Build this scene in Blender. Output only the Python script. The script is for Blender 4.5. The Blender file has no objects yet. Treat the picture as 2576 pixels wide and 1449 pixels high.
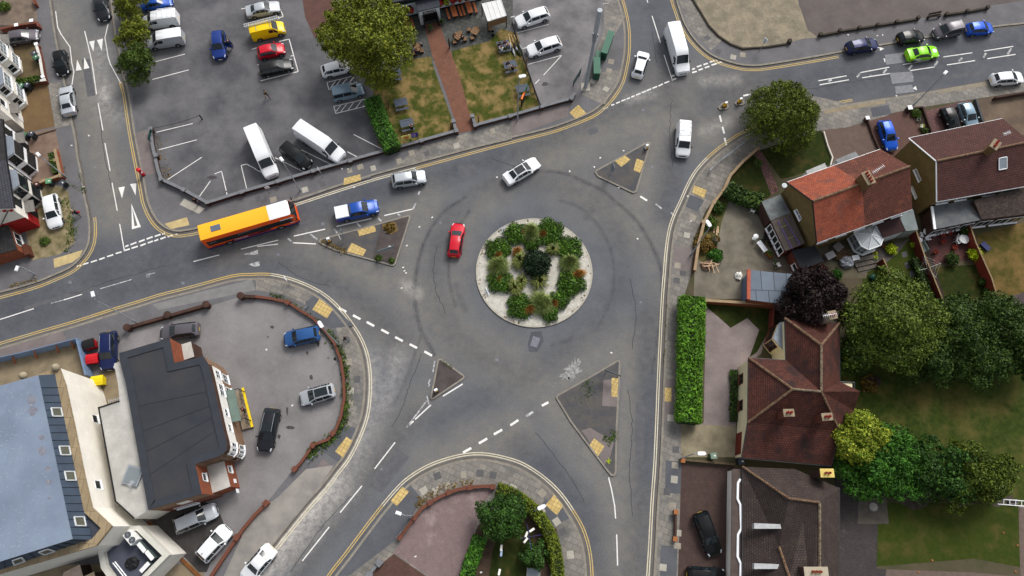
import bpy,math,random
import numpy as np
from mathutils import Vector,Matrix
random.seed(7);rng=np.random.default_rng(7)
SC=bpy.context.scene;COL=SC.collection
# ------------------------------------------------------------------ camera
F,CX,CY,HC=1803.0,1288.0,724.5,82.0
TILT,ROLL=math.radians(18.3),math.radians(1.9)
RC=Matrix.Rotation(TILT,3,'X')@Matrix.Rotation(ROLL,3,'Z')
cd=bpy.data.cameras.new('camera');cam=bpy.data.objects.new('camera',cd);COL.objects.link(cam)
cam.matrix_world=Matrix.Translation((0,0,HC))@RC.to_4x4()
cd.sensor_width=36;cd.lens=F/2576*36;cd.clip_end=3000;cd.clip_start=1
SC.camera=cam
EYE=Vector((0,0,HC))
def ray(p):return RC@Vector(((p[0]-CX)/F,-(p[1]-CY)/F,-1.0))
def G(p,z=0.0):
 d=ray(p);return EYE+d*((z-HC)/d.z)
def onplane(p,A,n):
 d=ray(p);return EYE+d*((A-EYE).dot(n)/d.dot(n))
def T(c,r,*pts):return [(c*644+x/3,r*483+y/3) for x,y in pts]
# ------------------------------------------------------------------ sky and sun
w=bpy.data.worlds.new("World");SC.world=w;w.use_nodes=True
nt=w.node_tree;sky=nt.nodes.new('ShaderNodeTexSky');sky.sky_type='NISHITA';sky.sun_disc=False
SE,SR=math.radians(46),math.radians(28)
sky.sun_elevation=SE;sky.sun_rotation=SR;sky.air_density=1.0;sky.dust_density=4.0
hs=nt.nodes.new('ShaderNodeHueSaturation');hs.inputs['Saturation'].default_value=0.3
nt.links.new(sky.outputs[0],hs.inputs['Color']);nt.links.new(hs.outputs[0],nt.nodes['Background'].inputs['Color'])
nt.nodes['Background'].inputs['Strength'].default_value=0.15
sd=bpy.data.lights.new('sun','SUN');sd.energy=1.7;sd.angle=math.radians(22);sd.color=(1,.965,.92)
so=bpy.data.objects.new('sun',sd);COL.objects.link(so);so.location=(0,0,60)
sv=Vector((math.sin(SR)*math.cos(SE),math.cos(SR)*math.cos(SE),math.sin(SE)))
so.rotation_euler=sv.to_track_quat('Z','Y').to_euler()
SC.view_settings.view_transform='Standard';SC.view_settings.look='None';SC.view_settings.exposure=0.2;SC.view_settings.gamma=1
# ------------------------------------------------------------------ materials
def lin(c):
 r=[]
 for v in c[:3]:
  v/=255;r.append(v/12.92 if v<=.04045 else ((v+.055)/1.055)**2.4)
 return tuple(r)+(1,)
MATS={}
def base(name):
 m=bpy.data.materials.new(name);m.use_nodes=True;n=m.node_tree
 return m,n,n.nodes['Principled BSDF']
def mixc(n,fac,a,b,mode='MIX'):
 x=n.nodes.new('ShaderNodeMix');x.data_type='RGBA';x.blend_type=mode
 for i,v in ((0,fac),(6,a),(7,b)):
  if hasattr(v,'is_linked') or hasattr(v,'links'):n.links.new(v,x.inputs[i])
  else:x.inputs[i].default_value=v
 return x.outputs[2]
def noise(n,scale,detail=4,rough=.6,vec=None):
 t=n.nodes.new('ShaderNodeTexNoise');t.inputs['Scale'].default_value=scale;t.inputs['Detail'].default_value=detail;t.inputs['Roughness'].default_value=rough
 if vec is None:
  g=n.nodes.new('ShaderNodeNewGeometry');vec=g.outputs['Position']
 n.links.new(vec,t.inputs['Vector']);return t.outputs['Fac']
def ramp(n,src,lo,hi):
 r=n.nodes.new('ShaderNodeMapRange');r.inputs[1].default_value=lo;r.inputs[2].default_value=hi;r.clamp=True
 n.links.new(src,r.inputs[0]);return r.outputs[0]
def sc(c,k):return tuple(min(1,v*k) for v in c[:3])+(1,)
def M(name,rgb,rough=.8,var=.12,scale=2.5,rgb2=None,spec=.3,metal=0,coat=0,fine=0.0,fscale=14):
 if name in MATS:return MATS[name]
 m,n,b=base(name);c=lin(rgb)
 if var or rgb2:
  a,d=(sc(c,1-var),sc(c,1+var)) if rgb2 is None else (c,lin(rgb2))
  f=ramp(n,noise(n,scale),.36,.64);o=mixc(n,f,a,d)
  if fine:
   o=mixc(n,ramp(n,noise(n,fscale,2),.3,.7),mixc(n,1.0,o,(1-fine,)*3+(1,),'MULTIPLY'),o)
  n.links.new(o,b.inputs['Base Color'])
 else:b.inputs['Base Color'].default_value=c
 b.inputs['Roughness'].default_value=rough;b.inputs['Specular IOR Level'].default_value=spec;b.inputs['Metallic'].default_value=metal
 if coat:b.inputs['Coat Weight'].default_value=coat;b.inputs['Coat Roughness'].default_value=.06
 MATS[name]=m;return m
def MT(name,c1,c2,mortar,bw,bh,rot=0,ms=.012,var=.3,stain=None,rough=.85,sscale=.5,lo=.45,hi=.7,offset=.5):
 """tiles, bricks and slabs: brick texture in metres on the face"""
 if name in MATS:return MATS[name]
 m,n,b=base(name)
 uv=n.nodes.new('ShaderNodeUVMap');mp=n.nodes.new('ShaderNodeMapping');mp.inputs['Rotation'].default_value[2]=math.radians(rot)
 n.links.new(uv.outputs[0],mp.inputs[0]);t=n.nodes.new('ShaderNodeTexBrick')
 n.links.new(mp.outputs[0],t.inputs['Vector']);t.offset=offset
 t.inputs['Color1'].default_value=lin(c1);t.inputs['Color2'].default_value=lin(c2);t.inputs['Mortar'].default_value=lin(mortar)
 t.inputs['Scale'].default_value=1;t.inputs['Mortar Size'].default_value=ms;t.inputs['Brick Width'].default_value=bw;t.inputs['Row Height'].default_value=bh
 t.inputs['Bias'].default_value=0
 f=ramp(n,noise(n,1.1,5),.3,.7);o=mixc(n,1.0,t.outputs[0],mixc(n,f,(1-var,)*3+(1,),(1,1,1,1)),'MULTIPLY')
 if stain:o=mixc(n,ramp(n,noise(n,sscale,6,.7),lo,hi),o,lin(stain))
 n.links.new(o,b.inputs['Base Color']);b.inputs['Roughness'].default_value=rough;b.inputs['Specular IOR Level'].default_value=.25
 MATS[name]=m;return m
def MLEAF(name,c1,c2,rough=.6):
 if name in MATS:return MATS[name]
 m,n,b=base(name);g=n.nodes.new('ShaderNodeNewGeometry')
 o=mixc(n,g.outputs['Random Per Island'],lin(c1),lin(c2))
 k=mixc(n,ramp(n,noise(n,.9,2),.38,.62),(.72,)*3+(1,),(1.2,1.2,1.1,1))
 o=mixc(n,1.0,o,k,'MULTIPLY')
 n.links.new(o,b.inputs['Base Color']);b.inputs['Roughness'].default_value=rough;b.inputs['Specular IOR Level'].default_value=.2
 MATS[name]=m;return m
def MGRASS(name,g1,g2,brown,lo=.5,hi=.62,s=.45):
 if name in MATS:return MATS[name]
 m,n,b=base(name)
 o=mixc(n,ramp(n,noise(n,1.7,5),.35,.65),lin(g1),lin(g2))
 o=mixc(n,ramp(n,noise(n,s,6,.65),lo,hi),o,lin(brown))
 o=mixc(n,ramp(n,noise(n,9,3),.3,.7),mixc(n,1.0,o,(.72,.72,.72,1),'MULTIPLY'),o)
 n.links.new(o,b.inputs['Base Color']);b.inputs['Roughness'].default_value=.95;b.inputs['Specular IOR Level'].default_value=.1
 MATS[name]=m;return m
def MPAINT(name,rgb,metal=.0,rough=.3):return M('paint_'+name,rgb,rough,0,spec=.3,metal=metal*.6,coat=.12)
GLASS=M('dark_glass',(26,34,38),.06,0,spec=.5)
GLASSL=M('pale_glass',(120,128,132),.1,0,spec=.6)
BLACK=M('black_plastic',(22,22,24),.6,.1);TYRE=M('tyre_rubber',(26,26,27),.85,.1)
RIM=M('alloy_rim',(140,142,145),.35,.05,metal=.6);RIMD=M('dark_rim',(50,50,53),.4,.05,metal=.5)
WHITE=M('white_plastic',(228,230,232),.5,.03);LAMPW=M('clear_lamp',(215,222,228),.12,.05,spec=.6);LAMPR=M('red_lamp',(150,14,22),.2,.1,spec=.6)
STEEL=M('galvanised_steel',(150,156,162),.45,.08,metal=.3);DSTEEL=M('dark_steel',(58,62,66),.5,.1)
WOOD=M('weathered_wood',(120,92,66),.8,.18,6);ORWOOD=M('orange_wood',(150,84,48),.7,.2,8);GWOOD=M('grey_painted_wood',(78,86,98),.7,.15,6);DWOOD=M('dark_wood',(52,40,32),.8,.2,6)
STONE=M('coping_stone',(120,122,126),.9,.12,3,fine=.2);KERBM=M('kerb_stone',(138,132,122),.9,.14,1.5,fine=.25)
LITTER=M('white_litter',(225,222,215),.8,.05)
BRICK=MT('red_brick',(128,62,44),(105,48,36),(120,95,80),.23,.075,ms=.008,var=.3)
OBRICK=MT('orange_brick',(150,74,44),(128,60,38),(130,100,78),.23,.075,ms=.008,var=.25)
DBRICK=MT('dark_brick',(82,52,42),(64,42,36),(80,70,62),.23,.075,ms=.008,var=.4)
TBRICK=MT('tan_brick',(150,118,92),(128,98,76),(120,105,90),.23,.075,ms=.008,var=.25)
RENDERW=M('white_render',(226,222,212),.85,.05,.8,fine=.06,fscale=3);CREAM=M('cream_render',(222,210,174),.85,.05,1)
TANW=M('pebbledash',(126,108,68),.95,.1,1.2,fine=.3,fscale=10)
# ------------------------------------------------------------------ mesh builder
def pip(x,y,poly):
 c=False;j=len(poly)-1
 for i in range(len(poly)):
  a,b=poly[i],poly[j]
  if (a[1]>y)!=(b[1]>y) and x<(b[0]-a[0])*(y-a[1])/(b[1]-a[1])+a[0]:c=not c
  j=i
 return c
def area2(p):return sum(p[i][0]*p[(i+1)%len(p)][1]-p[(i+1)%len(p)][0]*p[i][1] for i in range(len(p)))
XF={}
def finish(me,smooth):
 if smooth:
  me.polygons.foreach_set('use_smooth',[True]*len(me.polygons));me.set_sharp_from_angle(angle=math.radians(smooth))
def addobj(name,me,parent=None,loc=None,rz=0):
 o=bpy.data.objects.new(name,me);COL.objects.link(o)
 if parent:o.parent=parent
 if loc is not None:o.location=loc
 if rz:o.rotation_euler=(0,0,rz)
 return o
def tag(o,label=None,cat=None,group=None,kind=None):
 for k,v in (('label',label),('category',cat),('group',group),('kind',kind)):
  if v:o[k]=v
 return o
def thing(name,label,cat,loc,rz=0,group=None,obj=None):
 o=bpy.data.objects.new(name,None);COL.objects.link(o);o.empty_display_size=.3
 o.location=loc;o.rotation_euler=(0,0,rz);XF[o]=(Vector(loc),rz)
 return tag(o,label,cat,group)
class MB:
 def __init__(s):s.v=[];s.f=[];s.m=[]
 def add(s,vs,fs,mi=0):
  k=len(s.v);s.v+=[Vector(v) for v in vs];s.f+=[[i+k for i in f] for f in fs];s.m+=[mi]*len(fs);return s
 def prism(s,poly,z0,z1,mi=0,top=None,bottom=True):
  p=[(v[0],v[1]) for v in poly]
  if area2(p)<0:p=p[::-1]
  n=len(p);z0s=z0 if hasattr(z0,'__len__') else [z0]*n;z1s=z1 if hasattr(z1,'__len__') else [z1]*n
  vs=[(x,y,z0s[i]) for i,(x,y) in enumerate(p)]+[(x,y,z1s[i]) for i,(x,y) in enumerate(p)]
  s.add(vs,[[i,(i+1)%n,n+(i+1)%n,n+i] for i in range(n)]+([list(range(n))[::-1]] if bottom else []),mi)
  k=len(s.v)-2*n;s.f.append([k+n+i for i in range(n)]);s.m.append(mi if top is None else top);return s
 def box(s,c,sz,rz=0,mi=0,top=None,ry=0,rx=0):
  R=Matrix.Rotation(rz,3,'Z')@Matrix.Rotation(ry,3,'Y')@Matrix.Rotation(rx,3,'X');x,y,z=(v/2 for v in sz);c=Vector(c)
  vs=[c+R@Vector((a*x,b*y,d*z)) for d in (-1,1) for a,b in ((-1,-1),(1,-1),(1,1),(-1,1))]
  s.add(vs,[[0,3,2,1],[0,1,5,4],[1,2,6,5],[2,3,7,6],[3,0,4,7]],mi);k=len(s.v)-8
  s.f.append([k+4,k+5,k+6,k+7]);s.m.append(mi if top is None else top);return s
 def tube(s,pts,r,n=8,mi=0,cap=True):
  pts=[Vector(p) for p in pts];rs=r if hasattr(r,'__len__') else [r]*len(pts);k=len(s.v)
  for i,p in enumerate(pts):
   d=(pts[min(i+1,len(pts)-1)]-pts[max(i-1,0)]).normalized()
   u=d.orthogonal().normalized() if abs(d.z)<.99 else Vector((1,0,0));u=(u-d*u.dot(d)).normalized();v=d.cross(u)
   s.v+=[p+(u*math.cos(2*math.pi*j/n)+v*math.sin(2*math.pi*j/n))*rs[i] for j in range(n)]
  for i in range(len(pts)-1):
   for j in range(n):
    s.f.append([k+i*n+j,k+i*n+(j+1)%n,k+(i+1)*n+(j+1)%n,k+(i+1)*n+j]);s.m.append(mi)
  if cap:
   s.f.append([k+j for j in range(n)][::-1]);s.f.append([k+(len(pts)-1)*n+j for j in range(n)]);s.m+=[mi,mi]
  return s
 def lathe(s,c,prof,n=14,mi=0,axis='Z'):
  c=Vector(c);k=len(s.v)
  for r,z in prof:
   for j in range(n):
    a=2*math.pi*j/n;q=Vector((r*math.cos(a),r*math.sin(a),z))
    if axis=='Y':q=Vector((q.x,q.z,q.y))
    s.v.append(c+q)
  for i in range(len(prof)-1):
   for j in range(n):
    s.f.append([k+i*n+j,k+i*n+(j+1)%n,k+(i+1)*n+(j+1)%n,k+(i+1)*n+j]);s.m.append(mi)
  s.f.append([k+j for j in range(n)][::-1]);s.f.append([k+(len(prof)-1)*n+j for j in range(n)]);s.m+=[mi,mi];return s
 def slab(s,pts,th=.12,mi=0,side=None):
  pts=[Vector(p) for p in pts];n=len(pts);k=len(s.v)
  if area2([(p.x,p.y) for p in pts])<0:pts=pts[::-1]
  s.v+=pts+[p-Vector((0,0,th)) for p in pts]
  s.f.append([k+i for i in range(n)]);s.m.append(mi)
  s.f.append([k+n+i for i in range(n)][::-1]);s.m.append(mi if side is None else side)
  for i in range(n):s.f.append([k+(i+1)%n,k+i,k+n+i,k+n+(i+1)%n]);s.m.append(mi if side is None else side)
  return s
 def strip(s,pl,wd,z0,z1,mi=0,top=None,side=0,closed=False):
  """solid band along a polyline; side 0 centred, +1/-1 to one side"""
  a=offset(pl,wd/2 if side==0 else 0,closed);b=offset(pl,-wd/2 if side==0 else wd*side,closed)
  n=len(pl);rngi=range(n if closed else n-1)
  for i in rngi:
   j=(i+1)%n;q=[a[i],a[j],b[j],b[i]];s.prism(q,z0,z1,mi,top)
  return s
 def ball(s,c,r,mi=0,n=10,m=6):
  r=r if hasattr(r,'__len__') else (r,r,r);c=Vector(c);k=len(s.v)
  for i in range(m+1):
   t=math.pi*i/m
   for j in range(n):
    a=2*math.pi*j/n;s.v.append(c+Vector((r[0]*math.sin(t)*math.cos(a),r[1]*math.sin(t)*math.sin(a),-r[2]*math.cos(t))))
  for i in range(m):
   for j in range(n):s.f.append([k+i*n+j,k+i*n+(j+1)%n,k+(i+1)*n+(j+1)%n,k+(i+1)*n+j]);s.m.append(mi)
  return s
 def build(s,name,mats,parent=None,smooth=0,world=False,loc=None):
  mats=mats if isinstance(mats,(list,tuple)) else [mats]
  vs=s.v
  if world and parent is not None:
   l,rz=XF[parent];R=Matrix.Rotation(-rz,3,'Z');vs=[R@(v-l) for v in vs]
  if loc is not None:L=Vector(loc);vs=[v-L for v in vs]
  me=bpy.data.meshes.new(name);me.from_pydata([tuple(v) for v in vs],[],s.f)
  for m in mats:me.materials.append(m)
  me.polygons.foreach_set('material_index',s.m)
  uv=me.uv_layers.new(name='UVMap');out=[]
  W=s.v
  for f in s.f:
   nrm=Vector((0,0,0))
   for i in range(len(f)):
    a,b=W[f[i]],W[f[(i+1)%len(f)]];nrm+=Vector(((a.y-b.y)*(a.z+b.z),(a.z-b.z)*(a.x+b.x),(a.x-b.x)*(a.y+b.y)))
   if nrm.length>1e-12:nrm.normalize()
   h=math.hypot(nrm.x,nrm.y)
   if h<.1:u,v=Vector((1,0,0)),Vector((0,1,0))
   else:u=Vector((-nrm.y/h,nrm.x/h,0));v=nrm.cross(u)
   for i in f:out+=[W[i].dot(u),W[i].dot(v)]
  uv.data.foreach_set('uv',out)
  me.validate();finish(me,smooth)
  return addobj(name,me,parent,loc)
def offset(pl,d,closed=False):
 n=len(pl);r=[]
 for i in range(n):
  a=pl[i-1] if (i or closed) else None;b=pl[(i+1)%n] if (i<n-1 or closed) else None;p=pl[i]
  ds=[]
  if a is not None:ds.append(Vector((p[0]-a[0],p[1]-a[1])).normalized())
  if b is not None:ds.append(Vector((b[0]-p[0],b[1]-p[1])).normalized())
  t=sum(ds,Vector((0,0)))
  t=t.normalized() if t.length>1e-6 else ds[0]
  k=d/max(.5,t.dot(ds[0]));r.append((p[0]-t.y*k,p[1]+t.x*k))
 return r
def smoothline(pl,k=3):
 """Catmull-Rom through the points"""
 P=[Vector((p[0],p[1])) for p in pl];out=[]
 for i in range(len(P)-1):
  p0,p1,p2,p3=P[max(i-1,0)],P[i],P[i+1],P[min(i+2,len(P)-1)]
  for j in range(k):
   t=j/k;out.append(.5*((2*p1)+(p2-p0)*t+(2*p0-5*p1+4*p2-p3)*t*t+(3*p1-p0-3*p2+p3)*t**3))
 return [tuple(v) for v in out]+[tuple(P[-1])]
def WP(pts,z=0):return [(lambda v:(v.x,v.y))(G(p,z)) for p in pts]
AREAS=[];NA=[0]
def gz(x,y):return max([0.0]+[z for poly,z in AREAS if pip(x,y,poly)])
def area(name,pts,mat,z,z0=None,world=False,reg=True,solid=True):
 """a patch of ground whose top lies at height z"""
 NA[0]+=1;z+=.0003*(NA[0]%12);p=pts if world else WP(pts,z);mb=MB()
 mb.prism(p,(z-.2 if z0 is None else z0),z)
 if reg:AREAS.append((p,z))
 return tag(mb.build(name,mat),kind='structure')
def leafmesh(name,mat,cen,out,size,parent=None,loc=None,flat=.8,aspect=.6):
 n=len(cen);nr=out*flat+rng.normal(size=(n,3))*.55;nr/=np.linalg.norm(nr,axis=1)[:,None]
 t=np.cross(nr,rng.normal(size=(n,3)));t/=np.linalg.norm(t,axis=1)[:,None];b=np.cross(nr,t)
 s=(size*rng.lognormal(-.08,.38,n).clip(.4,2.1))[:,None]
 v=np.stack([cen+t*s,cen+b*s*aspect,cen-t*s,cen-b*s*aspect],1).reshape(-1,3)
 if loc is not None:v=v-np.array(loc)
 me=bpy.data.meshes.new(name);me.vertices.add(4*n);me.vertices.foreach_set('co',v.ravel().astype(np.float32))
 me.loops.add(4*n);me.loops.foreach_set('vertex_index',np.arange(4*n,dtype=np.int32))
 me.polygons.add(n);me.polygons.foreach_set('loop_start',np.arange(0,4*n,4,dtype=np.int32))
 me.update(calc_edges=True);me.materials.append(mat);me.validate()
 return addobj(name,me,parent,None)
def blob_pts(n,lumps,shell=.5):
 """points in the outer shells of a set of ellipsoid lumps [(cx,cy,cz,rx,ry,rz)]"""
 L=np.array(lumps);wgt=(L[:,3]*L[:,4]+L[:,3]*L[:,5]);k=rng.choice(len(L),n,p=wgt/wgt.sum())
 d=rng.normal(size=(n,3));d/=np.linalg.norm(d,axis=1)[:,None];d[:,2]=np.where(d[:,2]<-.35,-d[:,2],d[:,2])
 rad=(shell+(1-shell)*rng.random(n)**.6)*rng.uniform(.88,1.1,n)
 return L[k,:3]+d*L[k,3:6]*rad[:,None],d
def textmesh(name,s,size,mat,parent,M4,th=.004):
 cu=bpy.data.curves.new(name,'FONT');cu.body=s;cu.size=size;cu.align_x='CENTER';cu.align_y='CENTER';cu.extrude=th
 o=bpy.data.objects.new(name,cu);COL.objects.link(o);dg=bpy.context.evaluated_depsgraph_get()
 me=bpy.data.meshes.new_from_object(o.evaluated_get(dg));bpy.data.objects.remove(o);bpy.data.curves.remove(cu)
 me.materials.clear();me.materials.append(mat);me.transform(M4);me.name=name
 return addobj(name,me,parent)
 # ------------------------------------------------------------------ ground
PATCH=.0045
gm=MB();gm.add([(-1500,-1500,-.3),(1500,-1500,-.3),(1500,1500,-.3),(-1500,1500,-.3)],[[0,1,2,3]])
tag(gm.build('ground',M('far_ground',(86,88,82),.95,.3,.02,rgb2=(70,82,56))),kind='structure')
def segdist(X,Y,pl):
 d=np.full(X.shape,1e9)
 for (ax,ay),(bx,by) in zip(pl[:-1],pl[1:]):
  dx,dy=bx-ax,by-ay;t=np.clip(((X-ax)*dx+(Y-ay)*dy)/(dx*dx+dy*dy+1e-9),0,1)
  d=np.minimum(d,np.hypot(X-ax-t*dx,Y-ay-t*dy))
 return d
def stained_road():
 st=.26;xs=np.arange(-86,90,st);ys=np.arange(-16,84,st);X,Y=np.meshgrid(xs,ys)
 A={'dust':np.zeros(X.shape),'dark':np.zeros(X.shape),'chalk':np.zeros(X.shape)}
 S=[('dust',6,.8,[(1380,400),(1500,335),(1640,300),(1700,260)]),('dust',4,.8,[(1650,340),(1620,430),(1590,560)]),('dust',5,.7,[(1440,470),(1560,540),(1640,600)]),('dust',2.6,.8,[(560,640),(700,610),(800,588),(1040,522)]),('dust',4,.8,[(780,620),(900,680),(1040,725),(1090,760)]),('dust',4,.7,[(1075,500),(1045,600),(1020,700),(1030,780)]),('dust',4,.6,[(880,770),(1000,850),(1110,890)]),('dust',5,.7,[(1060,760),(1150,850),(1250,900),(1340,960),(1410,990),(1470,930),(1570,880)]),('dust',4,.8,[(1395,1010),(1530,1195),(1570,1320),(1575,1480)]),('dust',2.4,.8,[(1580,880),(1575,1050),(1568,1250)]),('dust',4,.8,[(1300,1080),(1180,1130),(1090,1170)]),('dust',5,.8,[(1700,330),(1800,325),(1850,300)]),('dust',5,.6,[(1640,215),(1790,200),(1880,220)]),('dust',4,.5,[(1560,240),(1640,230)]),('dust',4,.9,[(150,20),(190,130),(230,280),(270,420),(290,540)]),('dust',5,.5,[(250,0),(260,120),(290,240)]),('dust',3,.5,[(1600,560),(1660,700),(1650,900)]),('dust',3.5,.55,[(1060,1000),(960,1130),(860,1240),(740,1390)]),('dust',3.2,.6,[(1200,900),(1150,790),(1140,680),(1170,560),(1260,480)]),('chalk',3.4,.34,[(925,930),(915,1030),(880,1130),(800,1250)]),('chalk',3.6,.62,[(830,1215),(740,1320),(660,1420),(590,1500)]),('chalk',2.0,.25,[(1000,900),(960,1020)]),('chalk',1.5,.5,[(262,225),(264,250)]),('chalk',2.6,.22,[(250,130),(262,240),(290,290)]),('chalk',1.2,.28,[(1585,250),(1640,235)]),('chalk',1.2,.22,[(1770,330),(1830,305)]),('chalk',1.3,.25,[(1770,205),(1850,200)]),('chalk',1.0,.35,[(1020,715),(1050,740)]),('dark',.32,.95,[(1355,430),(1421,437),(1475,460),(1521,483),(1555,513),(1590,543),(1625,590),(1650,640),(1665,690),(1667,760),(1655,850),(1640,940)]),('dark',.32,.95,[(1170,497),(1117,533),(1080,583),(1057,640),(1046,697),(1042,737),(1049,793),(1061,837),(1078,866),(1092,893)]),('dark',.32,.7,[(1410,505),(1455,520),(1495,555),(1530,610),(1545,680),(1535,760),(1500,830)]),('dark',.3,.8,[(1180,530),(1140,600),(1128,690),(1145,770)]),('dark',.25,.6,[(1061,837),(1040,900),(1016,966),(990,1020)]),('dark',.5,.5,[(1146,715),(1160,760),(1170,780)]),('dark',.5,.7,[(1390,868),(1420,860),(1442,845)]),('dark',.7,.7,[(1478,545),(1490,530)]),('dark',2.2,.35,[(1100,1060),(1250,980),(1400,900),(1540,760),(1570,640),(1500,510),(1350,455),(1200,480),(1110,590),(1090,720),(1150,850),(1280,930)]),('dark',5.5,.55,[(-40,800),(240,700),(480,640),(700,570),(900,500)]),('dark',5,.55,[(2700,90),(2300,175),(2000,215),(1800,240)]),('dark',4,.4,[(1640,-20),(1665,120),(1680,230)]),('dark',2.4,.5,[(0,790),(240,700),(480,620),(720,545),(960,480),(1250,400),(1500,300),(1640,240)]),('dark',2.2,.5,[(-20,840),(250,750),(500,680),(660,650),(800,690),(920,770),(1000,850)]),('dark',2.2,.5,[(1640,20),(1670,160),(1690,260)]),('dark',2.0,.5,[(1730,300),(1690,420),(1670,540)]),('dark',2.2,.5,[(1630,800),(1625,1000),(1615,1200),(1600,1450)]),('dark',2.2,.45,[(1300,1120),(1400,1200),(1480,1310),(1510,1450)]),('dark',2.4,.4,[(2576,150),(2300,210),(2000,240),(1850,250)]),('dark',2.4,.35,[(2576,90),(2200,160),(1950,195)]),('dark',2.2,.45,[(1040,1050),(900,1230),(740,1440)])]
 for k,wd,a,pl in S:
  d=segdist(X,Y,WP(smoothline(pl,4)));A[k]=np.maximum(A[k],a*np.clip(1.15-d/wd,0,1)**(1.0 if k!='chalk' else 1.4))
 me=bpy.data.meshes.new('road');ny,nx=X.shape;n=nx*ny
 co=np.stack([X,Y,np.zeros(X.shape)],-1).reshape(-1);me.vertices.add(n);me.vertices.foreach_set('co',co.astype(np.float32))
 i=(np.arange(ny-1)[:,None]*nx+np.arange(nx-1)[None]).ravel();q=np.stack([i,i+1,i+nx+1,i+nx],1).astype(np.int32)
 me.loops.add(q.size);me.loops.foreach_set('vertex_index',q.ravel());me.polygons.add(len(q));me.polygons.foreach_set('loop_start',np.arange(0,q.size,4,dtype=np.int32));me.update(calc_edges=True)
 at=me.attributes.new('wear','FLOAT_COLOR','POINT');at.data.foreach_set('color',np.stack([A['dust'],A['dark'],A['chalk'],np.ones(X.shape)],-1).ravel().astype(np.float32))
 m,nn,b=base('worn_asphalt');a=nn.nodes.new('ShaderNodeAttribute');a.attribute_name='wear';sp=nn.nodes.new('ShaderNodeSeparateColor');nn.links.new(a.outputs['Color'],sp.inputs[0])
 def mul(x,y,k=1.0):
  q=nn.nodes.new('ShaderNodeMath');q.operation='MULTIPLY'
  for j,v in enumerate((x,y)):
   if isinstance(v,(int,float)):q.inputs[j].default_value=v
   else:nn.links.new(v,q.inputs[j])
  q.use_clamp=True;return q.outputs[0]
 o=mixc(nn,ramp(nn,noise(nn,.25,6),.35,.65),lin((88,91,97)),lin((101,103,107)))
 o=mixc(nn,mul(sp.outputs[0],ramp(nn,noise(nn,.8,6,.7),.1,.6)),o,lin((121,117,110)))
 o=mixc(nn,mul(sp.outputs[1],ramp(nn,noise(nn,1.2,5),.1,.7)),o,lin((60,61,67)))
 o=mixc(nn,mul(sp.outputs[2],ramp(nn,noise(nn,1.6,8,.75),.3,.62)),o,lin((214,208,200)))
 o=mixc(nn,ramp(nn,noise(nn,5.5,3,.8),.32,.68),mixc(nn,1.0,o,(.84,.84,.84,1),'MULTIPLY'),mixc(nn,1.0,o,(1.1,1.1,1.1,1),'MULTIPLY'))
 nn.links.new(o,b.inputs['Base Color']);b.inputs['Roughness'].default_value=.92;b.inputs['Specular IOR Level'].default_value=.2
 me.materials.append(m);tag(addobj('road',me),kind='structure')
stained_road()
SLAB=MT('pavement_slabs',(142,137,129),(120,116,110),(92,88,82),.85,.62,rot=22,ms=.02,var=.22,stain=(96,95,94),lo=.5,hi=.66,sscale=.25)
PASPH=M('pavement_asphalt',(104,103,105),.92,.1,.5,fine=.16,fscale=6);PASPHR=M('pavement_asphalt_reddish',(120,111,109),.92,.1,.5,fine=.16,fscale=6)
PDARK=M('pavement_asphalt_dark',(88,90,95),.92,.1,.5,fine=.16,fscale=6)
SLABL=M('pale_slab',(168,163,152),.9,.1,1,fine=.15)
K={'K1':[(128,0),(140,83),(147,120),(160,187),(173,253),(182,302),(192,350),(197,393),(205,430),(214,490),(222,525),(227,560),(227,595),(222,619),(211,640),(190,664),(166,680),(125,698),(92,711),(45,725),(0,737),(-60,755)],'K2':[(277,0),(283,50),(290,100),(298,133),(307,187),(320,233),(333,320),(348,400),(358,450),(364,483),(370,510),(383,540),(400,563),(423,578),(447,583),(473,580),(497,575),(620,541),(730,508),(857,467),(944,440),(1044,413),(1154,383),(1288,347),(1338,335),(1401,318),(1481,287),(1515,263),(1541,233),(1558,203),(1566,173),(1573,133),(1574,83),(1568,40),(1556,-5)],'K3':[(1690,-40),(1700,0),(1708,25),(1721,60),(1745,98),(1778,131),(1811,149),(1855,162),(1888,166),(1932,163),(2060,142),(2129,129),(2209,116),(2259,107),(2332,95),(2504,68),(2576,60),(2700,40)],'K4':[(2700,175),(2576,196),(2489,208),(2359,227),(2232,247),(2149,259),(2072,274),(1990,293),(1920,318),(1875,340),(1855,351),(1818,377),(1788,403),(1761,433),(1741,467),(1722,510),(1706,545),(1694,583),(1687,633),(1683,683),(1678,750),(1673,850),(1668,966),(1665,1049),(1660,1166),(1653,1266),(1648,1366),(1643,1449),(1640,1500)],'K5':[(815,1490),(841,1449),(877,1403),(927,1336),(971,1279),(1007,1237),(1034,1212),(1077,1185),(1127,1166),(1177,1155),(1227,1155),(1288,1169),(1325,1186),(1365,1214),(1401,1249),(1431,1291),(1455,1333),(1469,1376),(1475,1416),(1477,1449),(1480,1500)],'K6':[(-60,892),(0,874),(100,844),(187,819),(287,787),(353,767),(400,752),(483,731),(583,704),(630,700),(677,700),(727,711),(777,731),(817,756),(851,789),(877,823),(897,855),(911,890),(918,928),(920,966),(917,1016),(909,1056),(891,1103),(867,1149),(841,1183),(811,1223),(761,1279),(691,1366),(640,1430),(590,1500)]}
CL={'K1':[(-200,760),(-300,-100),(110,-100)],'K2':[(1540,-90),(262,-90)],'K3':[(2800,-120),(1670,-120)],'K4':[(1640,1600),(2900,1600),(2900,100)],'K5':[(1480,1560),(790,1560)],'K6':[(560,1560),(-120,1560)]}
KW={}
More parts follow.
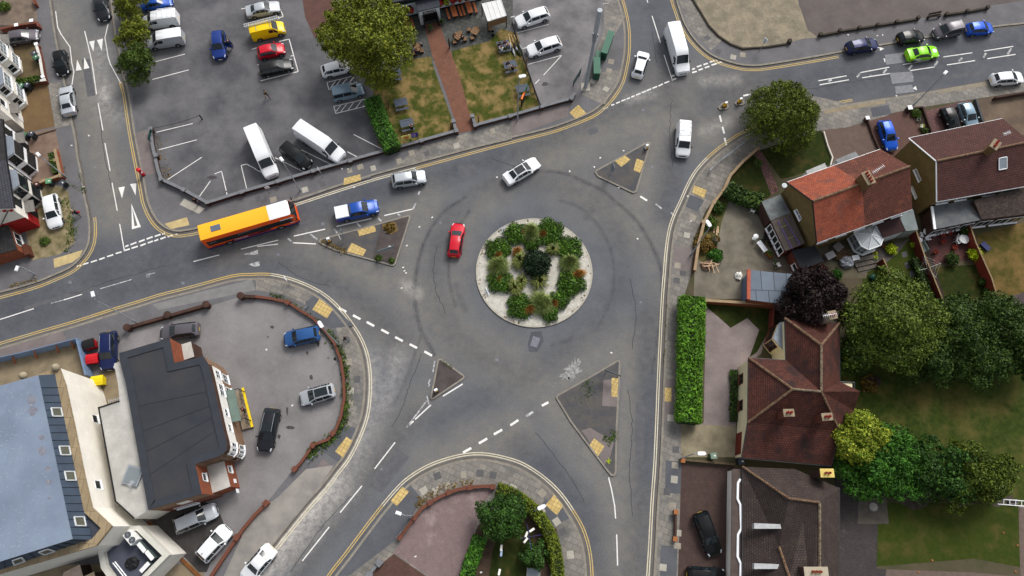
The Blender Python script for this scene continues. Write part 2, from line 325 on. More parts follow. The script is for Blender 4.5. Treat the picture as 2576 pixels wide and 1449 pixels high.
YEL=M('yellow_paint',(206,172,92),.8,.12,.6,rgb2=(186,168,122),fine=.25,fscale=5);YELF=M('faded_yellow_paint',(214,204,178),.8,.1,.6,fine=.25,fscale=5)
WPT=M('white_paint',(226,224,220),.8,.06,.8,fine=.12,fscale=5);WPW=M('worn_white_paint',(196,196,196),.85,.3,2.5,rgb2=(120,120,122))
for k,pl in K.items():
 s=smoothline(pl,3);wl=WP(s,.12);KW[k]=wl;cl=WP(CL[k],.12);poly=wl+cl
 mb=MB();mb.prism(poly,-.2,.118);AREAS.append((poly,.118));tag(mb.build('pavement',[SLAB if k in ('K5','K4') else PASPH]),kind='structure')
 q=offset(wl,.3)[len(wl)//2];sd_=1 if pip(q[0],q[1],poly) else -1
 mb=MB();mb.strip(wl,.26,-.05,.128,side=sd_);tag(mb.build('kerb',KERBM),kind='structure')
 mb=MB();mb.strip(offset(wl,-sd_*.02),.22,-.05,.006,side=-sd_);tag(mb.build('gutter',M('gutter_concrete',(104,99,94),.92,.12,1.2,fine=.2)),kind='structure')
 KW[k+'s']=-sd_
def ysub(k,p0,p1):
 """part of a kerb line between two photo points"""
 wl=KW[k];a,b=WP([p0,p1],.12);i=min(range(len(wl)),key=lambda j:math.hypot(wl[j][0]-a[0],wl[j][1]-a[1]));j=min(range(len(wl)),key=lambda j:math.hypot(wl[j][0]-b[0],wl[j][1]-b[1]))
 return wl[min(i,j):max(i,j)+1]
ym=MB()
for k,a,b,mi in (('K1',(225,545),(222,619),0),('K1',(222,619),(-60,755),0),('K2',(309,195),(497,575),0),('K2',(497,575),(620,541),0),('K2',(620,541),(1044,413),1),('K2',(1044,413),(1556,-5),0),('K3',(1690,-40),(2100,135),0),('K4',(2149,259),(2072,274),0),('K4',(1920,318),(1788,403),0),('K4',(1788,403),(1694,583),1),('K4',(1694,583),(1640,1500),1),('K5',(815,1490),(971,1279),0),('K5',(971,1279),(1431,1291),1),('K5',(1431,1291),(1480,1500),0),('K6',(-60,892),(677,700),0),('K6',(677,700),(811,1223),1),('K6',(811,1223),(590,1500),1)):
 wl=ysub(k,a,b);sg=KW[k+'s']
 for d in (.36,.6):ym.strip(offset(wl,sg*d),.11,.001,PATCH*2,mi,side=sg)
tag(ym.build('double_yellow_lines',[YEL,YELF]),kind='structure')
wm=MB();wo=MB();cm=MB()
def ln(pts,wd=.12,mb=None,z=None,z0=.001):(mb or wm).strip(WP(pts,0 if z is None else z),wd,z0 if z is None else z-.01,(PATCH*1.2) if z is None else z+PATCH)
def lns(c,r,segs,wd=.12,mb=None):
 for a,b in segs:ln(T(c,r,a,b),wd,mb)
ln([(140,28),(145,68),(153,85),(176,118),(181,160),(186,180),(181,213)]);ln([(213,78),(222,115),(232,160),(243,237)]);ln([(272,60),(264,95),(272,143),(278,162),(304,210)])
for a,b in (((247,260),(259,328)),((264,360),(277,430)),((282,460),(295,530)),((301,563),(313,632))):ln([a,b])
lns(0,1,[((945,412),(970,402)),((985,398),(1030,380)),((1048,376),(1092,360)),((1107,355),(1152,338)),((1168,335),(1212,320)),((1224,318),(1245,311)),((940,441),(980,430)),((992,425),(1040,410)),((1060,405),(1100,390)),((1115,385),(1155,370)),((1165,370),(1195,358)),((1210,355),(1250,340)),((1265,338),(1305,325)),((1325,318),(1365,305))],.2)
lns(0,1,[((580,562),(612,552)),((622,548),(667,535)),((685,530),(732,515)),((748,510),(790,495)),((808,488),(855,473)),((873,465),(917,452))],.18)
lns(0,1,[((0,962),(255,880)),((480,815),(620,772)),((1460,525),(1655,475))]);lns(0,1,[((385,840),(480,815)),((757,730),(995,660)),((1120,622),(1170,610))],.1,wo)
ln([(606,627),(700,604)]);ln([(647,620),(699,614)])
lns(1,1,[((285,333),(522,280)),((608,260),(872,200)),((968,178),(1185,128)),((280,383),(452,392))],.14);lns(1,1,[((1185,130),(1205,85)),((240,350),(270,375)),((410,318),(465,360)),((590,280),(615,310)),((760,235),(790,262)),((920,195),(945,220)),((1070,165),(1090,182)),((1225,20),(1235,-5))],.2,wo)
lns(1,1,[((625,875),(682,905)),((732,930),(788,960)),((835,980),(892,1012)),((945,1038),(1002,1068)),((1050,1095),(1108,1125)),((1160,1148),(1216,1178)),((1270,1203),(1328,1235))],.27)
lns(1,1,[((1350,1275),(1335,1360)),((1315,1410),(1300,1449))],.16,wo)
lns(1,2,[((1410,92),(1560,0)),((1320,158),(1200,268)),((1190,280),(1145,318))],.15);lns(1,2,[((1290,90),(1305,155)),((1290,125),(1135,330)),((1310,0),(1300,20))],.16,wo)
lns(1,2,[((1050,440),(895,640)),((800,768),(635,970)),((552,1080),(350,1335))],.13);lns(1,2,[((1562,518),(1625,483)),((1682,448),(1745,412)),((1795,380),(1858,345))],.27)
ln(T(1,2,(1920,312))+T(2,2,(48,272)),.27);lns(2,2,[((225,165),(275,137))],.27);lns(2,2,[((105,245),(160,210))],.27,wo)
ln(T(2,2,(728,705),(750,790),(775,920),(782,1015)),.13);lns(2,2,[((790,1135),(797,1370))],.13)
lns(2,0,[((1360,525),(1380,515)),((1395,505),(1430,493)),((1445,488),(1478,478)),((1492,470),(1530,457)),((1540,455),(1575,445)),((1360,548),(1395,538)),((1408,530),(1440,518)),((1455,512),(1490,500)),((1505,492),(1545,480)),((1552,475),(1590,465)),((1205,605),(1240,592)),((1203,575),(1228,568))],.22)
lns(2,0,[((748,795),(772,787)),((785,780),(815,768)),((825,763),(857,750)),((865,748),(890,738)),((900,733),(925,722)),((935,718),(970,705)),((978,700),(1010,688)),((1015,685),(1050,670)),((1060,667),(1095,652)),((1105,650),(1138,633)),((1150,628),(1187,613))],.18);lns(2,0,[((690,822),(725,810))],.18,wo)
lns(2,0,[((1148,415),(1210,605)),((1057,120),(1120,322)),((1015,-20),(1025,20))]);lns(2,0,[((1567,870),(1580,920)),((1588,957),(1602,1008)),((1605,1040),(1618,1097)),((1745,723),(1800,710))],.24)
lns(2,1,[((968,33),(1020,65))],.26);lns(2,1,[((1200,155),(1230,185)),((1085,90),(1130,125))],.2,wo)
lns(3,0,[((380,610),(593,572)),((390,640),(610,602)),((697,548),(915,507)),((710,587),(928,553)),((1020,487),(1250,445)),((1072,533),(1258,505)),((1323,430),(1542,398)),((1350,490),(1563,457)),((1630,385),(1850,350)),((1655,443),(1868,410))],.13)
lns(3,0,[((670,583),(695,552)),((870,553),(895,520)),((1063,525),(1087,490)),((1258,497),(1280,460)),((1440,463),(1465,437)),((1625,435),(1645,400)),((1808,408),(1838,365)),((455,615),(480,600))],.26,wo)
def tri(p,mb=None,z=None):(mb or wm).prism(WP(p),.001,PATCH*1.4 if z is None else z)
for t in ([(224,105),(238,102),(235,130)],[(244,101),(259,97),(256,128)],[(191,178),(194,150),(206,176)],[(211,174),(212,144),(225,171)],[(298,472),(314,469),(307,499)],[(327,463),(343,461),(341,491)]):tri(t)
for t in ([(840,355),(877,368),(845,383)],[(872,440),(918,450),(880,470)],[(1088,555),(1060,572),(1097,587)],[(1115,648),(1092,668),(1125,682)]):tri(T(3,0,*t))
h=WP([(330.5,512),(355,571),(331.5,577)]);ci=(sum(p[0] for p in h)/3,sum(p[1] for p in h)/3)
wm.strip(offset(h,-.17 if area2(h)<0 else .17,True),.32,.001,PATCH*1.4,closed=True)
for t in ([(612,640),(640,632),(650,627),(648,640),(630,641)],[(625,665),(652,657),(653,669),(640,671)]):tri(t,wo)
tag(wm.build('road_markings',WPT),kind='structure');tag(wo.build('worn_road_markings',WPW),kind='structure')
cu_=MB()
for q in ([(880,415),(1040,395),(1045,470),(890,492)],[(918,552),(1085,540),(1100,618),(935,636)],[(955,655),(1085,640),(1105,695),(965,712)]):cu_.prism(WP(T(3,0,*q)),-.05,.035)
tag(cu_.build('speed_cushions',M('cushion_asphalt',(128,129,133),.9,.1,2,fine=.15)),kind='structure')
ck=MB()
for pl_ in ([(1061,890),(1035,960),(1010,1030),(985,1075)],[(700,660),(760,700),(830,720)],[(1240,400),(1300,420),(1360,412)],[(1690,250),(1685,330),(1692,420)],[(1580,980),(1590,1080),(1584,1200),(1592,1300)],[(1350,1090),(1420,1180),(1470,1260)],[(250,300),(262,380),(280,470)],[(180,740),(300,700),(420,668)],[(2000,230),(2150,205),(2300,182)],[(880,1250),(800,1340),(730,1440)],[(1100,620),(1090,700),(1120,790)],[(1585,700),(1600,790),(1590,880)],[(1640,80),(1652,160)]):
 q=smoothline(pl_,10);q=[(x+rng.normal()*1.3,y+rng.normal()*1.3) for x,y in q];ck.strip(WP(q),.06,.0005,.0028)
tag(ck.build('sealed_cracks',M('crack_sealant',(52,52,56),.85,.1,2)),kind='structure')
tr_=MB()
for q in ([(60,772),(230,720),(233,729),(63,781)],[(1150,420),(1190,410),(1200,440),(1160,452)],[(1478,286+40),(1500,318),(1506,332),(1484,341)],[(1600,1010),(1622,1010),(1620,1150),(1598,1150)],[(1700,430),(1722,425),(1716,470),(1694,474)],[(1000,1130),(1030,1150),(960,1240),(930,1222)],[(2380,190),(2470,176),(2473,186),(2383,200)],[(205,150),(225,148),(240,240),(220,244)]):tr_.prism(WP(q),-.01,.0018)
tag(tr_.build('trench_patches',M('trench_asphalt',(98,98,101),.92,.1,1.2,rgb2=(88,88,92),fine=.15)),kind='structure')
pt=MB()
for q,z in (([(1328,862),(1336,835),(1362,833),(1368,858),(1352,886),(1330,885)],PATCH*.6),([(1375,848),(1382,843),(1358,852),(1340,880),(1332,868),(1345,845)],0)):
 if z:pt.prism(WP(q),-.01,z)
pt.prism(WP(T(2,1,(160,1085),(213,1105),(188,1175),(138,1158))),-.01,PATCH,1)
for x,y,k in ((372,693,5),(176,710,4),(1401+0,276,3),(1618,276,3),(460,712,4),(170,563,4),(812,563,4),(1250,905,4),(1108,560,3),(700,640,3),(1640,420,3),(1612,760,3),(960,1180,3),(2190,190,3),(1985,240,3),(1500,1080,3),(240,420,3)):pt.prism(WP([(x-k,y-k),(x+k,y-k+1),(x+k,y+k),(x-k,y+k)]),-.01,PATCH,1)
tag(pt.build('road_patches',[M('patch_asphalt',(78,80,86),.9,.08,1),M('iron_cover',(112,114,122),.7,.15,4)]),kind='structure')
# ------------------------------------------------------------------ traffic islands
TACT=MT('tactile_slabs',(206,180,118),(190,164,106),(150,128,84),.42,.42,rot=25,ms=.025,var=.12,offset=0);ISL=M('island_asphalt',(76,76,80),.92,.14,.7,rgb2=(92,88,84),fine=.2,fscale=6)
ISLR=M('island_reddish',(78,71,69),.92,.2,.7,fine=.2)
def island(pts,h=.13,mat=None):
 p=WP(smoothline(pts+[pts[0]],1)[:-1],h)
 if area2(p)<0:p=p[::-1]
 mb=MB();mb.prism(p,-.1,h-.006);AREAS.append((p,h));tag(mb.build('traffic_island',mat or ISL),kind='structure')
 k=MB();k.strip(p,.2,-.1,h+.006,side=1,closed=True);tag(k.build('kerb',KERBM),kind='structure')
island([(1496,433),(1500,427),(1560,394),(1628,356),(1637,358),(1636,366),(1602,482),(1594,486),(1586,483),(1503,444)])
island([(801,607),(806,600),(920,570),(1026,541),(1032,542),(1033,548),(996,664),(990,669),(982,668),(844,631),(806,614)])
island([(1100,906),(1104,902),(1111,902),(1166,942),(1170,948),(1166,954),(1092,1004),(1085,1005),(1082,1000)],mat=ISLR)
island([(1398,1001),(1401,993),(1455,963),(1505,934),(1554,905),(1560,907),(1561,914),(1559,966),(1553,1083),(1551,1190),(1545,1198),(1537,1197),(1526,1184),(1435,1062)])
for c_,(a,b) in (((1820,266),(14,9)),((1861,256),(13,8))):island([(c_[0]-a,c_[1]+3),(c_[0]-2,c_[1]-b),(c_[0]+a-3,c_[1]-b+2),(c_[0]+a,c_[1]+4),(c_[0]+8,c_[1]+b),(c_[0]-a+4,c_[1]+b+1)])
CEN=G((1344,683),.14);RAD=abs(G((1491,683),.14).x-G((1197,683),.14).x)/2
p=[(CEN.x+RAD*math.cos(t*math.pi/36),CEN.y+RAD*.99*math.sin(t*math.pi/36)) for t in range(72)]
mb=MB();mb.prism(p,-.1,.13);AREAS.append((p,.13))
tag(mb.build('roundabout_island',M('island_gravel',(184,180,168),.95,.1,1.6,rgb2=(204,200,190),fine=.25,fscale=5)),kind='structure')
mb=MB();mb.strip(p,.2,-.1,.15,side=1,closed=True);tag(mb.build('kerb',M('island_kerb',(168,162,150),.9,.12,2)),kind='structure')
Z1,Z2,Z3=.1225,.127,.1315
area('island_paving',T(1,1,(950,238),(1150,182),(1050,545),(880,500)),ISLR,.1285,.1,reg=False);area('island_paving',T(2,2,(525,350),(590,330),(770,440),(740,555),(700,610)),PASPHR,.1285,.1,reg=False)
area('island_paving',T(2,2,(690,-30),(812,-40),(800,172),(680,165)),PASPHR,.1285,.1,reg=False);area('island_earth',T(1,1,(955,245),(1050,225),(1075,290),(1020,320),(955,275)),M('dry_weeds',(112,92,56),.95,.3,3),.132,.1,reg=False)
tc=[]
for c,r,q in ((1,1,[(765,287),(893,253),(907,297),(780,333)]),(1,1,[(722,383),(832,437),(807,482),(683,450)]),(2,0,[(778,1215),(850,1170),(893,1205),(825,1260)]),(2,0,[(940,1195),(998,1217),(965,1305),(918,1285)]),(2,2,[(620,410),(698,470),(650,545),(583,465)]),(2,2,[(752,-45),(806,-45),(803,98),(750,95)]),(1,0,[(665,1345),(787,1315),(792,1360),(660,1398)]),(2,0,[(500,790),(562,855),(480,895),(433,850)]),(2,1,[(1375,-50),(1470,-15),(1450,47),(1360,5)]),(2,2,[(1153,27),(1205,30),(1203,134),(1152,130)]),(2,2,[(318,835),(385,920),(340,990),(252,915)]),(1,2,[(1105,775),(1155,813),(1065,920),(1015,882)]),(1,2,[(683,398),(728,430),(655,557),(597,508)]),(1,1,[(480,805),(580,885),(535,953),(425,887)])):
 tc.append(area('tactile_paving',T(c,r,*q),TACT,Z3,.1,reg=False))
TACTF=M('worn_tactile',(190,170,122),.9,.12,1.5,fine=.15)
area('tactile_paving',T(0,1,(403,505),(625,437),(600,490),(545,530),(410,573)),TACTF,Z3,.1,reg=False);area('tactile_paving',T(0,1,(1240,240),(1410,190),(1430,250),(1290,280)),TACTF,Z3,.1,reg=False)
area('paving_patch',T(0,1,(1390,50),(1545,125),(1500,165),(1355,95)),SLABL,Z1,.1,reg=False)
for c,r,q,m in ((1,0,[(0,1449),(560,1300),(830,1250),(870,1340),(640,1400),(300,1520)],PASPH),(1,1,[(370,830),(480,760),(740,1010),(560,1030),(420,940)],PDARK),(1,2,[(665,320),(765,335),(640,600),(470,490),(560,420)],PDARK),(1,2,[(1140,735),(1250,860),(1180,1000),(1050,1180),(700,1449),(560,1449),(850,1080)],PDARK),(2,2,[(250,870),(400,930),(440,1010),(270,1090),(190,960)],PDARK),(2,2,[(1160,575),(1280,590),(1270,830),(1155,820)],PDARK),(2,2,[(1125,1215),(1250,1230),(1240,1449),(1115,1449)],PDARK),(2,1,[(1345,20),(1450,60),(1400,150),(1310,110)],PDARK),(2,1,[(1225,408),(1370,420),(1350,590),(1215,590)],PASPHR),(2,2,[(1145,-40),(1290,-40),(1260,240),(1150,240)],PASPHR),(3,0,[(0,650),(650,790),(900,760),(910,870),(600,960),(380,985),(0,900)],SLAB),(3,0,[(770,815),(910,790),(930,860),(790,885)],PDARK),(3,0,[(1270,680),(1670,610),(1680,640),(1290,705)],M('pale_tarmac',(142,130,108),.92,.12,1,fine=.2)),(3,0,[(420,820),(880,740),(890,780),(430,860)],M('pale_tarmac',(142,130,108))),(2,0,[(1260,0),(1400,0),(1470,180),(1600,290),(1500,380),(1330,200)],SLAB),(2,0,[(600,560),(860,120),(800,0),(700,0),(690,220),(530,720),(700,790),(840,520)],SLAB),(1,0,[(1230,1110),(1932,905),(1932,1050),(1040,1260)],SLAB),(2,0,[(0,900),(440,780),(420,880),(0,1030)],PASPHR),(0,0,[(365,630),(450,620),(545,900),(545,940),(410,970)],SLAB),(0,0,[(1030,1000),(1130,980),(1200,1310),(1080,1320),(1040,1130)],PASPHR),(0,1,[(0,1180),(470,1050),(500,1120),(0,1260)],PASPHR),(0,1,[(1150,850),(1450,770),(1900,660),(1932,740),(1500,830),(1200,890)],M('pale_tarmac2',(126,124,124),.92,.1,1,fine=.15)),(1,1,[(0,650),(250,680),(420,770),(380,850),(200,770),(0,740)],SLAB),(1,1,[(600,1000),(660,960),(760,1110),(820,1320),(828,1449),(690,1449),(640,1200)],SLAB),(1,2,[(680,0),(825,0),(820,150),(770,330),(670,310),(700,150)],SLAB),(1,2,[(500,560),(600,640),(530,730),(430,700)],PASPHR)):
 area('paving_patch',T(c,r,*q),m,Z1,.1,reg=False)
GRND=M('plot_earth',(84,74,58),.95,.15,.4,rgb2=(66,66,44))
area('plots',[(1716,1500),(1714,1100),(1716,760),(1738,690),(1745,600),(1775,530),(1830,470),(1890,385),(2066,326),(2290,274),(2576,230),(2760,205),(2900,600),(2900,1600),(1716,1600)],GRND,.1195,.05,reg=False)
sl=MB()
def slabs(k,n,d0,d1,p0,p1,sz=.75):
 wl=ysub(k,p0,p1);sg=-KW[k+'s']
 seen=[]
 for i in range(n):
  j=rng.integers(1,len(wl)-1);q=offset(wl,sg*(d0+round((d1-d0)*rng.random()/.7)*.7))[j];bad=any(math.dist(q,o)<1.15 for o in seen);seen.append(q);a=math.atan2(wl[j+1][1]-wl[j][1],wl[j+1][0]-wl[j][0])
  if bad:continue
  c,s_=math.cos(a)*sz/2,math.sin(a)*sz/2;kx=rng.uniform(.8,1.1)
  sl.prism([(q[0]-c*kx+s_,q[1]-s_*kx-c),(q[0]+c*kx+s_,q[1]+s_*kx-c),(q[0]+c*kx-s_,q[1]+s_*kx+c),(q[0]-c*kx-s_,q[1]-s_*kx+c)],.1,Z2,int(rng.integers(0,3)))
slabs('K5',16,.9,2.4,(1007,1237),(1288,1169));slabs('K5',18,.9,2.4,(1288,1169),(1477,1449));slabs('K4',26,1,2.6,(1668,966),(1643,1449));slabs('K4',14,1,2.2,(1722,510),(1678,750));slabs('K2',16,1,2.0,(857,467),(1288,347));slabs('K2',12,1,3,(1515,263),(1573,133));slabs('K6',10,1,2,(877,823),(909,1056));slabs('K3',14,1,2.2,(1721,60),(1932,163));slabs('K2',8,1,2,(620,541),(857,467));slabs('K1',5,.8,1.6,(173,253),(192,350))
tag(sl.build('replacement_slabs',[SLABL,M('buff_slab',(150,143,130),.9,.12,1,fine=.15),M('dark_slab',(88,87,88),.9,.1,1)]),kind='structure')
# ------------------------------------------------------------------ car parks, yards, lawns
CARP=M('carpark_asphalt',(80,80,84),.92,.12,.22,rgb2=(108,107,109),fine=.16,fscale=6);CARPE=M('carpark_asphalt_pale',(98,96,98),.92,.15,.25,rgb2=(130,127,128),fine=.16,fscale=6)
CARPS=M('carpark_asphalt_mauve',(116,113,113),.92,.1,.2,rgb2=(136,133,133),fine=.12,fscale=5)
area('car_park',[(372,-90),(385,100),(385,205),(332,237),(345,330),(380,322),(392,420),(404,450),(465,477),(502,503),(520,508),(560,498),(699,458),(787,431),(881,405),(972,378),(940,290),(912,190),(880,120),(800,90),(765,0),(750,-90)],CARP,Z1,.1)
area('car_park',[(1283,-90),(1285,0),(1300,90),(1330,180),(1362,268),(1438,248),(1455,225),(1480,170),(1512,90),(1520,20),(1522,-90)],CARPE,Z1,.1)
area('car_park',[(335,815),(520,772),(600,748),(720,762),(787,803),(817,832),(855,906),(864,966),(855,1049),(822,1103),(785,1118),(741,1178),(668,1268),(600,1345),(527,1455),(500,1500),(340,1420),(300,1000),(290,880),(322,830)],CARPS,Z1,.1)
area('yard',[(-60,930),(0,905),(193,850),(225,950),(290,930),(330,1020),(240,1060),(150,980),(-60,1010)],M('tan_concrete',(142,128,104),.92,.12,.5,rgb2=(120,108,88),fine=.15),Z1,.1)
area('yard',[(-60,1455),(160,1420),(260,1420),(370,1449),(500,1400),(520,1470),(400,1560),(-60,1560)],M('tan_concrete',(142,128,104)),Z1,.1)
area('paving_patch',[(617,1330),(668,1272),(700,1250),(770,1180),(840,1170),(805,1222),(757,1277),(687,1364),(625,1445),(540,1500)],M('dusty_pavement',(150,145,138),.93,.12,.5,rgb2=(128,124,120),fine=.12),Z2,.1,reg=False)
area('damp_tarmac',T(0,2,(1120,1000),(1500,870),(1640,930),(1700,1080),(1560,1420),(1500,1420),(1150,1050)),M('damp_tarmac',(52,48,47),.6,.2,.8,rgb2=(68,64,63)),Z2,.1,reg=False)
CONC=M('forecourt_concrete',(150,139,118),.92,.14,.6,rgb2=(122,114,98),fine=.25,fscale=4)
area('forecourt',[(1742,-90),(1748,0),(1765,32),(1783,62),(1808,88),(1838,108),(1868,119),(1905,119),(1932,114),(1990,106),(2020,97),(2057,95),(2010,15),(1995,-90)],CONC,Z1,.1)
area('forecourt',[(2000,-90),(2010,10),(2032,76),(2056,93),(2310,43),(2330,45),(2400,35),(2490,14),(2680,-15),(2680,-90)],M('forecourt_tarmac',(92,84,82),.93,.12,.3,rgb2=(104,96,92),fine=.15,fscale=5),Z1,.1)
SOIL2=M('bed_soil',(62,52,44),.95,.3,2,rgb2=(80,74,66),fine=.3)
LAWNB=MGRASS('dry_lawn',(58,72,26),(86,86,38),(142,120,78),.45,.62,.5);LAWND=MGRASS('dark_lawn',(38,50,18),(52,58,24),(76,66,36),.52,.68,.4);LAWNG=MGRASS('green_lawn',(52,66,22),(64,72,26),(88,80,44),.5,.75,.5)
LAWNM=MGRASS('rough_lawn',(46,62,22),(66,76,30),(96,90,48),.46,.68,.3);LAWNY=MGRASS('parched_lawn',(74,72,32),(92,82,42),(124,100,62),.44,.62,.3)
FLAG=MT('stone_flags',(92,94,90),(78,80,78),(60,62,56),.9,.6,rot=17,ms=.03,var=.3,stain=(112,104,80),lo=.58,hi=.75)
area('patio',[(1000,40),(1060,30),(1290,-30),(1290,60),(1231,108),(1135,130),(1115,145),(1000,180)],FLAG,Z1,.1)
area('lawn',T(1,0,(900,600),(1180,445),(1320,425),(1345,520),(1480,900),(1500,985),(1100,1110),(980,1130),(880,760)),LAWNB,Z2,.1);area('lawn',T(1,0,(1475,385),(1760,310),(1850,215),(1932,240))+T(2,0,(40,250),(110,500),(210,795),(0,872))+T(1,0,(1640,935),(1590,800),(1510,560)),LAWNB,Z2,.1)
PATHB=MT('brick_path',(134,86,66),(112,76,62),(98,78,66),.22,.11,rot=20,ms=.01,var=.25)
area('path',T(1,0,(1270,185),(1385,160),(1420,280),(1470,390),(1545,600),(1620,890),(1645,985),(1530,1005),(1440,720),(1330,420)),PATHB,Z3,.1)
area('driveway',T(1,0,(340,-80),(565,-80),(580,20),(640,100),(560,290),(440,282),(370,130)),MT('pub_pavers',(108,74,64),(92,66,60),(76,60,54),.22,.11,rot=20,var=.2),Z2,.1)
BRWN=M('brown_tarmac',(112,90,62),.93,.12,.5,fine=.25,fscale=8);GARD=M('bare_concrete',(126,112,98),.92,.14,.8,rgb2=(104,90,80),fine=.2)
area('front_yard',[(-80,-90),(85,-90),(90,0),(95,62),(0,80),(-80,90)],GARD,Z1,.1);area('front_yard',[(-80,60),(96,66),(100,105),(0,120)],M('dark_drive',(70,60,56),.9,.15,.6),Z2,.1)
area('front_yard',[(0,112),(92,107),(100,140),(113,205),(40,215),(20,120)],M('moss_brown',(96,82,58),.93,.15,1,fine=.2),Z1,.1);area('front_yard',[(36,222),(120,212),(138,318),(62,335)],BRWN,Z1,.1)
area('front_yard',[(60,338),(138,322),(150,375),(163,440),(80,462)],M('reddish_concrete',(112,92,80),.92,.14,.8,rgb2=(132,112,98),fine=.2),Z1,.1)
area('front_yard',[(80,462),(150,468),(172,483),(180,540),(188,610),(150,640),(80,655),(60,560)],M('cracked_concrete',(152,138,108),.93,.16,1.0,rgb2=(106,98,66),fine=.25,fscale=4),Z1,.1)
PINK=MT('pink_pavers',(134,114,112),(120,104,104),(108,92,92),.2,.1,rot=30,ms=.006,var=.16,stain=(150,134,132),lo=.55,hi=.7,sscale=.3)
area('driveway',T(1,2,(1040,1272),(1110,1170),(1190,1035),(1310,920),(1450,845),(1610,805),(1790,800),(1720,900),(1650,1100),(1560,1420),(1540,1500),(1380,1500)),PINK,Z1,.1)
area('driveway',T(1,2,(1040,1282),(1370,1510),(1300,1560),(780,1560),(930,1370)),MT('brown_pavers',(98,70,60),(84,62,56),(70,56,52),.2,.1,rot=40,ms=.006,var=.25),Z1,.1)
area('flower_bed',T(1,2,(1560,1440),(1660,1100),(1720,1000),(1932,900))+[(1400,1330),(1420,1449),(1420,1520),(1160,1520)],M('soil',(72,58,46),.95,.25,1.2,fine=.2),Z1,.1);area('lawn',[(1240,1380),(1262,1330),(1310,1310),(1340,1340),(1352,1449),(1350,1520),(1220,1520)],LAWND,Z2,.1)
area('yard',[(1828,500),(1850,480),(1905,505),(1935,545),(1965,640),(2010,690),(1885,690),(1880,752),(1745,752),(1747,690),(1752,630),(1775,555),(1805,505)],M('old_concrete',(128,122,108),.92,.12,.5,rgb2=(104,98,86),fine=.2),Z1,.1)
area('flower_bed',[(1762,580),(1790,528),(1812,500),(1835,500),(1815,560),(1800,640),(1770,660),(1752,650)],M('weedy_soil',(84,74,44),.95,.2,1.2,rgb2=(70,80,34)),Z2,.1)
area('lawn',[(1832,480),(1840,430),(1890,385),(1905,400),(1940,490),(1930,500)],LAWND,Z1,.1);area('path',[(1900,385),(1918,382),(1960,480),(1940,490)],MT('red_slabs',(112,78,76),(98,70,70),(70,58,56),.5,.5,rot=25,ms=.03,var=.2),Z2,.1)
area('lawn',[(1912,378),(2000,350),(2066,328),(2078,365),(2094,400),(2085,415),(1990,445),(1965,450)],LAWND,Z1,.1)
PAV=MT('buff_pavers',(112,92,82),(98,82,74),(80,68,62),.22,.11,rot=15,ms=.01,var=.2)
area('driveway',[(2066,325),(2175,300),(2195,345),(2212,375),(2130,440),(2092,425),(2096,400),(2082,368)],PAV,Z1,.1);area('driveway',[(2180,300),(2290,275),(2330,330),(2260,400),(2215,378)],MT('red_pavers',(106,76,66),(92,68,62),(74,60,56),.22,.11,rot=15,ms=.01,var=.2),Z1,.1)
area('driveway',[(2325,280),(2440,250),(2470,330),(2350,350)],MT('red_slabs',(112,78,76),(98,70,70),(70,58,56),.5,.5),Z1,.1);area('flower_bed',[(2290,275),(2325,268),(2345,332),(2325,335)],M('dark_soil',(50,40,34),.95,.2,1.5),Z1,.1)
area('driveway',[(2455,252),(2576,230),(2700,210),(2700,330),(2560,340),(2490,330)],M('muddy_drive',(92,78,66),.93,.18,.35,rgb2=(116,100,84),fine=.15),Z1,.1)
area('driveway',[(1776,770),(1945,768),(1930,830),(1915,890),(1880,915),(1858,1000),(1850,1080),(1712,1080),(1712,1068),(1770,1065)],M('pale_gravel',(142,130,127),.95,.1,.6,rgb2=(126,115,113),fine=.2,fscale=7),Z1,.1)
area('driveway',[(1713,1066),(1852,1072),(1850,1150),(1714,1150)],M('driveway_concrete',(146,136,112),.92,.14,.5,rgb2=(112,104,86),fine=.15),Z2,.1);area('lawn',[(1778,762),(1945,768),(1935,830),(1905,885),(1885,900),(1910,830),(1880,800),(1838,825),(1810,800),(1780,775)],LAWND,Z2,.1)
HERR=MT('herringbone_pavers',(86,66,60),(72,58,54),(58,48,46),.2,.1,rot=45,ms=.008,var=.25)
area('driveway',[(1714,1168),(1845,1172),(1860,1500),(1704,1500)],HERR,Z1,.1)
area('lawn',[(2100,880),(2600,850),(2700,850),(2700,1300),(2300,1200),(2110,1080)],LAWNM,Z1,.1);area('lawn',[(2210,1265),(2720,1265),(2720,1500),(2560,1425),(2450,1405),(2205,1425)],LAWNG,Z2,.1)
DKP=MT('dark_block_paving',(74,68,66),(62,58,58),(52,48,48),.2,.1,rot=0,ms=.008,var=.25,stain=(92,88,86),lo=.6,hi=.75)
area('patio',[(2100,1190),(2230,1230),(2230,1380),(2205,1430),(2470,1450),(2720,1480),(2720,1600),(2090,1600)],DKP,Z1,.1);area('patio',[(2160,1250),(2230,1255),(2236,1318),(2158,1318)],M('flag_square',(84,78,70),.9,.15,1),Z2,.1,reg=False)
area('flower_bed',[(2228,1232),(2312,1226),(2350,1250),(2330,1274),(2300,1284),(2265,1266)],SOIL2,Z3,.1,reg=False);area('flower_bed',[(2352,1246),(2400,1276),(2440,1270),(2475,1264),(2510,1276),(2548,1262),(2548,1230)],SOIL2,Z3,.1,reg=False)
area('path',[(2230,1432),(2450,1440),(2720,1465),(2720,1500),(2225,1470)],M('path_pavers',(104,90,82),.9,.1,2,fine=.2),Z2,.1,reg=False)
area('path',[(2562,1270),(2600,1270),(2620,1500),(2568,1500)],M('path_pavers',(104,90,82)),Z3,.1,reg=False)
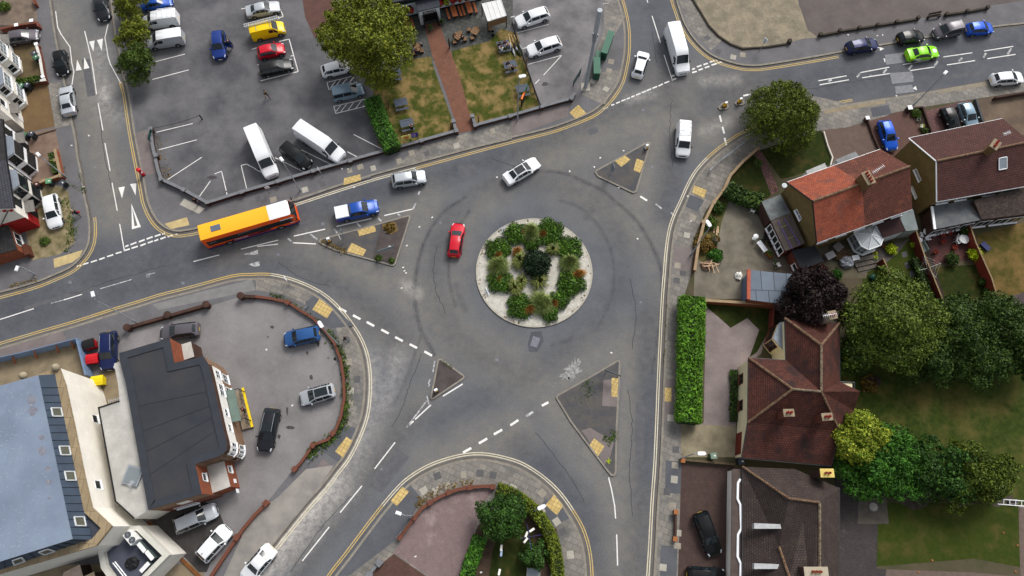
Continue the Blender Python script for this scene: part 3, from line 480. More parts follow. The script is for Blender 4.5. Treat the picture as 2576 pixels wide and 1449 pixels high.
area('lawn',[(2168,690),(2230,640),(2290,595),(2310,620),(2352,740),(2345,790),(2175,760)],LAWNG,Z1,.1);area('lawn',[(2352,672),(2460,665),(2475,700),(2500,760),(2390,790)],LAWND,Z1,.1);area('lawn',[(2455,590),(2576,560),(2720,540),(2720,740),(2510,750),(2480,680)],LAWNY,Z1,.1)
area('patio',[(2310,590),(2440,575),(2460,650),(2345,668)],MT('red_patio',(96,58,54),(82,52,50),(60,44,44),.45,.45,rot=15,ms=.02,var=.3),Z2,.1);area('patio',[(1965,640),(2070,610),(2190,640),(2180,700),(2010,700)],M('mossy_concrete',(92,86,70),.93,.18,.8),Z2,.1)
area('patio',[(2160,640),(2260,610),(2290,600),(2255,640),(2230,660),(2170,690)],M('grey_patio',(86,80,76),.92,.15,1),Z2,.1)
area('flower_bed',[(2330,590),(2352,672),(2390,790),(2375,790),(2320,640)],M('dark_soil',(50,40,34)),Z2,.1,reg=False)
for q in ([(2267,635),(2280,632),(2284,645),(2271,648)],[(2275,662),(2289,658),(2293,672),(2280,676)],[(2287,683),(2300,680),(2303,694),(2290,698)],[(2294,710),(2307,706),(2311,720),(2298,724)],[(2304,735),(2316,732),(2319,744),(2307,746)]):area('stepping_slab',q,M('slate_slab',(84,82,86),.9,.15,2),Z2,.1,reg=False)
cz=Z1
def bl(c,r,segs,wd=.1):
 for a,b in segs:cm.strip(WP(T(c,r,a,b),cz),wd,cz-.02,cz+PATCH)
bl(0,0,[((1155,470),(1395,408)),((1150,600),(1425,527)),((1180,998),(1455,932)),((1200,1130),(1485,1055)),((1265,1355),(1522,1187)),((1530,1449),(1587,1366)),((1620,1312),(1672,1292)),((1672,1292),(1710,1449)),((1866,1442),(1820,1248)),((1820,1248),(1860,1238)),((1860,1238),(1932,1276)),((1285,62),(1315,54)),((1820,68),(1850,62)),((1902,372),(1940,360)),((1325,178),(1342,172))])
bl(0,1,[((1500,42),(1532,-5)),((1708,-10),(1714,22))]);bl(1,0,[((175,313),(250,295)),((250,295),(318,540)),((318,540),(35,610)),((262,424),(282,418)),((188,78),(205,125)),((205,125),(150,140)),((10,490),(30,485))],.12)
bl(1,0,[((738,1015),(970,1135)),((340,1130),(590,1252)),((690,1145),(790,1198)),((145,1190),(385,1310)),((-10,1275),(60,1310)),((535,622),(720,577)),((535,622),(550,676)),((550,676),(760,620)),((560,665),(600,612)),((600,655),(640,600)),((645,640),(690,590)),((700,630),(740,580)),((587,803),(860,740)),((587,803),(602,856)),((602,856),(876,790)),((605,840),(640,795)),((640,842),(685,785)),((695,830),(738,772)),((752,818),(795,760)),((806,805),(850,750))])
bl(2,0,[((35,248),(275,185)),((80,366),(118,357)),((120,486),(376,417)),((376,417),(238,567)),((175,632),(206,600)),((-10,130),(22,122))])
tag(cm.build('bay_lines',WPT),kind='structure')
st=MB()
for c,r,x,y,a,b in ((1,1,120,1020,18,12),(1,1,545,1253,8,7),(1,1,415,1400,14,22),(1,2,255,330,40,14),(1,2,235,205,8,40),(1,1,90,1095,8,8),(1,1,468,1150,12,22),(0,0,1600,1340,40,14),(2,0,250,635,30,16),(1,2,175,395,12,20),(1,1,385,1215,10,16)):
 ps=[(x+a*math.cos(t)*rng.uniform(.6,1.2),y+b*math.sin(t)*rng.uniform(.6,1.2)) for t in np.arange(0,6.28,.5)];st.prism(WP(T(c,r,*ps),cz),cz-.02,cz+.003)
tag(st.build('oil_stains',M('oil_stain',(66,62,64),.7,.1,2)),kind='structure')
st=MB()
for x,y,a,b in ((1440,930,22,30),(1425,945,20,12)):
 ps=[(x+(a*rng.uniform(.25,1.25))*math.cos(t)-.3*b*math.sin(t)*.5,y+b*math.sin(t)*rng.uniform(.35,1.2)) for t in np.arange(0,6.28,.2)];st.prism(WP(ps),-.01,PATCH if a>20.5 else PATCH*.7)
tag(st.build('paint_spill',M('spilt_paint',(158,157,154),.85,.12,2.6,rgb2=(108,108,108))),kind='structure')
# ------------------------------------------------------------------ vehicles
PROF={'hatch':([(0,.60,.46,.50,.50,.52),(.025,.82,.60,.62,.66,.69),(.10,.96,.72,.70,.80,.85),(.255,1,.86,.78,.93,.98),(.45,1,.93,.66,1.40,1.45),(.66,1,.95,.66,1.44,1.50),(.86,.98,.98,.62,1.38,1.43),(.945,.94,.95,.66,1.0,1.04),(.98,.88,.80,.68,.84,.86),(1,.78,.55,.62,.60,.62)],3,6,.89,(.19,.80)),'saloon':([(0,.60,.46,.50,.50,.52),(.025,.82,.60,.62,.66,.69),(.10,.96,.72,.70,.80,.85),(.28,1,.86,.78,.92,.97),(.43,1,.92,.65,1.36,1.41),(.58,1,.94,.65,1.38,1.43),(.70,1,.94,.62,1.31,1.36),(.84,.99,.92,.72,1.0,1.04),(.97,.92,.88,.72,.97,.99),(1,.78,.55,.62,.62,.64)],3,6,.9,(.18,.79)),'estate':([(0,.60,.46,.50,.50,.52),(.025,.82,.60,.62,.66,.69),(.10,.96,.72,.70,.80,.85),(.255,1,.86,.78,.92,.97),(.42,1,.92,.66,1.38,1.43),(.66,1,.94,.66,1.42,1.47),(.90,.98,.97,.64,1.38,1.42),(.965,.95,.95,.68,1.0,1.03),(.985,.90,.80,.68,.84,.86),(1,.80,.55,.62,.60,.62)],3,6,.9,(.18,.79)),'suv':([(0,.64,.55,.54,.60,.63),(.025,.84,.74,.66,.82,.86),(.10,.97,.86,.74,.95,1.0),(.25,1,.98,.80,1.06,1.11),(.41,1,1.04,.68,1.54,1.60),(.66,1,1.06,.68,1.58,1.65),(.88,.98,1.08,.65,1.52,1.57),(.955,.95,1.05,.69,1.1,1.14),(.985,.90,.88,.70,.92,.94),(1,.80,.62,.64,.66,.68)],3,6,.9,(.18,.80)),'mpv':([(0,.66,.5,.56,.56,.6),(.025,.86,.70,.68,.78,.82),(.09,.97,.84,.76,.92,.97),(.19,1,.98,.82,1.06,1.10),(.38,1,1.04,.74,1.66,1.71),(.65,1,1.05,.76,1.74,1.79),(.95,.99,1.06,.74,1.72,1.76),(.985,.97,1.0,.76,1.1,1.12),(.995,.94,.80,.74,.85,.86),(1,.86,.55,.66,.60,.62)],3,6,.92,(.18,.82)),'van':([(0,.68,.5,.58,.58,.62),(.025,.88,.75,.70,.86,.90),(.10,.98,.94,.78,1.04,1.08),(.19,1,1.06,.84,1.18,1.22),(.34,1,1.12,.78,1.84,1.89),(.60,1,1.15,.80,1.93,1.97),(.97,1,1.15,.80,1.92,1.96),(1,.97,1.1,.78,1.85,1.88)],3,6,.95,(.18,.80)),'sprinter':([(0,.68,.6,.60,.72,.78),(.02,.88,.86,.72,1.0,1.05),(.09,.98,1.06,.80,1.16,1.22),(.155,1,1.2,.86,1.34,1.38),(.26,1,1.26,.82,2.3,2.38),(.34,1,1.3,.84,2.56,2.62),(.98,1,1.3,.84,2.58,2.64),(1,.97,1.25,.82,2.5,2.54)],3,4,.95,(.14,.78)),'pickup':([(0,.64,.6,.56,.7,.74),(.02,.86,.82,.68,.92,.96),(.09,.97,.94,.76,1.04,1.08),(.23,1,1.04,.82,1.12,1.17),(.37,1,1.08,.70,1.68,1.74),(.52,1,1.1,.70,1.72,1.78),(.62,1,1.1,.70,1.66,1.72),(.68,1,1.08,.80,1.18,1.2),(.97,.98,1.05,.82,1.16,1.2),(1,.95,.9,.8,1.1,1.12)],3,6,.95,(.17,.78))}
NOM={'hatch':(4.05,1.74),'saloon':(4.65,1.82),'estate':(4.5,1.80),'suv':(4.4,1.84),'mpv':(4.2,1.78),'van':(4.8,1.86),'sprinter':(6.6,2.02),'pickup':(5.3,1.88)}
def patch(mb,q,n=(.06,.06,.06,.06),off=.012,mi=0):
 """a thin pane on the quad q = (a0, a1, b1, b0), inset by fractions and raised"""
 a0,a1,b1,b0=q
 def at(u,v):return a0.lerp(a1,u).lerp(b0.lerp(b1,u),v)
 P=[at(n[0],n[2]),at(1-n[1],n[2]),at(1-n[1],1-n[3]),at(n[0],1-n[3])]
 nr=(P[1]-P[0]).cross(P[3]-P[0]).normalized()
 C=sum(P,Vector())/4
 if nr.dot(C-Vector((C.x*.6,0,.6)))<0:nr=-nr
 mb.add([p+nr*off for p in P]+[p-nr*.02 for p in P],[[0,1,2,3],[0,4,5,1],[1,5,6,2],[2,6,7,3],[3,7,4,0]],mi)
def patchrow(mb,ra,rb,n,off=.02,mi=0):
 """a curved pane between two rows of points, inset by fractions (first side, last side, near, far)"""
 def along(r,u):
  x=u*(len(r)-1);i=min(int(x),len(r)-2);return r[i].lerp(r[i+1],x-i)
 us=np.linspace(n[0],1-n[1],7);A=[along(ra,u).lerp(along(rb,u),n[2]) for u in us];B=[along(ra,u).lerp(along(rb,u),1-n[3]) for u in us];k=len(us)
 nr=(A[-1]-A[0]).cross(B[k//2]-A[k//2]).normalized();nr=nr if nr.z>0 else -nr
 mb.add([p+nr*off for p in A+B]+[p-nr*.03 for p in A+B],[[i,i+1,k+i+1,k+i] for i in range(k-1)]+[[i,i+1,2*k+i+1,2*k+i] for i in range(k-1)]+[[k+i,k+i+1,3*k+i+1,3*k+i] for i in range(k-1)]+[[0,k,3*k,2*k],[k-1,2*k-1,4*k-1,3*k-1]],mi)
def flipfix(mb):
 """turn faces so that they look away from the car's middle"""
 for i,f in enumerate(mb.f):
  c=sum((mb.v[j] for j in f),Vector())/len(f);a,b,d=(mb.v[f[j]] for j in (0,1,2));nn=(b-a).cross(d-a)
  if nn.dot(c-Vector((c.x*.7,0,.55)))<0:mb.f[i]=f[::-1]
def vehicle(name,kind,front,rear,color,label,cat,group=None,zf=.7,zr=.75,L=None,roof=None,extra=(),rim=None,plate='std'):
 A,B=G(front,zf),G(rear,zr);g0=gz((A.x+B.x)/2,(A.y+B.y)/2)
 A,B=G(front,zf+g0),G(rear,zr+g0);d=(A-B);d.z=0;ln_,W=NOM[kind];l0=d.length;Ln=L or min(max(l0,ln_*.9),ln_*1.1);W/=2
 c=(A+B)/2;rz=math.atan2(d.y,d.x);t=thing(name,label,cat,(c.x,c.y,g0),rz,group)
 stn,iw,ir,mirror,wh=PROF[kind];paint=color;rings=[]
 for (s,w_,zb,wt,ze,zc) in stn:
  x=Ln/2-s*Ln;y=w_*W;zl=.30 if s<.05 or s>.97 else .2
  half=[(y*.9,zl),(y,.45 if kind not in ('sprinter',) else .6),(y*.985,zb),(wt*W,ze)]
  if ze-zb>.3:half.insert(3,(y*.985+(wt*W-y*.985)*.88,zb+(ze-zb)*.86))
  else:half.insert(3,(y*.985+(wt*W-y*.985)*.55,zb+(ze-zb)*.7))
  rings.append([Vector((x,a,b)) for a,b in half]+[Vector((x,wt*W*.5,(ze+zc*2)/3)),Vector((x,0,zc)),Vector((x,-wt*W*.5,(ze+zc*2)/3))]+[Vector((x,-a,b)) for a,b in half[::-1]])
 n=len(rings[0]);mb=MB();vs=[v for r in rings for v in r]
 fs=[];ms=[]
 for i in range(len(rings)-1):
  for j in range(n):
   k=(j+1)%n;fs.append([i*n+j,i*n+k,(i+1)*n+k,(i+1)*n+j]);ms.append(1 if roof and i in range(iw+1,ir) and 4<=j<n-5 else (2 if j==n-1 else 0))
 fs.append(list(range(n))[::-1]);fs.append([(len(rings)-1)*n+j for j in range(n)]);ms+=[0,0]
 mb.add(vs,fs);mb.m=ms
 wr=.31 if kind in ('hatch','saloon','estate','mpv') else (.34 if kind!='pickup' else .38)
 wx=[Ln/2-s*Ln for s in wh]
 for x in wx:
  for sy in (1,-1):
   arc=[Vector((x+(wr+.07)*math.cos(a),sy*(W+.004),wr+(wr+.07)*math.sin(a))) for a in np.linspace(0,math.pi,9)];k=len(mb.v)
   mb.v+=[v for v in arc]+[v-Vector((0,sy*.25,0)) for v in arc];mb.f.append([k+i for i in range(9)][::-sy]);mb.m.append(2)
   for i in range(8):mb.f.append([k+i,k+i+1,k+10+i,k+9+i]);mb.m.append(2)
 body=mb;flipfix(body);body.build('body',[paint,roof or paint,BLACK],t,38)
 R=rings;last=len(stn)-1;iE=n-5
 p=MB();patchrow(p,R[iw][4:iE+1],R[iw+1][4:iE+1],(.04,.04,.06,.04));flipfix(p);p.build('windscreen',GLASS,t)
 rb=ir+1
 p=MB()
 if kind in ('van','sprinter'):pass
 else:patchrow(p,R[ir][4:iE+1],R[rb][4:iE+1],(.07,.07,.08,.12));flipfix(p);p.build('rear_window',GLASS,t)
 panes=list(range(iw,rb)) if kind not in ('van','sprinter') else [iw]
 for sd in (0,1):
  p=MB()
  for i in panes:
   a,b=R[i],R[i+1]
   q=(a[2],b[2],b[3],a[3]) if not sd else (a[n-3],b[n-3],b[n-4],a[n-4])
   nn=(.04,.04,.12,.06)
   if i==iw:nn=(.25,.05,.1,.08)
   if i==rb-1 and i>ir-1:nn=(.06,.3,.14,.1)
   patch(p,q,nn,.03)
  if kind in ('van','sprinter'):
   i=iw+1;a,b=R[i],R[i+1];f_=.55 if kind=='van' else .8
   q=(a[2],a[2].lerp(b[2],f_),a[3].lerp(b[3],f_),a[3]) if not sd else (a[n-3],a[n-3].lerp(b[n-3],f_),a[n-4].lerp(b[n-4],f_),a[n-4]);patch(p,q,(.02,.08,.12,.22 if kind=='van' else .45),.014)
  flipfix(p);p.build('side_windows',GLASS,t)
 for sy in (1,-1):
  j0,j1=(2,4) if sy>0 else (n-3,n-5)
  p=MB();a,b=R[1],R[2];q=(a[j0].lerp(a[j1],.05),b[j0],b[j1],a[j1]);patch(p,q,(-.15,.25,.02,.35),.015);flipfix(p);p.build('headlight',LAMPW,t)
  p=MB();i=last-2 if kind not in ('van','sprinter') else last-1;a,b=R[i],R[i+1];q=(a[1].lerp(a[2],.5),b[1].lerp(b[2],.3),b[3],a[3].lerp(a[2],.4))
  if sy<0:q=(a[n-2].lerp(a[n-3],.5),b[n-2].lerp(b[n-3],.3),b[n-4],a[n-4].lerp(a[n-3],.4))
  patch(p,q,(.05,-.1,.1,.1),.015);flipfix(p);p.build('tail_light',LAMPR,t)
  x=R[iw][0].x-(R[iw][0].x-R[iw+1][0].x)*.35;p=MB();p.box((x,sy*(W+.11),stn[iw][2]+.12),(.13,.2,.14));p.v=[v+Vector((0,0,0)) for v in p.v];p.build('wing_mirror',BLACK if kind in ('van','sprinter') or 'blackmirror' in extra else paint,t,40)
  for x in wx:
   wb=MB();wb.lathe((x,sy*(W-.09),wr),[(wr*.62,-.105),(wr*.94,-.105),(wr,-.07),(wr,.07),(wr*.94,.105),(wr*.62,.105)],16,0,'Y');wo_=wb.build('wheel',TYRE,t,40)
   rb_=MB();rb_.lathe((x,sy*(W-.09),wr),[(.05,-.10-.012),(wr*.6,-.10-.006),(wr*.6,.106),(.05,.112)],12,0,'Y');o=rb_.build('rim',rim or RIM,wo_,40)
 fz,rz_=.42,(.6 if kind in ('hatch','saloon','estate') else .7)
 p=MB();p.box((Ln/2+.005,0,fz),(.02,.5,.11));p.build('number_plate',WHITE,t);p=MB();p.box((-Ln/2-.005,0,rz_),(.02,.5,.11));p.build('number_plate',YELPL,t)
 p=MB();p.box((Ln/2-.01,0,.56 if kind in ('hatch','saloon','estate') else .66),(.06,W*.95,.13));p.build('grille',BLACK,t)
 if 'rails' in extra:
  for sy in (1,-1):p=MB();a,b=R[iw+1][4 if sy>0 else iE],R[ir][4 if sy>0 else iE];p.tube([a+Vector((-.15,-sy*.03,.05)),(a+b)/2+Vector((0,-sy*.02,.10)),b+Vector((.1,-sy*.03,.06))],.025,6);p.build('roof_rail',STEEL,t)
 if 'sunroof' in extra or 'glassroof' in extra:
  f0,f1=(.12,.75) if 'sunroof' in extra else (.0,1.5);a,b,c2=R[iw+1],R[iw+2],R[ir];p=MB();xa=a[0].x-(a[0].x-b[0].x)*.1;xb=b[0].x+.1 if 'sunroof' in extra else c2[0].x+.1
  zt=max(stn[iw+1][5],stn[iw+2][5])+.012;p.box(((xa+xb)/2,0,zt-.02),(abs(xa-xb),W*1.05,.04));p.build('sunroof',GLASS,t)
 if 'rack' in extra:
  p=MB();zt=stn[ir][5]+.12
  for x in np.linspace(R[iw+2][0].x+.3,R[ir][0].x+.15,4):p.box((x,0,zt),(.05,W*1.6,.04));
  for sy in (1,-1):p.box(((R[iw+2][0].x+R[ir][0].x)/2+.2,sy*W*.74,zt+.03),(abs(R[iw+2][0].x-R[ir][0].x)+.2,.05,.05));[p.box((x,sy*W*.74,zt-.06),(.04,.04,.14)) for x in (R[iw+2][0].x,R[ir][0].x+.2)]
  p.build('roof_rack',WHITE if 'whiterack' in extra else STEEL,t)
 if 'antenna' in extra:p=MB();p.box((R[ir][0].x+.2,0,stn[ir][5]+.06),(.16,.05,.08));p.build('antenna',BLACK,t,40)
 return t,R,Ln,W,stn
YELPL=M('yellow_plate',(220,180,40),.5,0)
PWH=MPAINT('white',(226,228,230));PSIL=MPAINT('silver',(176,181,186),.35);PBLK=MPAINT('black',(9,10,12),0,.3);PNAV=MPAINT('navy',(22,34,78),.2);PBLU=MPAINT('blue',(28,74,158),.2);PRED=MPAINT('red',(190,12,38));PGRY=MPAINT('grey',(92,88,94),.35);PDGR=MPAINT('dark_grey',(36,38,44),.3)
PYEL=MPAINT('yellow',(236,200,8));PLIM=MPAINT('lime',(136,214,22));PSTE=MPAINT('steel_blue',(118,138,152),.35);PBRI=MPAINT('bright_blue',(22,84,196),.2);PCRI=MPAINT('crimson',(178,22,44));PMID=MPAINT('mid_blue',(44,84,138),.25);PICE=MPAINT('ice_blue',(128,152,168),.35)
CARS='cars and vans on the roads';PARK='vehicles in the pub car park';KERBP='cars parked along the east road';CLUBP='cars in the club car park'
V=vehicle
V('car','suv',(1072,443),(985,456),PSIL,'silver hatchback with roof rails driving along the main road behind the blue pickup','car',CARS,extra=('rails',),L=4.35)
V('car','saloon',(1357,403),(1268,456),PWH,'white saloon with black glass roof just north of the planted roundabout','car',CARS,extra=('glassroof',))
V('car','hatch',(1154,561),(1141,645),PRED,'red hatchback circling the west side of the roundabout','car',CARS)
V('van','sprinter',(1720,193),(1693,48),PWH,'long white panel van waiting at the dashed give way line','van',CARS,zf=.6,zr=2.5,L=7.0)
V('car','hatch',(1623,122),(1600,200),PWH,'white hatchback driving away up the north road beside the long white van','car',CARS,L=4.2)
V('van','van',(1717,394),(1724,303),PWH,'small white van with roof rack driving down towards the roundabout','van',CARS,zf=.7,zr=1.7,extra=('rack','whiterack'),L=4.6)
V('car','hatch',(2209,108),(2130,121),PNAV,'navy hatchback parked at the kerb, nearest the end of the yellow lines','car',KERBP)
V('car','hatch',(2325,88),(2259,98),PBLK,'small black hatchback parked at the kerb above the lime green car','car',KERBP,L=3.7)
V('car','mpv',(2347,86),(2420,69),PGRY,'dark grey people carrier parked at the kerb facing the other cars','car',KERBP,extra=('rails',),L=3.85)
V('car','hatch',(2502,68),(2429,74),PBRI,'bright blue hatchback parked at the kerb, farthest up the east road','car',KERBP,L=3.75)
V('taxi','saloon',(2364,128),(2279,138),PLIM,'lime green and white private hire saloon on the east road','taxi',CARS,L=4.5)
V('car','hatch',(2578,193),(2492,200),PWH,'white hybrid hatchback parked on the south pavement of the east road','car',None,L=4.45)
V('car','hatch',(2246,377),(2222,302),PBRI,'bright blue hatchback on the red paved driveway of the orange roofed house','car',None)
V('car','hatch',(2406,330),(2379,272),PBLK,'black hatchback tucked beside the brown tiled roof on red slabs','car',None,L=3.8)
V('car','hatch',(2448,318),(2424,262),PICE,'pale blue rounded hatchback parked close to the brown tiled roof','car',None,L=3.9)
V('car','saloon',(264,57),(245,-28),PDGR,'dark saloon parked against the trees at the top of the west street','car',None,L=4.7)
V('car','hatch',(97,86),(17,97),PGRY,'dark grey coupe with pale windscreen in the driveway between brick walls','car',None)
V('car','hatch',(159,191),(147,123),PBLK,'small black hatchback with bright headlights half on the west pavement','car',None,L=3.75)
V('car','saloon',(163,212),(174,292),PSIL,'silver saloon parked half on the west pavement','car',None,L=4.5)
V('car','estate',(140,575),(123,487),PWH,'silver white estate car on the cracked concrete yard of the end house','car',None,L=4.6)
V('car','saloon',(434,0),(352,12),PBLU,'dark blue saloon at the top edge of the pub car park beside the trees','car',PARK)
V('van','van',(356,57),(443,36),PWH,'white van with ladder rack parked under the trees','van',PARK,zf=.8,zr=1.5,extra=('rack','whiterack'),L=4.9)
V('van','van',(369,107),(457,84),PSIL,'silver van with plain white roof parked beside the ladder rack van','van',PARK,zf=.8,zr=1.5,L=4.9,roof=PWH)
blue_suv=V('car','suv',(553,154),(548,72),MPAINT('royal',(28,54,124),.2),'blue estate car with a person at its open door in the pub car park','car',PARK,L=4.3)
V('car','saloon',(709,13),(613,31),PSIL,'silver white saloon at the top of the pub car park above the yellow van','car',PARK,L=4.7)
yv=V('van','van',(717,66),(628,80),PYEL,'yellow van with a ladder on its roof','van',PARK,zf=.8,zr=1.3,L=4.5)
V('car','hatch',(717,119),(646,135),PRED,'red hatchback in the marked bay below the yellow van','car',PARK,L=3.7)
V('car','estate',(737,159),(652,178),PBLK,'black estate car in the marked bay below the red hatchback','car',PARK)
V('car','hatch',(893,160),(806,181),PWH,'white hatchback half hidden under the big tree','car',PARK)
V('car','mpv',(915,222),(835,240),PSTE,'steel blue people carrier between the two hatched bays','car',PARK)
V('van','sprinter',(686,445),(628,315),PWH,'long white panel van in the slanted bays, nearest the street wall corner','van',PARK,zf=.6,zr=2.5,L=6.9)
V('van','sprinter',(862,400),(744,310),PWH,'long white panel van in the slanted bays with the black people carrier on its left','van',PARK,zf=.6,zr=2.5,L=6.9)
V('car','mpv',(777,417),(714,369),PBLK,'small black people carrier between the two long white vans','car',PARK)
V('car','suv',(1297,58),(1381,30),PWH,'white sport utility car by the black fence, higher of the two','car',PARK)
V('car','suv',(1326,131),(1411,104),PWH,'white sport utility car by the black fence, lower of the two','car',PARK)
V('car','hatch',(405,838),(498,827),PGRY,'grey hatchback with red tail lights parked behind the dark flat roof','car',CLUBP,L=4.5)
V('car','suv',(718,855),(800,838),PMID,'mid blue sport utility car by the curved brick wall','car',CLUBP,L=4.1)
V('car','hatch',(754,1005),(841,980),PSIL,'silver hatchback with black glass roof by the curved brick wall','car',CLUBP,extra=('glassroof',))
V('car','suv',(665,1132),(686,1030),PDGR,'dark grey sport utility car with sunroof in front of the club entrance','car',CLUBP,extra=('sunroof','rails'),L=4.8)
V('car','suv',(272,928),(273,836),PNAV,'navy sport utility car with roof rails beside the red bins','car',CLUBP,extra=('rails',),L=4.6)
V('car','estate',(537,1284),(446,1323),PSIL,'silver estate car on the damp tarmac below the club building','car',CLUBP,L=4.7)
V('car','suv',(573,1329),(505,1405),PWH,'white sport utility car beside the brick wall on the damp tarmac','car',CLUBP,extra=('antenna',))
V('car','saloon',(615,1458),(683,1379),PWH,'white coupe on the dusty road at the bottom edge of the view','car',CARS)
V('car','estate',(1801,1397),(1760,1288),PBLK,'black estate car parked askew on the herringbone driveway','car',None,extra=('antenna',),L=4.6)
V('car','estate',(1824,1452),(1729,1446),PBLK,'black estate car cut off by the bottom edge on the herringbone driveway','car',None)
t,R,Ln,W,stn=V('pickup_truck','pickup',(953,517),(842,539),PBLU,'blue pickup truck with white bed cover behind the orange bus','pickup truck',CARS,zf=.8,zr=1.0,L=5.35)
p=MB();x0,x1=R[7][0].x-.03,R[-1][0].x+.06;p.box(((x0+x1)/2,0,1.28),(abs(x0-x1),W*1.72,.2));p.build('bed_cover',PWH,t,50)
t=yv[0];l,rz=XF[t];c,s=math.cos(rz),math.sin(rz);lx,ly=-.25,.45
lad=thing('ladder','silver double ladder tied on the roof of the yellow van','ladder',(l.x+c*lx-s*ly,l.y+s*lx+c*ly,l.z+2.02),rz+.03)
for dz in (0,.14):
 p=MB()
 for sy in (-.2,.2):p.box((-dz*1.5,sy+dz*.5,dz),(4.6,.06,.07))
 for i in range(16):p.box((-2.2+i*.29-dz*1.5,dz*.5,dz),(.045,.4,.045))
 p.build('ladder_section',M('aluminium',(205,208,210),.4,.05,metal=.3),lad)
p=MB()
for x in (-1.4,.5):p.box((x+.3,-.3,-.04),(.06,1.5,.05))
p.build('roof_bars',STEEL,lad)
for o in COL.objects:
 if o.name.startswith('taxi'):tx=o
p=MB();p.lathe((1.55,.0,.90),[(.30,0),(.30,.02)],20);p.build('door_sticker',WHITE,tx);p=MB();p.box((-1.0,-.912,.62),(.9,.012,.36));p.build('livery_panel',WHITE,tx)
t=blue_suv[0];W=blue_suv[3];p=MB();p.box((.35,W+.38,.72),(.06,.85,.75),rz=-.35);p.box((.33,W+.36,1.25),(.04,.75,.35),rz=-.35,mi=1);p.build('open_door',[MPAINT('royal',(28,54,124)),GLASS],t)
PORA=MPAINT('orange',(228,84,14),0,.4);PROOF=MPAINT('amber',(244,176,34),0,.5);PDBL=MPAINT('violet_blue',(30,24,110))
A,B=G((724,521),2.85),G((500.5,586),2.85);d=A-B;rz=math.atan2(d.y,d.x);Lr=d.length;W=1.18
bus=thing('bus','single deck orange bus with yellow and white roof at the west junction','bus',tuple((A+B)/2*Vector((1,1,0)) if False else Vector(((A.x+B.x)/2,(A.y+B.y)/2,0))),rz,CARS)
x0,x1=-Lr/2,Lr/2;mb=MB()
def ringx(x,k=1.0,dz=0):return [Vector((x,y*W*k,z)) for y,z in ((1,.32),(1,.62),(1,1.0),(.985,2.1),(.97,2.55+dz),(.86,2.82+dz),(.5,2.9+dz),(0,2.92+dz),(-.5,2.9+dz),(-.86,2.82+dz),(-.97,2.55+dz),(-.985,2.1),(-1,1.0),(-1,.62),(-1,.32))]
sec=[ringx(x0-.06,.9,-.1),ringx(x0),ringx(x1-2.45),ringx(x1)]
nose=ringx(x1+.55,.86);nose=[Vector((x1+(.62 if v.z<1.3 else (.42 if v.z<2.3 else .12)),v.y,v.z if v.z<2.3 else v.z-.06)) for v in nose];sec.append(nose)
n=15;mb.v=[v for r in sec for v in r]
for i in range(4):
 for j in range(n):
  k=(j+1)%n;mb.f.append([i*n+j,i*n+k,(i+1)*n+k,(i+1)*n+j]);top=5<=j<=8
  mb.m.append((2 if i>=2 else 1) if top else (3 if j in (0,13) else (4 if j==14 else 0)))
mb.f.append(list(range(n))[::-1]);mb.m.append(0);mb.f.append([4*n+j for j in range(n)]);mb.m.append(0);flipfix(mb)
mb.build('body',[PORA,PROOF,PWH,PDBL,BLACK],bus,35)
p=MB();a,b=sec[3],sec[4];q=[b[2]*.5+b[3]*.5,b[12]*.5+b[11]*.5,Vector((b[10].x,-W*.8,2.68)),Vector((b[10].x,W*.8,2.68))];q[0].x=q[1].x=x1+.56;p.add([v+Vector((.03,0,.02)) for v in q]+[v-Vector((.05,0,.05)) for v in q],[[0,1,2,3],[0,4,5,1],[1,5,6,2],[2,6,7,3],[3,7,4,0]])
p.add([Vector((x1+.07,W*.82,2.83)),Vector((x1+.07,-W*.82,2.83)),q[2]+Vector((.03,0,.02)),q[3]+Vector((.03,0,.02))],[[0,1,2,3]]);flipfix(p);p.build('windscreen',GLASS,bus)
for sy in (1,-1):
 p=MB();p.box(((x0+x1)/2+.1,sy*W*.993,1.68),(Lr-.5,.02,1.0));so_=p.build('side_windows',GLASS,bus)
 p=MB()
 for i in range(7):p.box((x0+.55+i*(Lr-.6)/6,sy*(W*.993+.012),1.68),(.07,.012,1.0))
 p.build('pillars',BLACK,so_)
 p=MB();p.box((x1-.6,sy*(W*1.0+.012),2.3),(1.6,.03,.12));p.build('cab_trim',PWH,bus)
 for wx in (x1-1.75,x0+2.6):
  wb=MB();wb.lathe((wx,sy*(W-.12),.46),[(.28,-.14),(.43,-.14),(.46,-.1),(.46,.1),(.43,.14),(.28,.14)],18,0,'Y');wo_=wb.build('wheel',TYRE,bus,40)
  wb=MB();wb.lathe((wx,sy*(W-.12),.46),[(.06,-.148),(.28,-.142),(.28,.142),(.06,.148)],14,0,'Y');wb.build('rim',RIM,wo_,40)
  wb=MB();arc=[Vector((wx+.56*math.cos(a),sy*(W+.006),.46+.5*math.sin(a))) for a in np.linspace(-.2,math.pi+.2,12)];wb.v=arc+[v-Vector((0,sy*.1,0)) for v in arc];wb.f=[list(range(12))[::-sy]];wb.m=[0];wb.build('wheel_arch',BLACK,bus)
 p=MB();p.box((x1+.45,sy*.85,.75),(.2,.35,.2));p.build('headlight',LAMPW,bus);p=MB();p.box((x0-.06,sy*.9,.9),(.04,.2,.4));p.build('tail_light',LAMPR,bus)
 p=MB();p.box((x1+.5,sy*(W+.22),2.1),(.12,.25,.4));p.build('wing_mirror',BLACK,bus)
p=MB();p.box((x0+2.0,0,2.935),(1.15,.72,.06));p.build('roof_hatch',M('hatch_grey',(92,100,116),.5,.1),bus,40)
p=MB();p.box((x0+Lr*.49,-W-.008,.92),(Lr*.42,.016,.36));ad=p.build('advert_panel',M('advert_maroon',(60,6,22),.6,.2,2),bus)
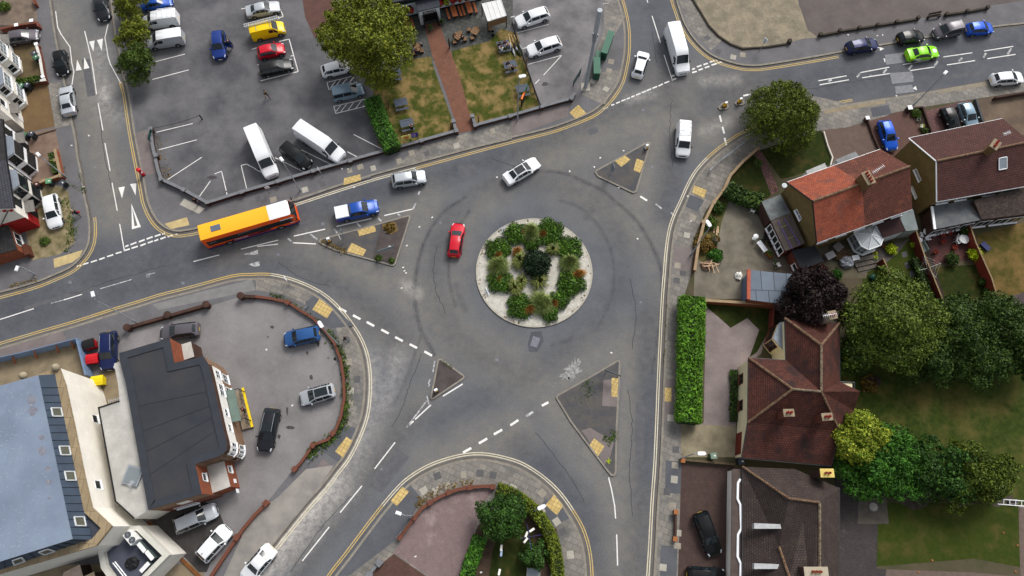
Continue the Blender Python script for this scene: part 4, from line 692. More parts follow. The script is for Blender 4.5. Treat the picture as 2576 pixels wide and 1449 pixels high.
p=MB();p.box((x0+Lr*.49,-W-.018,1.08),(Lr*.42,.004,.06));p.build('advert_stripe',M('advert_pink',(196,30,70),.6,0),ad)
RS=Matrix.Rotation(math.pi/2,4,'X')
textmesh('lettering','THINK BIG.',.34,WHITE,ad,Matrix.Translation((x0+Lr*.39,-W-.024,.9))@RS);p=MB();p.box((x0+Lr*.66,-W-.01,.98),(1.6,.02,.28));p.build('advert_board',M('advert_dark',(44,10,16),.6,.3,3),bus)
p=MB();p.box((x0-.075,0,1.9),(.02,1.9,.8));p.build('rear_window',GLASS,bus);p=MB();p.box((x0+1.3,-W-.006,.72),(1.5,.012,.34));p.build('engine_grille',M('vent_orange',(150,44,10),.7,.2,8),bus)
p=MB();p.box((x1-.2,-W-.008,1.08),(.5,.012,.12));p.build('fleet_number',WHITE,bus);p=MB();p.box((x0+Lr*.62,W+.008,.92),(Lr*.3,.016,.5));p.build('advert_board',M('advert_dark',(44,10,16)),bus)
# ------------------------------------------------------------------ trees, hedges and shrubs
BARK=M('bark',(74,62,50),.95,.2,5);SOIL=M('dark_soil',(50,40,34))
def tree(name,label,px,R,H,n,leaf,size,cz=None,nl=9,seed=1,squash=.8,spread=.62,group=None,shell=.45,ry=1.0,cat='tree',flat=.8,lpx=None,dome=False):
 """px is where the crown's middle shows; the trunk stands below it; lpx: extra lumps (photo x, y, radius m, height)"""
 r_=np.random.default_rng(seed);zc=H*.6 if cz is None else cz;c=G(px,zc);g0=gz(c.x,c.y);t=thing(name,label,cat,(c.x,c.y,g0),0,group);tw=[]
 if lpx:lumps=[(P.x,P.y,z,r,r,r*.8) for x,y,r,z in lpx for P in (G((x,y),z),)]
 else:
  lumps=[(c.x,c.y,zc,R*.6,R*.6*ry,(H-zc)*.85)]
  for i in range(nl):
   a=2*math.pi*i/nl+r_.uniform(-.35,.35);k=r_.uniform(.26,.46) if not dome else r_.uniform(.36,.42);q=(spread*r_.uniform(.75,1.2)) if not dome else spread
   lumps.append((c.x+R*q*math.cos(a),c.y+R*q*ry*math.sin(a),zc-(H-zc)*r_.uniform(0,.5),R*k,R*k*ry,(H-zc)*.62*squash))
  for i in range(nl):
   a=r_.uniform(0,6.28);q=.55*r_.uniform(.3,1.2);k=r_.uniform(.16,.32);lumps.append((c.x+R*q*math.cos(a),c.y+R*q*ry*math.sin(a),zc+(H-zc)*r_.uniform(.25,.62),R*k,R*k*ry,(H-zc)*.36))
 for i in range(len(lumps)*5):
  L=lumps[int(r_.integers(0,len(lumps)))];d=r_.normal(size=3);d[2]=abs(d[2])*.7;d/=np.linalg.norm(d);tw.append((L[0]+d[0]*L[3],L[1]+d[1]*L[4],L[2]+d[2]*L[5]*.9,L[3]*.22,L[4]*.22,L[5]*.2))
 P,D=blob_pts(int(n*1.5),lumps,shell);P2,D2=blob_pts(int(n*.6),tw,.1)
 leafmesh('crown',leaf,np.vstack([P,P2]),np.vstack([D,D2]),size*.62,t,(c.x,c.y,g0),flat)
 mb=MB();b=H*.035;mb.tube([(0,0,-.05),(.05,0,zc*.3),(.1,.05,zc*.7),(.05,0,zc)],[b*1.2,b,b*.8,b*.5],8)
 for i in range(9):
  L=lumps[i%len(lumps)];e_=Vector((L[0]-c.x,L[1]-c.y,L[2]-g0+L[5]*(.75 if not lpx else .98)));mb.tube([(0.05,0,zc*r_.uniform(.45,.7)),e_*.55+Vector((0,0,zc*.3)),e_],[b*.5,b*.3,b*.1],6)
 mb.build('trunk',BARK,t,60);return t
LF_OL=MLEAF('olive_leaves',(70,82,24),(134,140,44));LF_DK=MLEAF('dark_leaves',(32,50,18),(70,94,32));LF_LP=MLEAF('topiary_leaves',(50,66,16),(104,118,34));LF_PU=MLEAF('purple_leaves',(22,14,15),(44,28,29));LF_GR=MLEAF('fresh_leaves',(36,78,22),(72,118,34))
LF_YE=MLEAF('yellow_leaves',(120,134,26),(176,182,48));LF_PA=MLEAF('pale_olive_leaves',(54,74,24),(108,124,46));LF_HE=MLEAF('conifer_hedge_leaves',(44,84,14),(100,144,36));LF_MI=MLEAF('mid_leaves',(44,64,20),(82,102,34));LF_PV=MLEAF('privet_leaves',(72,88,18),(108,118,32))
LF_CO=MLEAF('copper_leaves',(122,80,36),(168,124,66));LF_GG=MLEAF('grey_green_blades',(80,96,48),(134,146,84));LF_SH=MLEAF('glossy_leaves',(24,48,14),(92,130,40),.5);LF_PH=MLEAF('striped_blades',(50,72,28),(134,136,70));LF_BK=MLEAF('black_green_leaves',(12,26,16),(34,54,28))
LF_RD=MLEAF('red_flowers',(150,16,28),(206,60,60));LF_LI=MLEAF('lime_leaves',(130,150,14),(190,206,40));LF_DRY=MLEAF('dry_stems',(92,74,30),(128,104,50));LF_CR=MLEAF('crimson_leaves',(110,20,26),(150,44,44))
tree('garden_tree','big olive green tree spreading over the pub lawn and its car park',(925,110),6.0,10.5,30000,LF_OL,.2,cz=5.5,seed=3,lpx=((925,95,3.6,6.5),(860,60,2.2,6),(835,95,2.0,5.5),(850,125,1.7,5),(885,30,2.4,6.5),(935,15,2.4,7),(985,50,2.3,6.5),(1005,95,2.3,6),(1000,140,1.9,5.5),(960,165,2.2,5),(915,165,2.0,4.8),(890,140,2.0,6),(950,60,2.0,8.6),(905,95,1.8,8.8),(960,110,1.7,8.6),(945,205,1.3,3.6),(975,200,1.2,3.4)))
for i,(px,lab) in enumerate((((326,8),'olive green tree at the top edge beside the blue saloon'),((334,84),'olive green tree beside the ladder rack van, middle of the row'),((342,158),'round green tree at the car park entrance, below the plain silver van'))):
 tree('street_tree',lab,px,2.6,5.0,5200,LF_MI if i==2 else LF_OL,.16,cz=3.0,nl=7,seed=10+i,group='small trees along the car park edge')
tree('domed_tree','dense dome shaped evergreen tree on the corner of the east road',(1970,288),4.9,7.6,20000,LF_LP,.16,cz=3.4,nl=13,seed=21,squash=1.1,spread=.64,shell=.75,dome=True)
tree('purple_tree','dark purple leaved tree between the flat garage roof and the brown hipped roof',(2050,752),4.6,7.5,13000,LF_PU,.2,cz=4,nl=10,seed=31)
tree('back_garden_tree','wide pale olive tree with bare twigs in the back gardens',(2250,815),6.6,10,26000,LF_PA,.2,cz=5,nl=14,seed=33,shell=.3,lpx=((2245,790,3.6,6),(2190,760,2.4,5.5),(2165,810,2.4,5),(2180,865,2.4,4.6),(2240,870,2.6,5),(2300,860,2.6,5),(2325,800,2.6,5),(2290,745,2.2,5),(2240,715,2.0,4.5),(2225,800,2.0,8),(2275,810,2.0,8.2),(2345,845,2.0,4.2),(2150,900,1.6,3.8),(2270,905,1.8,3.8)))
for i,(px,R,n,lf,lab) in enumerate((((2400,830),4.7,12000,LF_DK,'dark green tree just right of the pale olive tree'),((2530,830),5.0,12000,LF_DK,'dark green tree at the right edge below the black shed'),((2335,885),3.9,8000,LF_DK,'low dark green tree at the lower right of the pale olive tree'),((2150,895),2.6,5000,LF_DK,'small dark green tree beside the brown hipped roof'),((2465,890),4.3,9000,LF_DK,'mid green tree at the lower edge of the dark garden trees'),((2580,905),3.0,5000,LF_DK,'dark green tree cut off by the right edge beside the rough lawn'))):
 tree('garden_tree',lab,px,R,6.5-i*.3,n,lf,.18,cz=3.4,nl=8,seed=40+i,group='trees at the back of the gardens')
tree('golden_tree','tree with yellow leaves on top beside the brown hipped roof',(2160,1098),3.7,7.0,11000,MLEAF('golden_leaves',(72,104,22),(160,166,54)),.18,cz=4,nl=11,seed=51,ry=.85)
tree('garden_tree','bright green tree just below the golden tree',(2212,1165),5.2,6.0,15000,LF_GR,.18,cz=3.3,nl=11,seed=52,ry=.85)
tree('garden_tree','green tree in the middle of the row above the square patio lawn',(2350,1180),5.0,5.6,9500,MLEAF('deep_leaves',(28,58,18),(60,94,30)),.18,cz=3.0,nl=9,seed=53,ry=.75)
tree('garden_tree','yellowish green tree at the right end of the row above the square patio lawn',(2460,1200),5.0,5.6,9500,MLEAF('moss_leaves',(46,64,16),(94,108,30)),.18,cz=3.0,nl=9,seed=54,ry=.8)
tree('garden_tree','dark leafy tree overhanging the pink paved drive',(1264,1298),2.8,4.0,7500,MLEAF('apple_leaves',(26,52,18),(66,100,36)),.17,cz=2.6,nl=9,seed=55)
tree('garden_shrub','thin green shrub inside the curved privet hedge',(1345,1395),1.8,2.6,2200,MLEAF('apple_leaves',(26,52,18),(66,100,36)),.13,cz=1.2,nl=6,seed=56,cat='shrub')
def hedge(label,pl,wd,h,n,leaf,size=.14,name='hedge',core=(26,40,12),group=None,round_=.25,z=None):
 """clipped or loose hedge along a line of photo points taken at its top"""
 p=WP(pl,h*.9);c0=p[len(p)//2];g0=gz(*c0);t=thing(name,label,'hedge',(c0[0],c0[1],g0),0,group)
 mb=MB();mb.strip(p,wd*.82,0,h*.86);[None for _ in ()]
 mb.v=[v+Vector((0,0,g0)) for v in mb.v];mb.build('dark_core',M('hedge_core_%d_%d_%d'%core,core,.95,.3,4),t,world=True)  # solid dark core, its colour stands in for shade between the leaves
 seg=[math.dist(a,b) for a,b in zip(p[:-1],p[1:])];L=sum(seg);cen=[];out=[]
 cum=np.cumsum([0]+seg)
 for _ in range(n):
  u=rng.random()*L;i=min(np.searchsorted(cum,u,'right')-1,len(seg)-1);f=(u-cum[i])/seg[i];a,b=p[i],p[i+1];dx,dy=(b[0]-a[0])/seg[i],(b[1]-a[1])/seg[i]
  th=rng.random()*math.pi;ex=math.copysign(abs(math.cos(th))**.45,math.cos(th)) if rng.random()<.55 else rng.uniform(-.9,.9);ez=abs(math.sin(th))**.45;bump=1+round_*(rng.random()-.5)
  ox,oy=-dy*ex*wd/2*bump,dx*ex*wd/2*bump;cen.append((a[0]+dx*f*seg[i]+ox,a[1]+dy*f*seg[i]+oy,g0+h*(.15+.85*ez*(rng.random()**.25))*(1+.35*(bump-1))));out.append((-dy*math.cos(th),dx*math.cos(th),math.sin(th)+.2))
 leafmesh('foliage',leaf,np.array(cen),np.array(out),size,t,(c0[0],c0[1],g0));return t
hedge('bright green conifer hedge beside the gravel drive, tall upper block',[(1744,745),(1742,830),(1740,905)],2.7,2.4,12000,LF_HE,.12,round_=.45,group='clipped conifer hedges')
hedge('bright green conifer hedge beside the gravel drive, lower block',[(1739,906),(1737,1000),(1735,1062)],2.5,2.2,10000,LF_HE,.12,round_=.45,group='clipped conifer hedges')
hedge('long hedge between the pub lawn and its car park',[(935,245),(955,300),(975,345),(988,372)],1.9,1.8,8000,MLEAF('laurel_leaves',(38,74,18),(76,122,36)),.12,round_=.5)
hedge('low clipped privet hedge curving round the street corner',smoothline([(1250,1228),(1290,1243),(1335,1275),(1370,1318),(1392,1365),(1402,1420),(1404,1480)],3),1.3,1.5,9000,LF_PV,.09)
hedge('narrow bright green hedge beside the pink paved drive',[(1208,1350),(1195,1390),(1180,1425),(1172,1470)],1.4,1.3,3400,MLEAF('laurel_leaves',(38,74,18),(76,122,36)),.15)
hedge('overgrown dark hedge above the old concrete yard',[(1830,470),(1860,488),(1895,500),(1920,505)],1.7,1.7,3600,LF_DK,.15,round_=.6)
hedge('low green hedge on the brick wall by the west street',[(40,207),(62,203),(98,196)],.8,1.2,1100,LF_MI,.12)
hedge('strip of shrubs behind the low orange brick wall',[(128,385),(136,415),(140,435)],.7,.9,700,LF_MI,.1)
hedge('straggly shrubs along the shared garden fence',[(2300,650),(2320,690),(2345,760)],.9,1.0,1300,LF_DK,.12,round_=.7)
hedge('dark ivy strip along the cream house wall',[(1846,930),(1846,1000),(1846,1060)],.7,.5,900,LF_DK,.12,round_=.7)
def shrub(name,label,px,r,h,n,leaf,size,style='mound',group=None,cat='shrub',base=True,nl=5):
 c=G(px,h*.55);g0=gz(c.x,c.y);c=G(px,g0+h*.55);t=thing(name,label,cat,(c.x,c.y,g0),0,group);L=(c.x,c.y,g0)
 if style=='mound':
  lumps=[(c.x,c.y,g0+h*.35,r*.7,r*.7,h*.62)]+[(c.x+r*.5*math.cos(a),c.y+r*.5*math.sin(a),g0+h*.3,r*.48,r*.48,h*rng.uniform(.35,.55)) for a in np.linspace(0,6.28,nl+1)[:-1]+rng.random()]
  P,D=blob_pts(n,lumps,.55);leafmesh('foliage',leaf,P,D,size,t,L)
 else:
  cen=[];out=[];V=[];Fc=[]
  for i in range(n):
   a=rng.random()*6.283;el=rng.uniform(.25,1.5) if style=='tuft' else rng.uniform(.1,1.3);ln_=r*rng.uniform(.7,1.1)/max(math.cos(el*.6),.4);w=size
   d=np.array((math.cos(a),math.sin(a)));s=np.array((-d[1],d[0]))*w;k=len(V);off=d*r*(.12 if style!='tuft' else .45)*(rng.random()-.3)
   z1,z2=h*math.sin(el)*.9,h*math.sin(el)*(.55 if style=='tuft' else .85);q1,q2=ln_*.5*math.cos(el)+.02,ln_*math.cos(el)*.95+.05
   for q,z,ww in ((0,0,1),(q1,z1,1),(q2,z2,.25)):b=off+d*q;V+=[(b[0]+s[0]*ww,b[1]+s[1]*ww,z),(b[0]-s[0]*ww,b[1]-s[1]*ww,z)]
   Fc+=[[k,k+1,k+3,k+2],[k+2,k+3,k+5,k+4]]
  kx,th0=rng.uniform(.95,1.45),rng.random()*3;c0,s0=math.cos(th0),math.sin(th0);V=[((x*c0+y*s0)*kx*c0-(y*c0-x*s0)*s0/kx**.5,(x*c0+y*s0)*kx*s0+(y*c0-x*s0)*c0/kx**.5,z) for x,y,z in V]
  mb=MB();mb.add(V,Fc);mb.build('foliage',leaf,t)
 mb=MB();mb.tube([(0,0,-.03),(.02,0,h*.3),(0,.02,h*.5)],[r*.1+.02,r*.07+.015,.01],6);mb.build('stem',BARK,t,60);return t
SHG='planting on the roundabout';m_=20.8
lab={0:'glossy dark green shrub mound at the north east of the roundabout planting',1:'glossy dark green shrub mound at the north west of the roundabout planting',2:'glossy dark green shrub mound at the east, above the grass clump',3:'glossy dark green shrub mound at the south east, below the coppery tuft',4:'glossy dark green shrub mound at the west, above the grass clump',5:'glossy dark green shrub mound at the south west edge of the planting',6:'glossy green shrub mound at the south, left of the grass clump',7:'bright glossy shrub mound at the south, right of the grass clump',8:'small glossy shrub mound at the foot of the southern grass clump',9:'small glossy shrub between the two northern mounds'}
for i,(x,y,r) in enumerate(((1382,582,33),(1298,587,28),(1432,623,31),(1438,708,32),(1253,625,29),(1258,705,29),(1309,770,30),(1408,752,23),(1383,788,20),(1338,612,20))):shrub('glossy_shrub',lab[i],(x,y),r/m_*1.3,.85,int(200*(r/10)**2*2),LF_SH,.1,group=SHG)
for (x,y,r),l in zip(((1336,584,25),(1434,661,26),(1254,668,27),(1364,762,31)),('north','east','west','south')):shrub('grass_clump','grey green fountain grass clump on the %s side of the roundabout'%l,(x,y),r/m_*1.1,1.4,1300,LF_GG,.024,'tuft',SHG,'ornamental grass')
for (x,y,r),l in zip(((1320,585,11),(1367,588,12),(1455,689,15),(1254,640,11),(1256,700,11),(1334,777,14),(1394,763,12),(1301,632,13)),('left of the northern grass clump','right of the northern grass clump','below the eastern grass clump','above the western grass clump','below the western grass clump','left of the southern grass clump','right of the southern grass clump','by the upper left of the dark central bush')):shrub('copper_tuft','coppery orange grass tuft '+l,(x,y),r/m_*1.15,1.0,380,LF_CO,.022,'tuft',SHG,'ornamental grass')
shrub('central_bush','rounded blackish green bush at the centre of the roundabout',(1350,660),1.95,2.3,5200,LF_BK,.11,group=SHG,nl=8)
for (x,y,r),l in zip(((1391,626,21),(1306,652,24),(1357,705,28),(1312,708,20),(1294,722,22)),('at the upper right of the central bush','at the left of the central bush','below the central bush','at the lower left of the central bush','farthest left below the central bush')):shrub('spiky_plant','spiky striped leaved plant '+l,(x,y),r/m_*1.05,1.2,190,LF_PH,.045,'spike',SHG,'plant')
for i,(x,y,rz,l) in enumerate(((1451,606,.9,'north east'),(1328,796,0,'south'),(1226,733,2,'south west'),(1266,577,1.2,'north west'))):
 c=G((x,y),.3);t=thing('ground_stand','crossed grey metal stand on the gravel at the %s of the roundabout'%l,'metal stand',(c.x,c.y,.13),rz,'metal stands on the roundabout');p=MB();p.box((0,0,.22),(1.1,.1,.08),rx=.3);p.box((.05,0,.26),(.1,.95,.06),rz=.3);p.build('crossbar',STEEL,t);p=MB();p.box((0,0,.1),(.1,.1,.22));p.build('foot',DSTEEL,t)
LR=[('lime_bush','rounded lime yellow clipped bush by the red patio',(2455,638),.95,1.5,1500,LF_LI,.09),('clipped_bush','dark green egg shaped clipped bush on the red patio',(2398,650),1.0,1.4,1400,LF_DK,.08),('lime_bush','lime green bush beside the curved lawn edge behind the conservatory',(2243,626),.85,.9,800,LF_LI,.1),('flower_bush','round flowering bush in the bed beside the white capped pillar',(2306,283),.75,.8,700,LF_MI,.1),('garden_shrub','small green shrub beside the white pots in the front bed',(2327,328),.5,.6,300,LF_MI,.09),('garden_shrub','leafy green shrub by the rubble pile in the old concrete yard',(1803,640),1.0,1.2,1000,LF_GR,.12),('dry_shrub','brown dry shrub under the street lamp in the old concrete yard',(1772,610),1.5,1.0,1100,LF_DRY,.13),('garden_shrub','dark shrub at the upper wall corner of the old concrete yard',(1808,520),1.0,1.0,700,LF_DK,.13),('dry_shrub','weedy shrub beside the wall, between the dark shrub and the dry one',(1790,560),1.0,.8,600,LF_MI,.12),('palm_shrub','small palm like shrub behind the corner wall',(1908,410),.7,.9,120,LF_MI,.04),('red_shrub','crimson leaved shrub on the mossy concrete behind the black roof',(2070,678),.75,.7,500,LF_CR,.09),('garden_shrub','green shrub just right of the crimson shrub',(2108,688),.8,.8,500,LF_GR,.1),('wall_shrub','dark climbing shrub at the patio corner by the grey flat roof',(2428,582),.6,1.5,500,LF_DK,.1),('garden_shrub','yellow green shrub beside the wash line lawn, near the house',(2298,615),.4,.6,250,LF_LI,.08),('garden_shrub','yellow green shrub by the foot of the wash line',(2331,702),.45,.6,260,LF_LI,.08),('garden_shrub','small round dark shrub near the lower end of the red fence',(2471,708),.55,.9,400,LF_DK,.08),('garden_shrub','dark shrub at the lower end of the narrow lawn',(2482,732),.55,.8,400,LF_DK,.08),('garden_shrub','rough shrub on the rough lawn beside the tiled roof of the east wing',(2190,965),1.2,.8,700,LF_DRY,.14),('garden_shrub','green shrub with weeds on the western splitter island',(952,648),.55,.4,260,LF_MI,.09),('garden_shrub','smaller weed patch on the western splitter island',(985,655),.45,.35,160,LF_MI,.09),('dry_shrub','brown weed heap on the western splitter island',(980,572),.8,.3,420,LF_DRY,.11),('garden_shrub','bushy weeds beside the white house door',(8,15),.9,1.0,500,LF_MI,.12),('garden_shrub','weeds with white flowers on the cracked concrete yard',(112,606),.8,.4,350,LF_MI,.09),('garden_shrub','small shrub near the blue slide',(1388,1408),.7,1.0,500,LF_MI,.1)]
for a in LR:shrub(*a,style='spike' if a[0]=='palm_shrub' else 'mound')
def weeds(pl,n,wd,leaf,size=.1,z=None,h=.3):
 p=WP(pl,.3);cen=[]
 for _ in range(n):
  i=rng.integers(0,len(p)-1);f=rng.random();k=rng.normal()*wd;a,b=p[i],p[i+1];L=math.dist(a,b);cen.append((a[0]+(b[0]-a[0])*f-(b[1]-a[1])/L*k,a[1]+(b[1]-a[1])*f+(b[0]-a[0])/L*k,.13+rng.random()*h))
 tag(leafmesh('weeds',leaf,np.array(cen),np.tile((0,0,1.0),(n,1)),size),kind='stuff')
weeds([(823,830),(848,868),(866,906),(872,950),(872,1010),(866,1050),(850,1085),(830,1108),(790,1128),(775,1150)],1500,.28,LF_MI,.11);weeds(T(0,0,(590,1290),(620,1400),(640,1449))+[(160,455),(158,410)],160,.12,LF_MI,.07,h=.1);weeds(T(0,1,(60,715),(160,680),(270,655)),110,.12,LF_DRY,.08,h=.1)
weeds(T(1,1,(500,360),(580,405),(690,450)),220,.2,LF_DRY,.08,h=.15);weeds(T(0,1,(480,40),(530,180),(540,260),(540,330),(480,450)),420,.35,LF_MI,.09,h=.15);weeds(T(2,2,(690,400),(760,430),(780,350)),160,.3,LF_MI,.09,h=.1);weeds(T(2,2,(540,-10),(600,30),(520,150)),130,.4,LF_MI,.08,h=.08);weeds(T(2,2,(720,590),(740,570)),50,.15,LF_LI,.07,h=.1)
weeds(T(1,1,(100,770),(190,790),(330,880),(480,985)),300,.16,LF_MI,.08,h=.15);weeds(T(1,2,(1210,930),(1260,870),(1420,780),(1650,740)),420,.25,LF_DRY,.08,h=.12);weeds(T(1,0,(830,830),(870,890),(920,1050),(955,1105)),170,.2,LF_CO,.07,h=.03);weeds(T(3,0,(0,1380),(60,1440)),20,.2,LF_DRY,.1)
weeds(T(2,1,(1170,840),(1160,1180),(1145,1290)),70,.06,LF_MI,.07,h=.05);weeds(T(3,2,(680,760),(900,810),(1000,850)),300,.5,LF_DK,.12,h=.2);weeds(T(0,0,(1190,1000),(1220,1250),(1260,1340)),160,.35,LF_DRY,.09,h=.04);weeds(T(1,1,(1390,1270),(1480,1330)),60,.15,LF_MI,.07,h=.05)
for (cx_,cy_,rr) in ((1344,683,1),):
 cen=[];
 for i in range(520):
  a=rng.random()*6.283;q=RAD*(.955+.03*rng.normal());k=rng.random()
  if math.sin(a*9+1)+math.sin(a*23)>.2:cen.append((CEN.x+q*math.cos(a),CEN.y+q*math.sin(a),.14+.08*k))
 cen=[c for c in cen if math.hypot(c[0]-CEN.x,c[1]-CEN.y)<RAD*.985];tag(leafmesh('weeds',LF_DRY,np.array(cen),np.tile((0,0,1.0),(len(cen),1)),.085),kind='stuff')
 # ------------------------------------------------------------------ buildings
LEAD=M('lead_sheet',(126,134,144),.6,.1,2);FELT=M('dark_felt',(52,56,64),.9,.12,.4,rgb2=(64,66,72),fine=.1,fscale=5);FELTB=M('dark_felt_worn',(47,51,58),.9,.1,.25,rgb2=(60,60,63),fine=.08,fscale=5)
WFR=M('white_window_frame',(230,232,234),.4,0);BFR=M('black_window_frame',(30,30,32),.5,0);BRFR=M('brown_window_frame',(92,50,32),.6,.1,4);REDP=M('red_masonry_paint',(148,26,26),.75,.1,1.5)
TILEG=MT('grey_concrete_tiles',(70,70,78),(60,60,68),(38,38,44),.33,.3,ms=.03,var=.2);TILED=MT('dark_slate',(58,56,56),(48,47,48),(32,32,34),.3,.22,ms=.02,var=.35,stain=(84,82,78),lo=.6,hi=.75,sscale=2)
TILEO=MT('orange_clay_tiles',(178,96,68),(152,78,58),(100,54,42),.24,.2,ms=.022,var=.3,stain=(104,66,58),lo=.52,hi=.68,sscale=.7);TILEB=MT('brown_concrete_tiles',(94,58,51),(80,50,46),(50,33,31),.3,.28,ms=.035,var=.3,stain=(96,60,50),lo=.6,hi=.75,sscale=.4)
TILER=MT('mossy_brown_tiles',(102,58,46),(84,47,39),(54,33,29),.3,.24,ms=.03,var=.4,stain=(44,31,30),lo=.48,hi=.66,sscale=.45);TILEK=MT('grey_brown_tiles',(82,70,64),(66,56,52),(42,36,36),.3,.24,ms=.03,var=.35,stain=(56,46,44),lo=.5,hi=.66,sscale=.5)
TILEM=MT('mottled_tiles',(88,74,66),(64,54,50),(44,38,38),.3,.26,ms=.02,var=.35);RIDGE=M('ridge_tiles',(86,58,46),.9,.25,4,rgb2=(124,104,80));LICH=M('lichen_ridge',(132,124,102),.95,.3,5,rgb2=(80,58,48));POT=M('terracotta',(150,78,54),.85,.12,5);LRED=M('pot_red',(140,40,30),.8,.1)
CONCR=M('pale_roof_concrete',(190,188,182),.9,.06,.5,rgb2=(168,166,160),fine=.08,fscale=3);GFLAT=M('grey_flat_roof',(84,88,94),.85,.12,.7,rgb2=(108,110,108),fine=.15)
class Plane:
 """vertical wall face; base line through two photo points (or world points), outward side towards a photo point"""
 def __init__(s,a,b,out,z=.1,world=False):
  s.A=a.copy() if world else G(a,z);s.B=b.copy() if world else G(b,z);s.A.z=s.B.z=0;s.u=(s.B-s.A).normalized();s.L=(s.B-s.A).length;s.n=Vector((s.u.y,-s.u.x,0));o=out if world else G(out,z)
  if s.n.dot(o-s.A)<0:s.n=-s.n
  s.rz=math.atan2(s.u.y,s.u.x)
 def uv(s,p):P=onplane(p,s.A,s.n);return (P-s.A).dot(s.u),P.z
 def pt(s,u,z,off=0):return s.A+s.u*u+s.n*off+Vector((0,0,z))
def window(par,pl,u0,u1,z0,z1,fm=None,nx=2,ny=2,pane=None,name='window',off=.03,sill=True):
 fm=fm or WFR;mb=MB();uc,zc=(u0+u1)/2,(z0+z1)/2;w_,h_=abs(u1-u0),abs(z1-z0);u0,u1,z0,z1=min(u0,u1),max(u0,u1),min(z0,z1),max(z0,z1)
 for i in range(nx+1):mb.box(pl.pt(u0+w_*i/nx,zc,off),(.09 if i in (0,nx) else .06,.05,h_+.09),pl.rz)
 for i in range(ny+1):mb.box(pl.pt(uc,z0+h_*i/ny,off+.002),(w_+.086,.05,.09 if i in (0,ny) else .06),pl.rz)
 if sill:mb.box(pl.pt(uc,z0-.09,off+.06),(w_+.2,.2,.07),pl.rz)
 f=mb.build(name,fm,par,world=True);p=MB();p.box(pl.pt(uc,zc,off-.005),(w_,.05,h_),pl.rz);p.build('pane',pane or GLASS,f,world=True)
 return f
def wbox(par,name,pl,u0,u1,z0,z1,d,mat,off=0,smooth=0):
 mb=MB();mb.box(pl.pt((u0+u1)/2,(z0+z1)/2,off+d/2),(abs(u1-u0),d,abs(z1-z0)),pl.rz);return mb.build(name,mat,par,smooth,world=True)
_b0=MB.build
def _build(s,name,mats,parent=None,smooth=0,world=False,loc=None):
 if world and parent is not None and parent not in XF:
  q=parent
  while q is not None and q not in XF:q=q.parent
  l,rz=XF[q];R=Matrix.Rotation(-rz,3,'Z');keep=s.v;s.v=[R@(v-l) for v in s.v];o=_b0(s,name,mats,parent,smooth);s.v=keep;return o
 return _b0(s,name,mats,parent,smooth,world,loc)
MB.build=_build
def chimney(par,P,sx,sy,h,rz,mat,pots,potm=None,cap=None):
 mb=MB();mb.box(P+Vector((0,0,h/2-.6)),(sx,sy,h+1.2),rz);mb.box(P+Vector((0,0,h+.03)),(sx+.14,sy+.14,.12),rz,1);ch=mb.build('chimney',[mat,cap or M('chimney_cap',(140,126,104),.9,.15,4)],par,world=True)
 c,s=math.cos(rz),math.sin(rz)
 for i in range(pots):
  x=(i-(pots-1)/2)*min(.36,sx/max(pots,1)*.95);p=MB();q=P+Vector((c*x,s*x,h+.09));p.lathe(q,[(.14,0),(.12,.3),(.14,.34),(.09,.34),(.08,.1)],10);p.build('chimney_pot',potm or POT,ch,40,world=True)
 return ch
def aerial(name,label,P,mast=1.4,ln_=1.2,rz=0):
 t=thing(name,label,'tv aerial',tuple(P),rz);p=MB();p.tube([(0,0,-.3),(0,0,mast)],.025,6);p.build('mast',STEEL,t);p=MB();p.tube([(-ln_/2,0,mast),(ln_/2,0,mast)],.02,6)
 for i in range(8):p.tube([(-ln_/2+i*ln_/7,-.22,mast),(-ln_/2+i*ln_/7,.22,mast)],.014,5)
 p.build('crossbars',M('aluminium',(205,208,210)),t);return t
